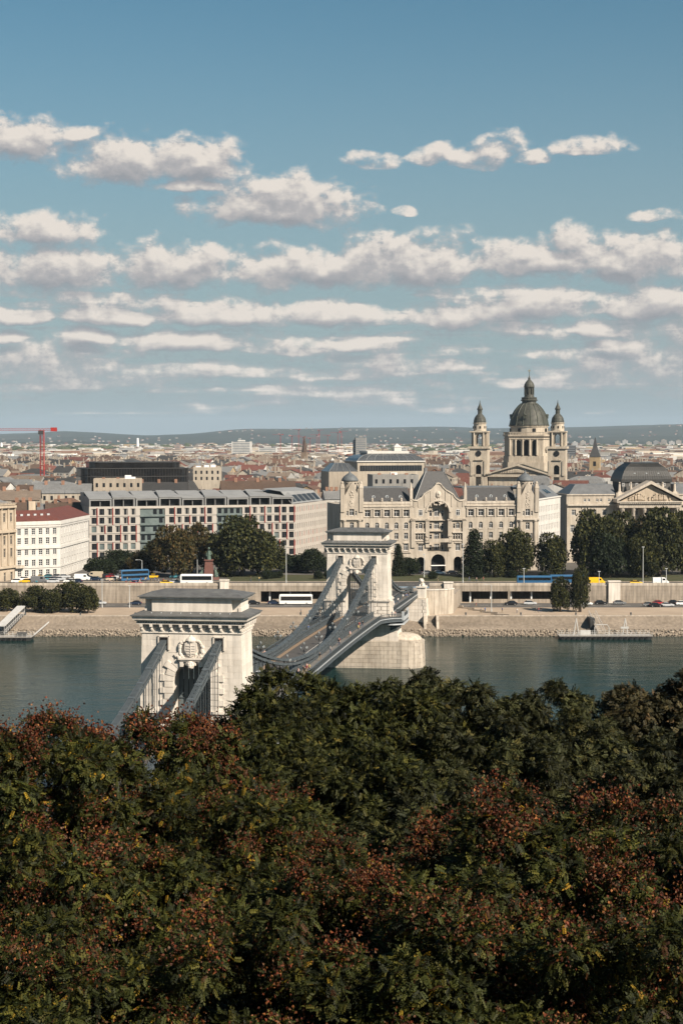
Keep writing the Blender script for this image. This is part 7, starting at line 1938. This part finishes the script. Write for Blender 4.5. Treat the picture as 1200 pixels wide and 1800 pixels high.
# ---------------------------------------------------------------- foreground trees on the castle hill
def compound_crown(name, lobes, nleaf, L, pal, seed, pairs=4, leaflet=(.11,.042), pods=None, droop=.35):
    """pinnate leaves: a rachis with paired leaflets, gathered on branch-tip lobes; optional papery seed pods"""
    g = np.random.default_rng(seed); lob = np.array(lobes); w = lob[:,3]**2; k = g.choice(len(lob), size=nleaf, p=w/w.sum()); n = nleaf
    nz = lambda v: v/np.linalg.norm(v, axis=-1, keepdims=True)
    cen = lob[:,:3].mean(0)
    outw = nz(lob[k,:3]-cen*np.array([1,1,.4]))
    d = nz(g.normal(size=(n,3))+outw*.75+np.array([0,0,.35]))
    P = lob[k,:3] + d*lob[k,3:4]*(.45+.6*g.random((n,1))**.7)*np.array([1,1,.85])
    ax = nz(d*.45+g.normal(size=(n,3))*.62+np.array([0,0,-droop])); nr = nz(g.normal(size=(n,3))*.45+d*.5+np.array([0,0,.8])); sd_ = nz(np.cross(ax,nr)); nr = np.cross(sd_,ax)
    s = g.uniform(.7,1.2,(n,1))
    pal_ = np.array([q[:3] for q in pal]); pw = np.array([q[3] for q in pal]); lt = g.random(len(lob))
    pick = g.choice(len(pal_), size=n, p=pw/pw.sum()); base = pal_[pick]*g.uniform(.7,1.3,(n,1))*(.6+.75*lt[k])[:,None]
    VV = []; CC = []
    ll, lw = leaflet
    for j in range(pairs*2+1):
        if j < pairs*2: t_ = .25+.75*(j//2)/pairs; sg = 1 if j % 2 else -1; dirv = nz(sd_*sg*.85+ax*.5-nr*.18)
        else: t_ = 1.0; dirv = ax
        o = P+ax*(L*t_*s)-nr*(L*.25*t_*t_*s); l_ = ll*s*g.uniform(.8,1.2,(n,1)); sv = nz(np.cross(dirv,nr))*lw*s
        up = nr*(l_*.12)
        VV.append(np.stack([o, o+dirv*l_*.45+sv+up, o+dirv*l_-up, o+dirv*l_*.45-sv+up], 1)); CC.append(np.repeat((base*g.uniform(.85,1.15,(n,1)))[:,None],4,1))
    V = np.concatenate(VV).reshape(-1,3); C = np.concatenate(CC).reshape(-1,3)
    if pods:
        m, pc = pods
        chosen = g.choice(len(lob), size=max(1,int(len(lob)*.62)), replace=False); kk = g.choice(chosen, size=m)
        # clusters
        ncl = m//75; wz = np.clip(lob[chosen,2]-lob[:,2].mean()+1.5,.05,None); ck = g.choice(chosen, size=ncl, p=wz/wz.sum()); cd = nz(g.normal(size=(ncl,3))*.8+np.array([0,0,.75])+nz(lob[ck,:3]-cen)*.6)
        cp = lob[ck,:3]+cd*lob[ck,3:4]*1.03*np.array([1,1,.85]); tone = g.random((ncl,1))
        ci = g.integers(0,ncl,m); P2 = cp[ci]+g.normal(size=(m,3))*np.array([.17,.17,.22]); a2 = nz(g.normal(size=(m,3))*.6+np.array([0,0,-.8])); s2 = nz(np.cross(a2,g.normal(size=(m,3)))); n2 = np.cross(a2,s2)
        z = g.uniform(.05,.085,(m,1)); pcs = np.array(pc); pk = g.integers(0,len(pcs),m)
        V2 = np.stack([P2, P2+a2*z*.5+s2*z*.45+n2*z*.25, P2+a2*z*1.1, P2+a2*z*.5-s2*z*.45+n2*z*.25],1); V3 = np.stack([P2, P2+a2*z*.5+s2*z*.45+n2*z*.25, P2+a2*z*1.1, P2+a2*z*.5-n2*z*.5],1)
        c2 = np.repeat((pcs[pk]*g.uniform(.7,1.25,(m,1))*(.75+.5*tone[ci]))[:,None],4,1)
        V = np.concatenate([V,V2.reshape(-1,3),V3.reshape(-1,3)]); C = np.concatenate([C,c2.reshape(-1,3),c2.reshape(-1,3)])
    F = np.arange(len(V)).reshape(-1,4)
    return np_mesh(name, V, F, leafm, C)
def big_lobes(r, h, n, seed, rl=(.75,1.25)):
    g = random.Random(seed); L = []
    for i in range(n):
        f = (i+.5)/n; ph = math.acos(1-1.72*f); a = i*2.39996+g.uniform(-.4,.4); q = g.uniform(.70,1.0) if i % 5 else g.uniform(.35,.6)
        L.append((r*q*math.sin(ph)*math.cos(a), r*q*math.sin(ph)*math.sin(a), h*.5+h*.48*q*math.cos(ph), g.uniform(*rl)))
    return L
KG = [(0.0346, 0.0374, 0.0072, 5), (0.023, 0.0274, 0.0065, 5), (0.0562, 0.0518, 0.0086, 2.5), (0.0108, 0.013, 0.0043, 4), (0.144, 0.0936, 0.0086, 0.32), (0.216, 0.1224, 0.0108, 0.14), (0.0504, 0.0216, 0.0086, 0.6)]
PODS = [(0.1312, 0.0344, 0.0148), (0.082, 0.023, 0.0115), (0.1968, 0.0779, 0.0262), (0.0533, 0.018, 0.0098), (0.123, 0.0656, 0.0369)]
RGc = [(0.025, 0.0281, 0.007, 6), (0.0351, 0.0367, 0.0086, 4), (0.0109, 0.0133, 0.0047, 4), (0.0546, 0.0515, 0.0109, 2), (0.0858, 0.0663, 0.0125, 0.3)]
OLc = [(0.0295, 0.032, 0.0115, 5), (0.0426, 0.0435, 0.0148, 4), (0.0148, 0.0172, 0.0074, 4), (0.0656, 0.0574, 0.018, 1.2)]
TAU = [(0.0308, 0.0267, 0.0113, 5), (0.0454, 0.0365, 0.0146, 3), (0.0219, 0.0211, 0.0097, 4), (0.0688, 0.0405, 0.0146, 1)]
FG = {'pod':[(compound_crown('crown', big_lobes(4.5,8.8,110,31,(.42,.80)), 27000, .24, KG, 31, 4, (.074,.027), (13500,PODS)), 4.9, 9.2),
             (compound_crown('crown', big_lobes(4.3,8.4,105,32,(.42,.80)), 27000, .24, KG, 32, 4, (.074,.027), (7000,PODS)), 4.7, 8.8)],
      'green':[(compound_crown('crown', big_lobes(4.4,9.0,105,33,(.42,.82)), 24000, .23, RGc, 33, 4, (.08,.030)), 4.9, 9.4)],
      'olive':[(compound_crown('crown', big_lobes(4.0,8.6,95,34,(.38,.75)), 22000, .24, OLc, 34, 4, (.11,.028), None, .6), 4.5, 9.2)],
      'tawny':[(compound_crown('crown', big_lobes(3.8,8.0,54,35,(.5,.95)), 15000, .22, TAU, 35, 3, (.11,.042)), 4.4, 8.8)]}
for kk_ in FG:
    for ii_, (me_, a_, b_) in enumerate(FG[kk_]):
        co_ = np.empty(len(me_.vertices)*3, dtype=np.float32); me_.vertices.foreach_get('co', co_); co_ = co_.reshape(-1,3)
        FG[kk_][ii_] = (me_, float(np.percentile(np.hypot(co_[:,0],co_[:,1]),98.5)), float(np.percentile(co_[:,2],99.6)))
fb = MB(); fb.tube([(0,0,-4),(.15,.1,0),(-.1,.2,2.5),(.2,0,5)], .26, 9, r2=.12)
gb = random.Random(4)
for i in range(16):
    a = i*2.4; z = .2+i*.28; l = 3.6-.1*i
    fb.tube([(0,0,z),(l*.35*math.cos(a),l*.35*math.sin(a),z+.9),(l*.7*math.cos(a+.2),l*.7*math.sin(a+.2),z+1.6+gb.uniform(0,.5)),(l*math.cos(a+.1),l*math.sin(a+.1),z+2.2+gb.uniform(0,.9))], .085, 6, r2=.02)
    for j in range(3):
        b0 = a+gb.uniform(-.8,.8); x0, y0, z0 = l*.6*math.cos(a+.2), l*.6*math.sin(a+.2), z+1.4
        fb.tube([(x0,y0,z0),(x0+.8*math.cos(b0),y0+.8*math.sin(b0),z0+.7),(x0+1.5*math.cos(b0),y0+1.5*math.sin(b0),z0+1.3)], .035, 4, r2=.01)
FTR = fb.mesh('trunk', mat('fg_bark', (.12,.10,.08), (.06,.05,.04), scale=8, rough=.95, bump=.4, bscale=14))
def fg(px, ytop, D, R_, kind, label, v=0, rz=0.0, H=None):
    me, mr, mh = FG[kind][v % len(FG[kind])]; p = at(px, ytop+{'pod':26,'green':26,'olive':18,'tawny':10}[kind], D); k = R_/mr; H = H or mh*k
    base = float(hz(np.array([p.x]), np.array([D]))[0]); cz = p.z-H
    r = thing('hillside_tree', (p.x, D, base), rz, label, 'tree', 'trees on the castle hill')
    ob('trunk', FTR, r, (0,0,cz-base), scale=(k*.9,k*.9,H/mh*.78)); ob('crown', me, r, (0,0,cz-base), scale=(k,k,H/mh)); return r
fg(235, 1236, 43, 4.4, 'pod', 'red podded green tree at left below the near tower', 0, .4)
fg(40, 1246, 41, 3.9, 'pod', 'red podded tree in the lower left corner, behind the leftmost crown', 0, 2.0)
fg(420, 1372, 39, 3.4, 'pod', 'podded tree in the middle, rusty at its top', 1, 4.1)
fg(150, 1440, 35, 3.9, 'pod', 'deep green podded tree filling the left foreground', 1, 2.7)
fg(620, 1500, 34, 3.7, 'pod', 'podded tree low in the picture centre', 0, 5.2)
fg(985, 1372, 37, 4.7, 'pod', 'broad red topped tree at right foreground', 0, 1.1)
fg(1190, 1420, 35, 3.8, 'pod', 'red podded tree cut by right edge', 0, 3.3)
fg(820, 1545, 30, 3.7, 'pod', 'podded tree at the bottom right of centre', 1, .2)
fg(1080, 1590, 28, 3.5, 'pod', 'dark podded tree in the lower right corner', 1, 4.7)
fg(400, 1590, 29, 3.5, 'pod', 'dark podded tree at the bottom left of centre', 1, 5.9)
fg(110, 1620, 28, 3.3, 'pod', 'podded tree at the very bottom left', 1, .9)
fg(520, 1166, 57, 4.9, 'green', 'dark green leafy tree overlapping the bridge deck', 0, .3)
fg(690, 1176, 59, 4.4, 'green', 'green tree below the far pier', 0, 2.2)
fg(470, 1240, 52, 3.6, 'green', 'green tree right beside the near tower foot', 0, 3.9)
fg(640, 1300, 50, 4.2, 'green', 'green tree behind the podded trees at centre', 0, 5.0)
fg(790, 1172, 62, 4.2, 'olive', 'olive green feathery tree right of the far pier', 0, .7)
fg(945, 1190, 61, 3.5, 'olive', 'feathery pointed tree against the river at right', 0, 2.9)
fg(870, 1260, 55, 4.0, 'olive', 'olive tree in the hollow at right centre', 0, 4.4)
fg(1060, 1262, 58, 3.9, 'olive', 'olive tree below the right river gap', 0, 1.7)
fg(1140, 1190, 66, 3.6, 'tawny', 'brownish tree at the right edge above the river', 0, .5)
fg(1200, 1182, 63, 3.6, 'tawny', 'brownish tree cut by the right edge', 0, 2.5)
fg(760, 1370, 47, 4.0, 'olive', 'shaded olive tree above the central podded tree', 0, 3.6)
fg(1180, 1310, 50, 3.9, 'olive', 'olive tree behind the red right hand crowns', 0, 5.5)

# ---------------------------------------------------------------- summer air
m = bpy.data.materials.new('haze_air'); m.use_nodes = True; t = m.node_tree; t.nodes.clear()
pv = nd(t, 'ShaderNodeVolumePrincipled'); pv.inputs['Color'].default_value = (.66,.83,1.0,1); pv.inputs['Density'].default_value = 2.7e-5; pv.inputs['Anisotropy'].default_value = 0.0
o = nd(t, 'ShaderNodeOutputMaterial'); t.links.new(pv.outputs[0], o.inputs['Volume'])
h = MB().box(-23000,23000,-4000,24500,-6,330).build('haze', m); tag(h, 'thin pale air over the whole city', 'haze', kind='stuff')
finish_labels()
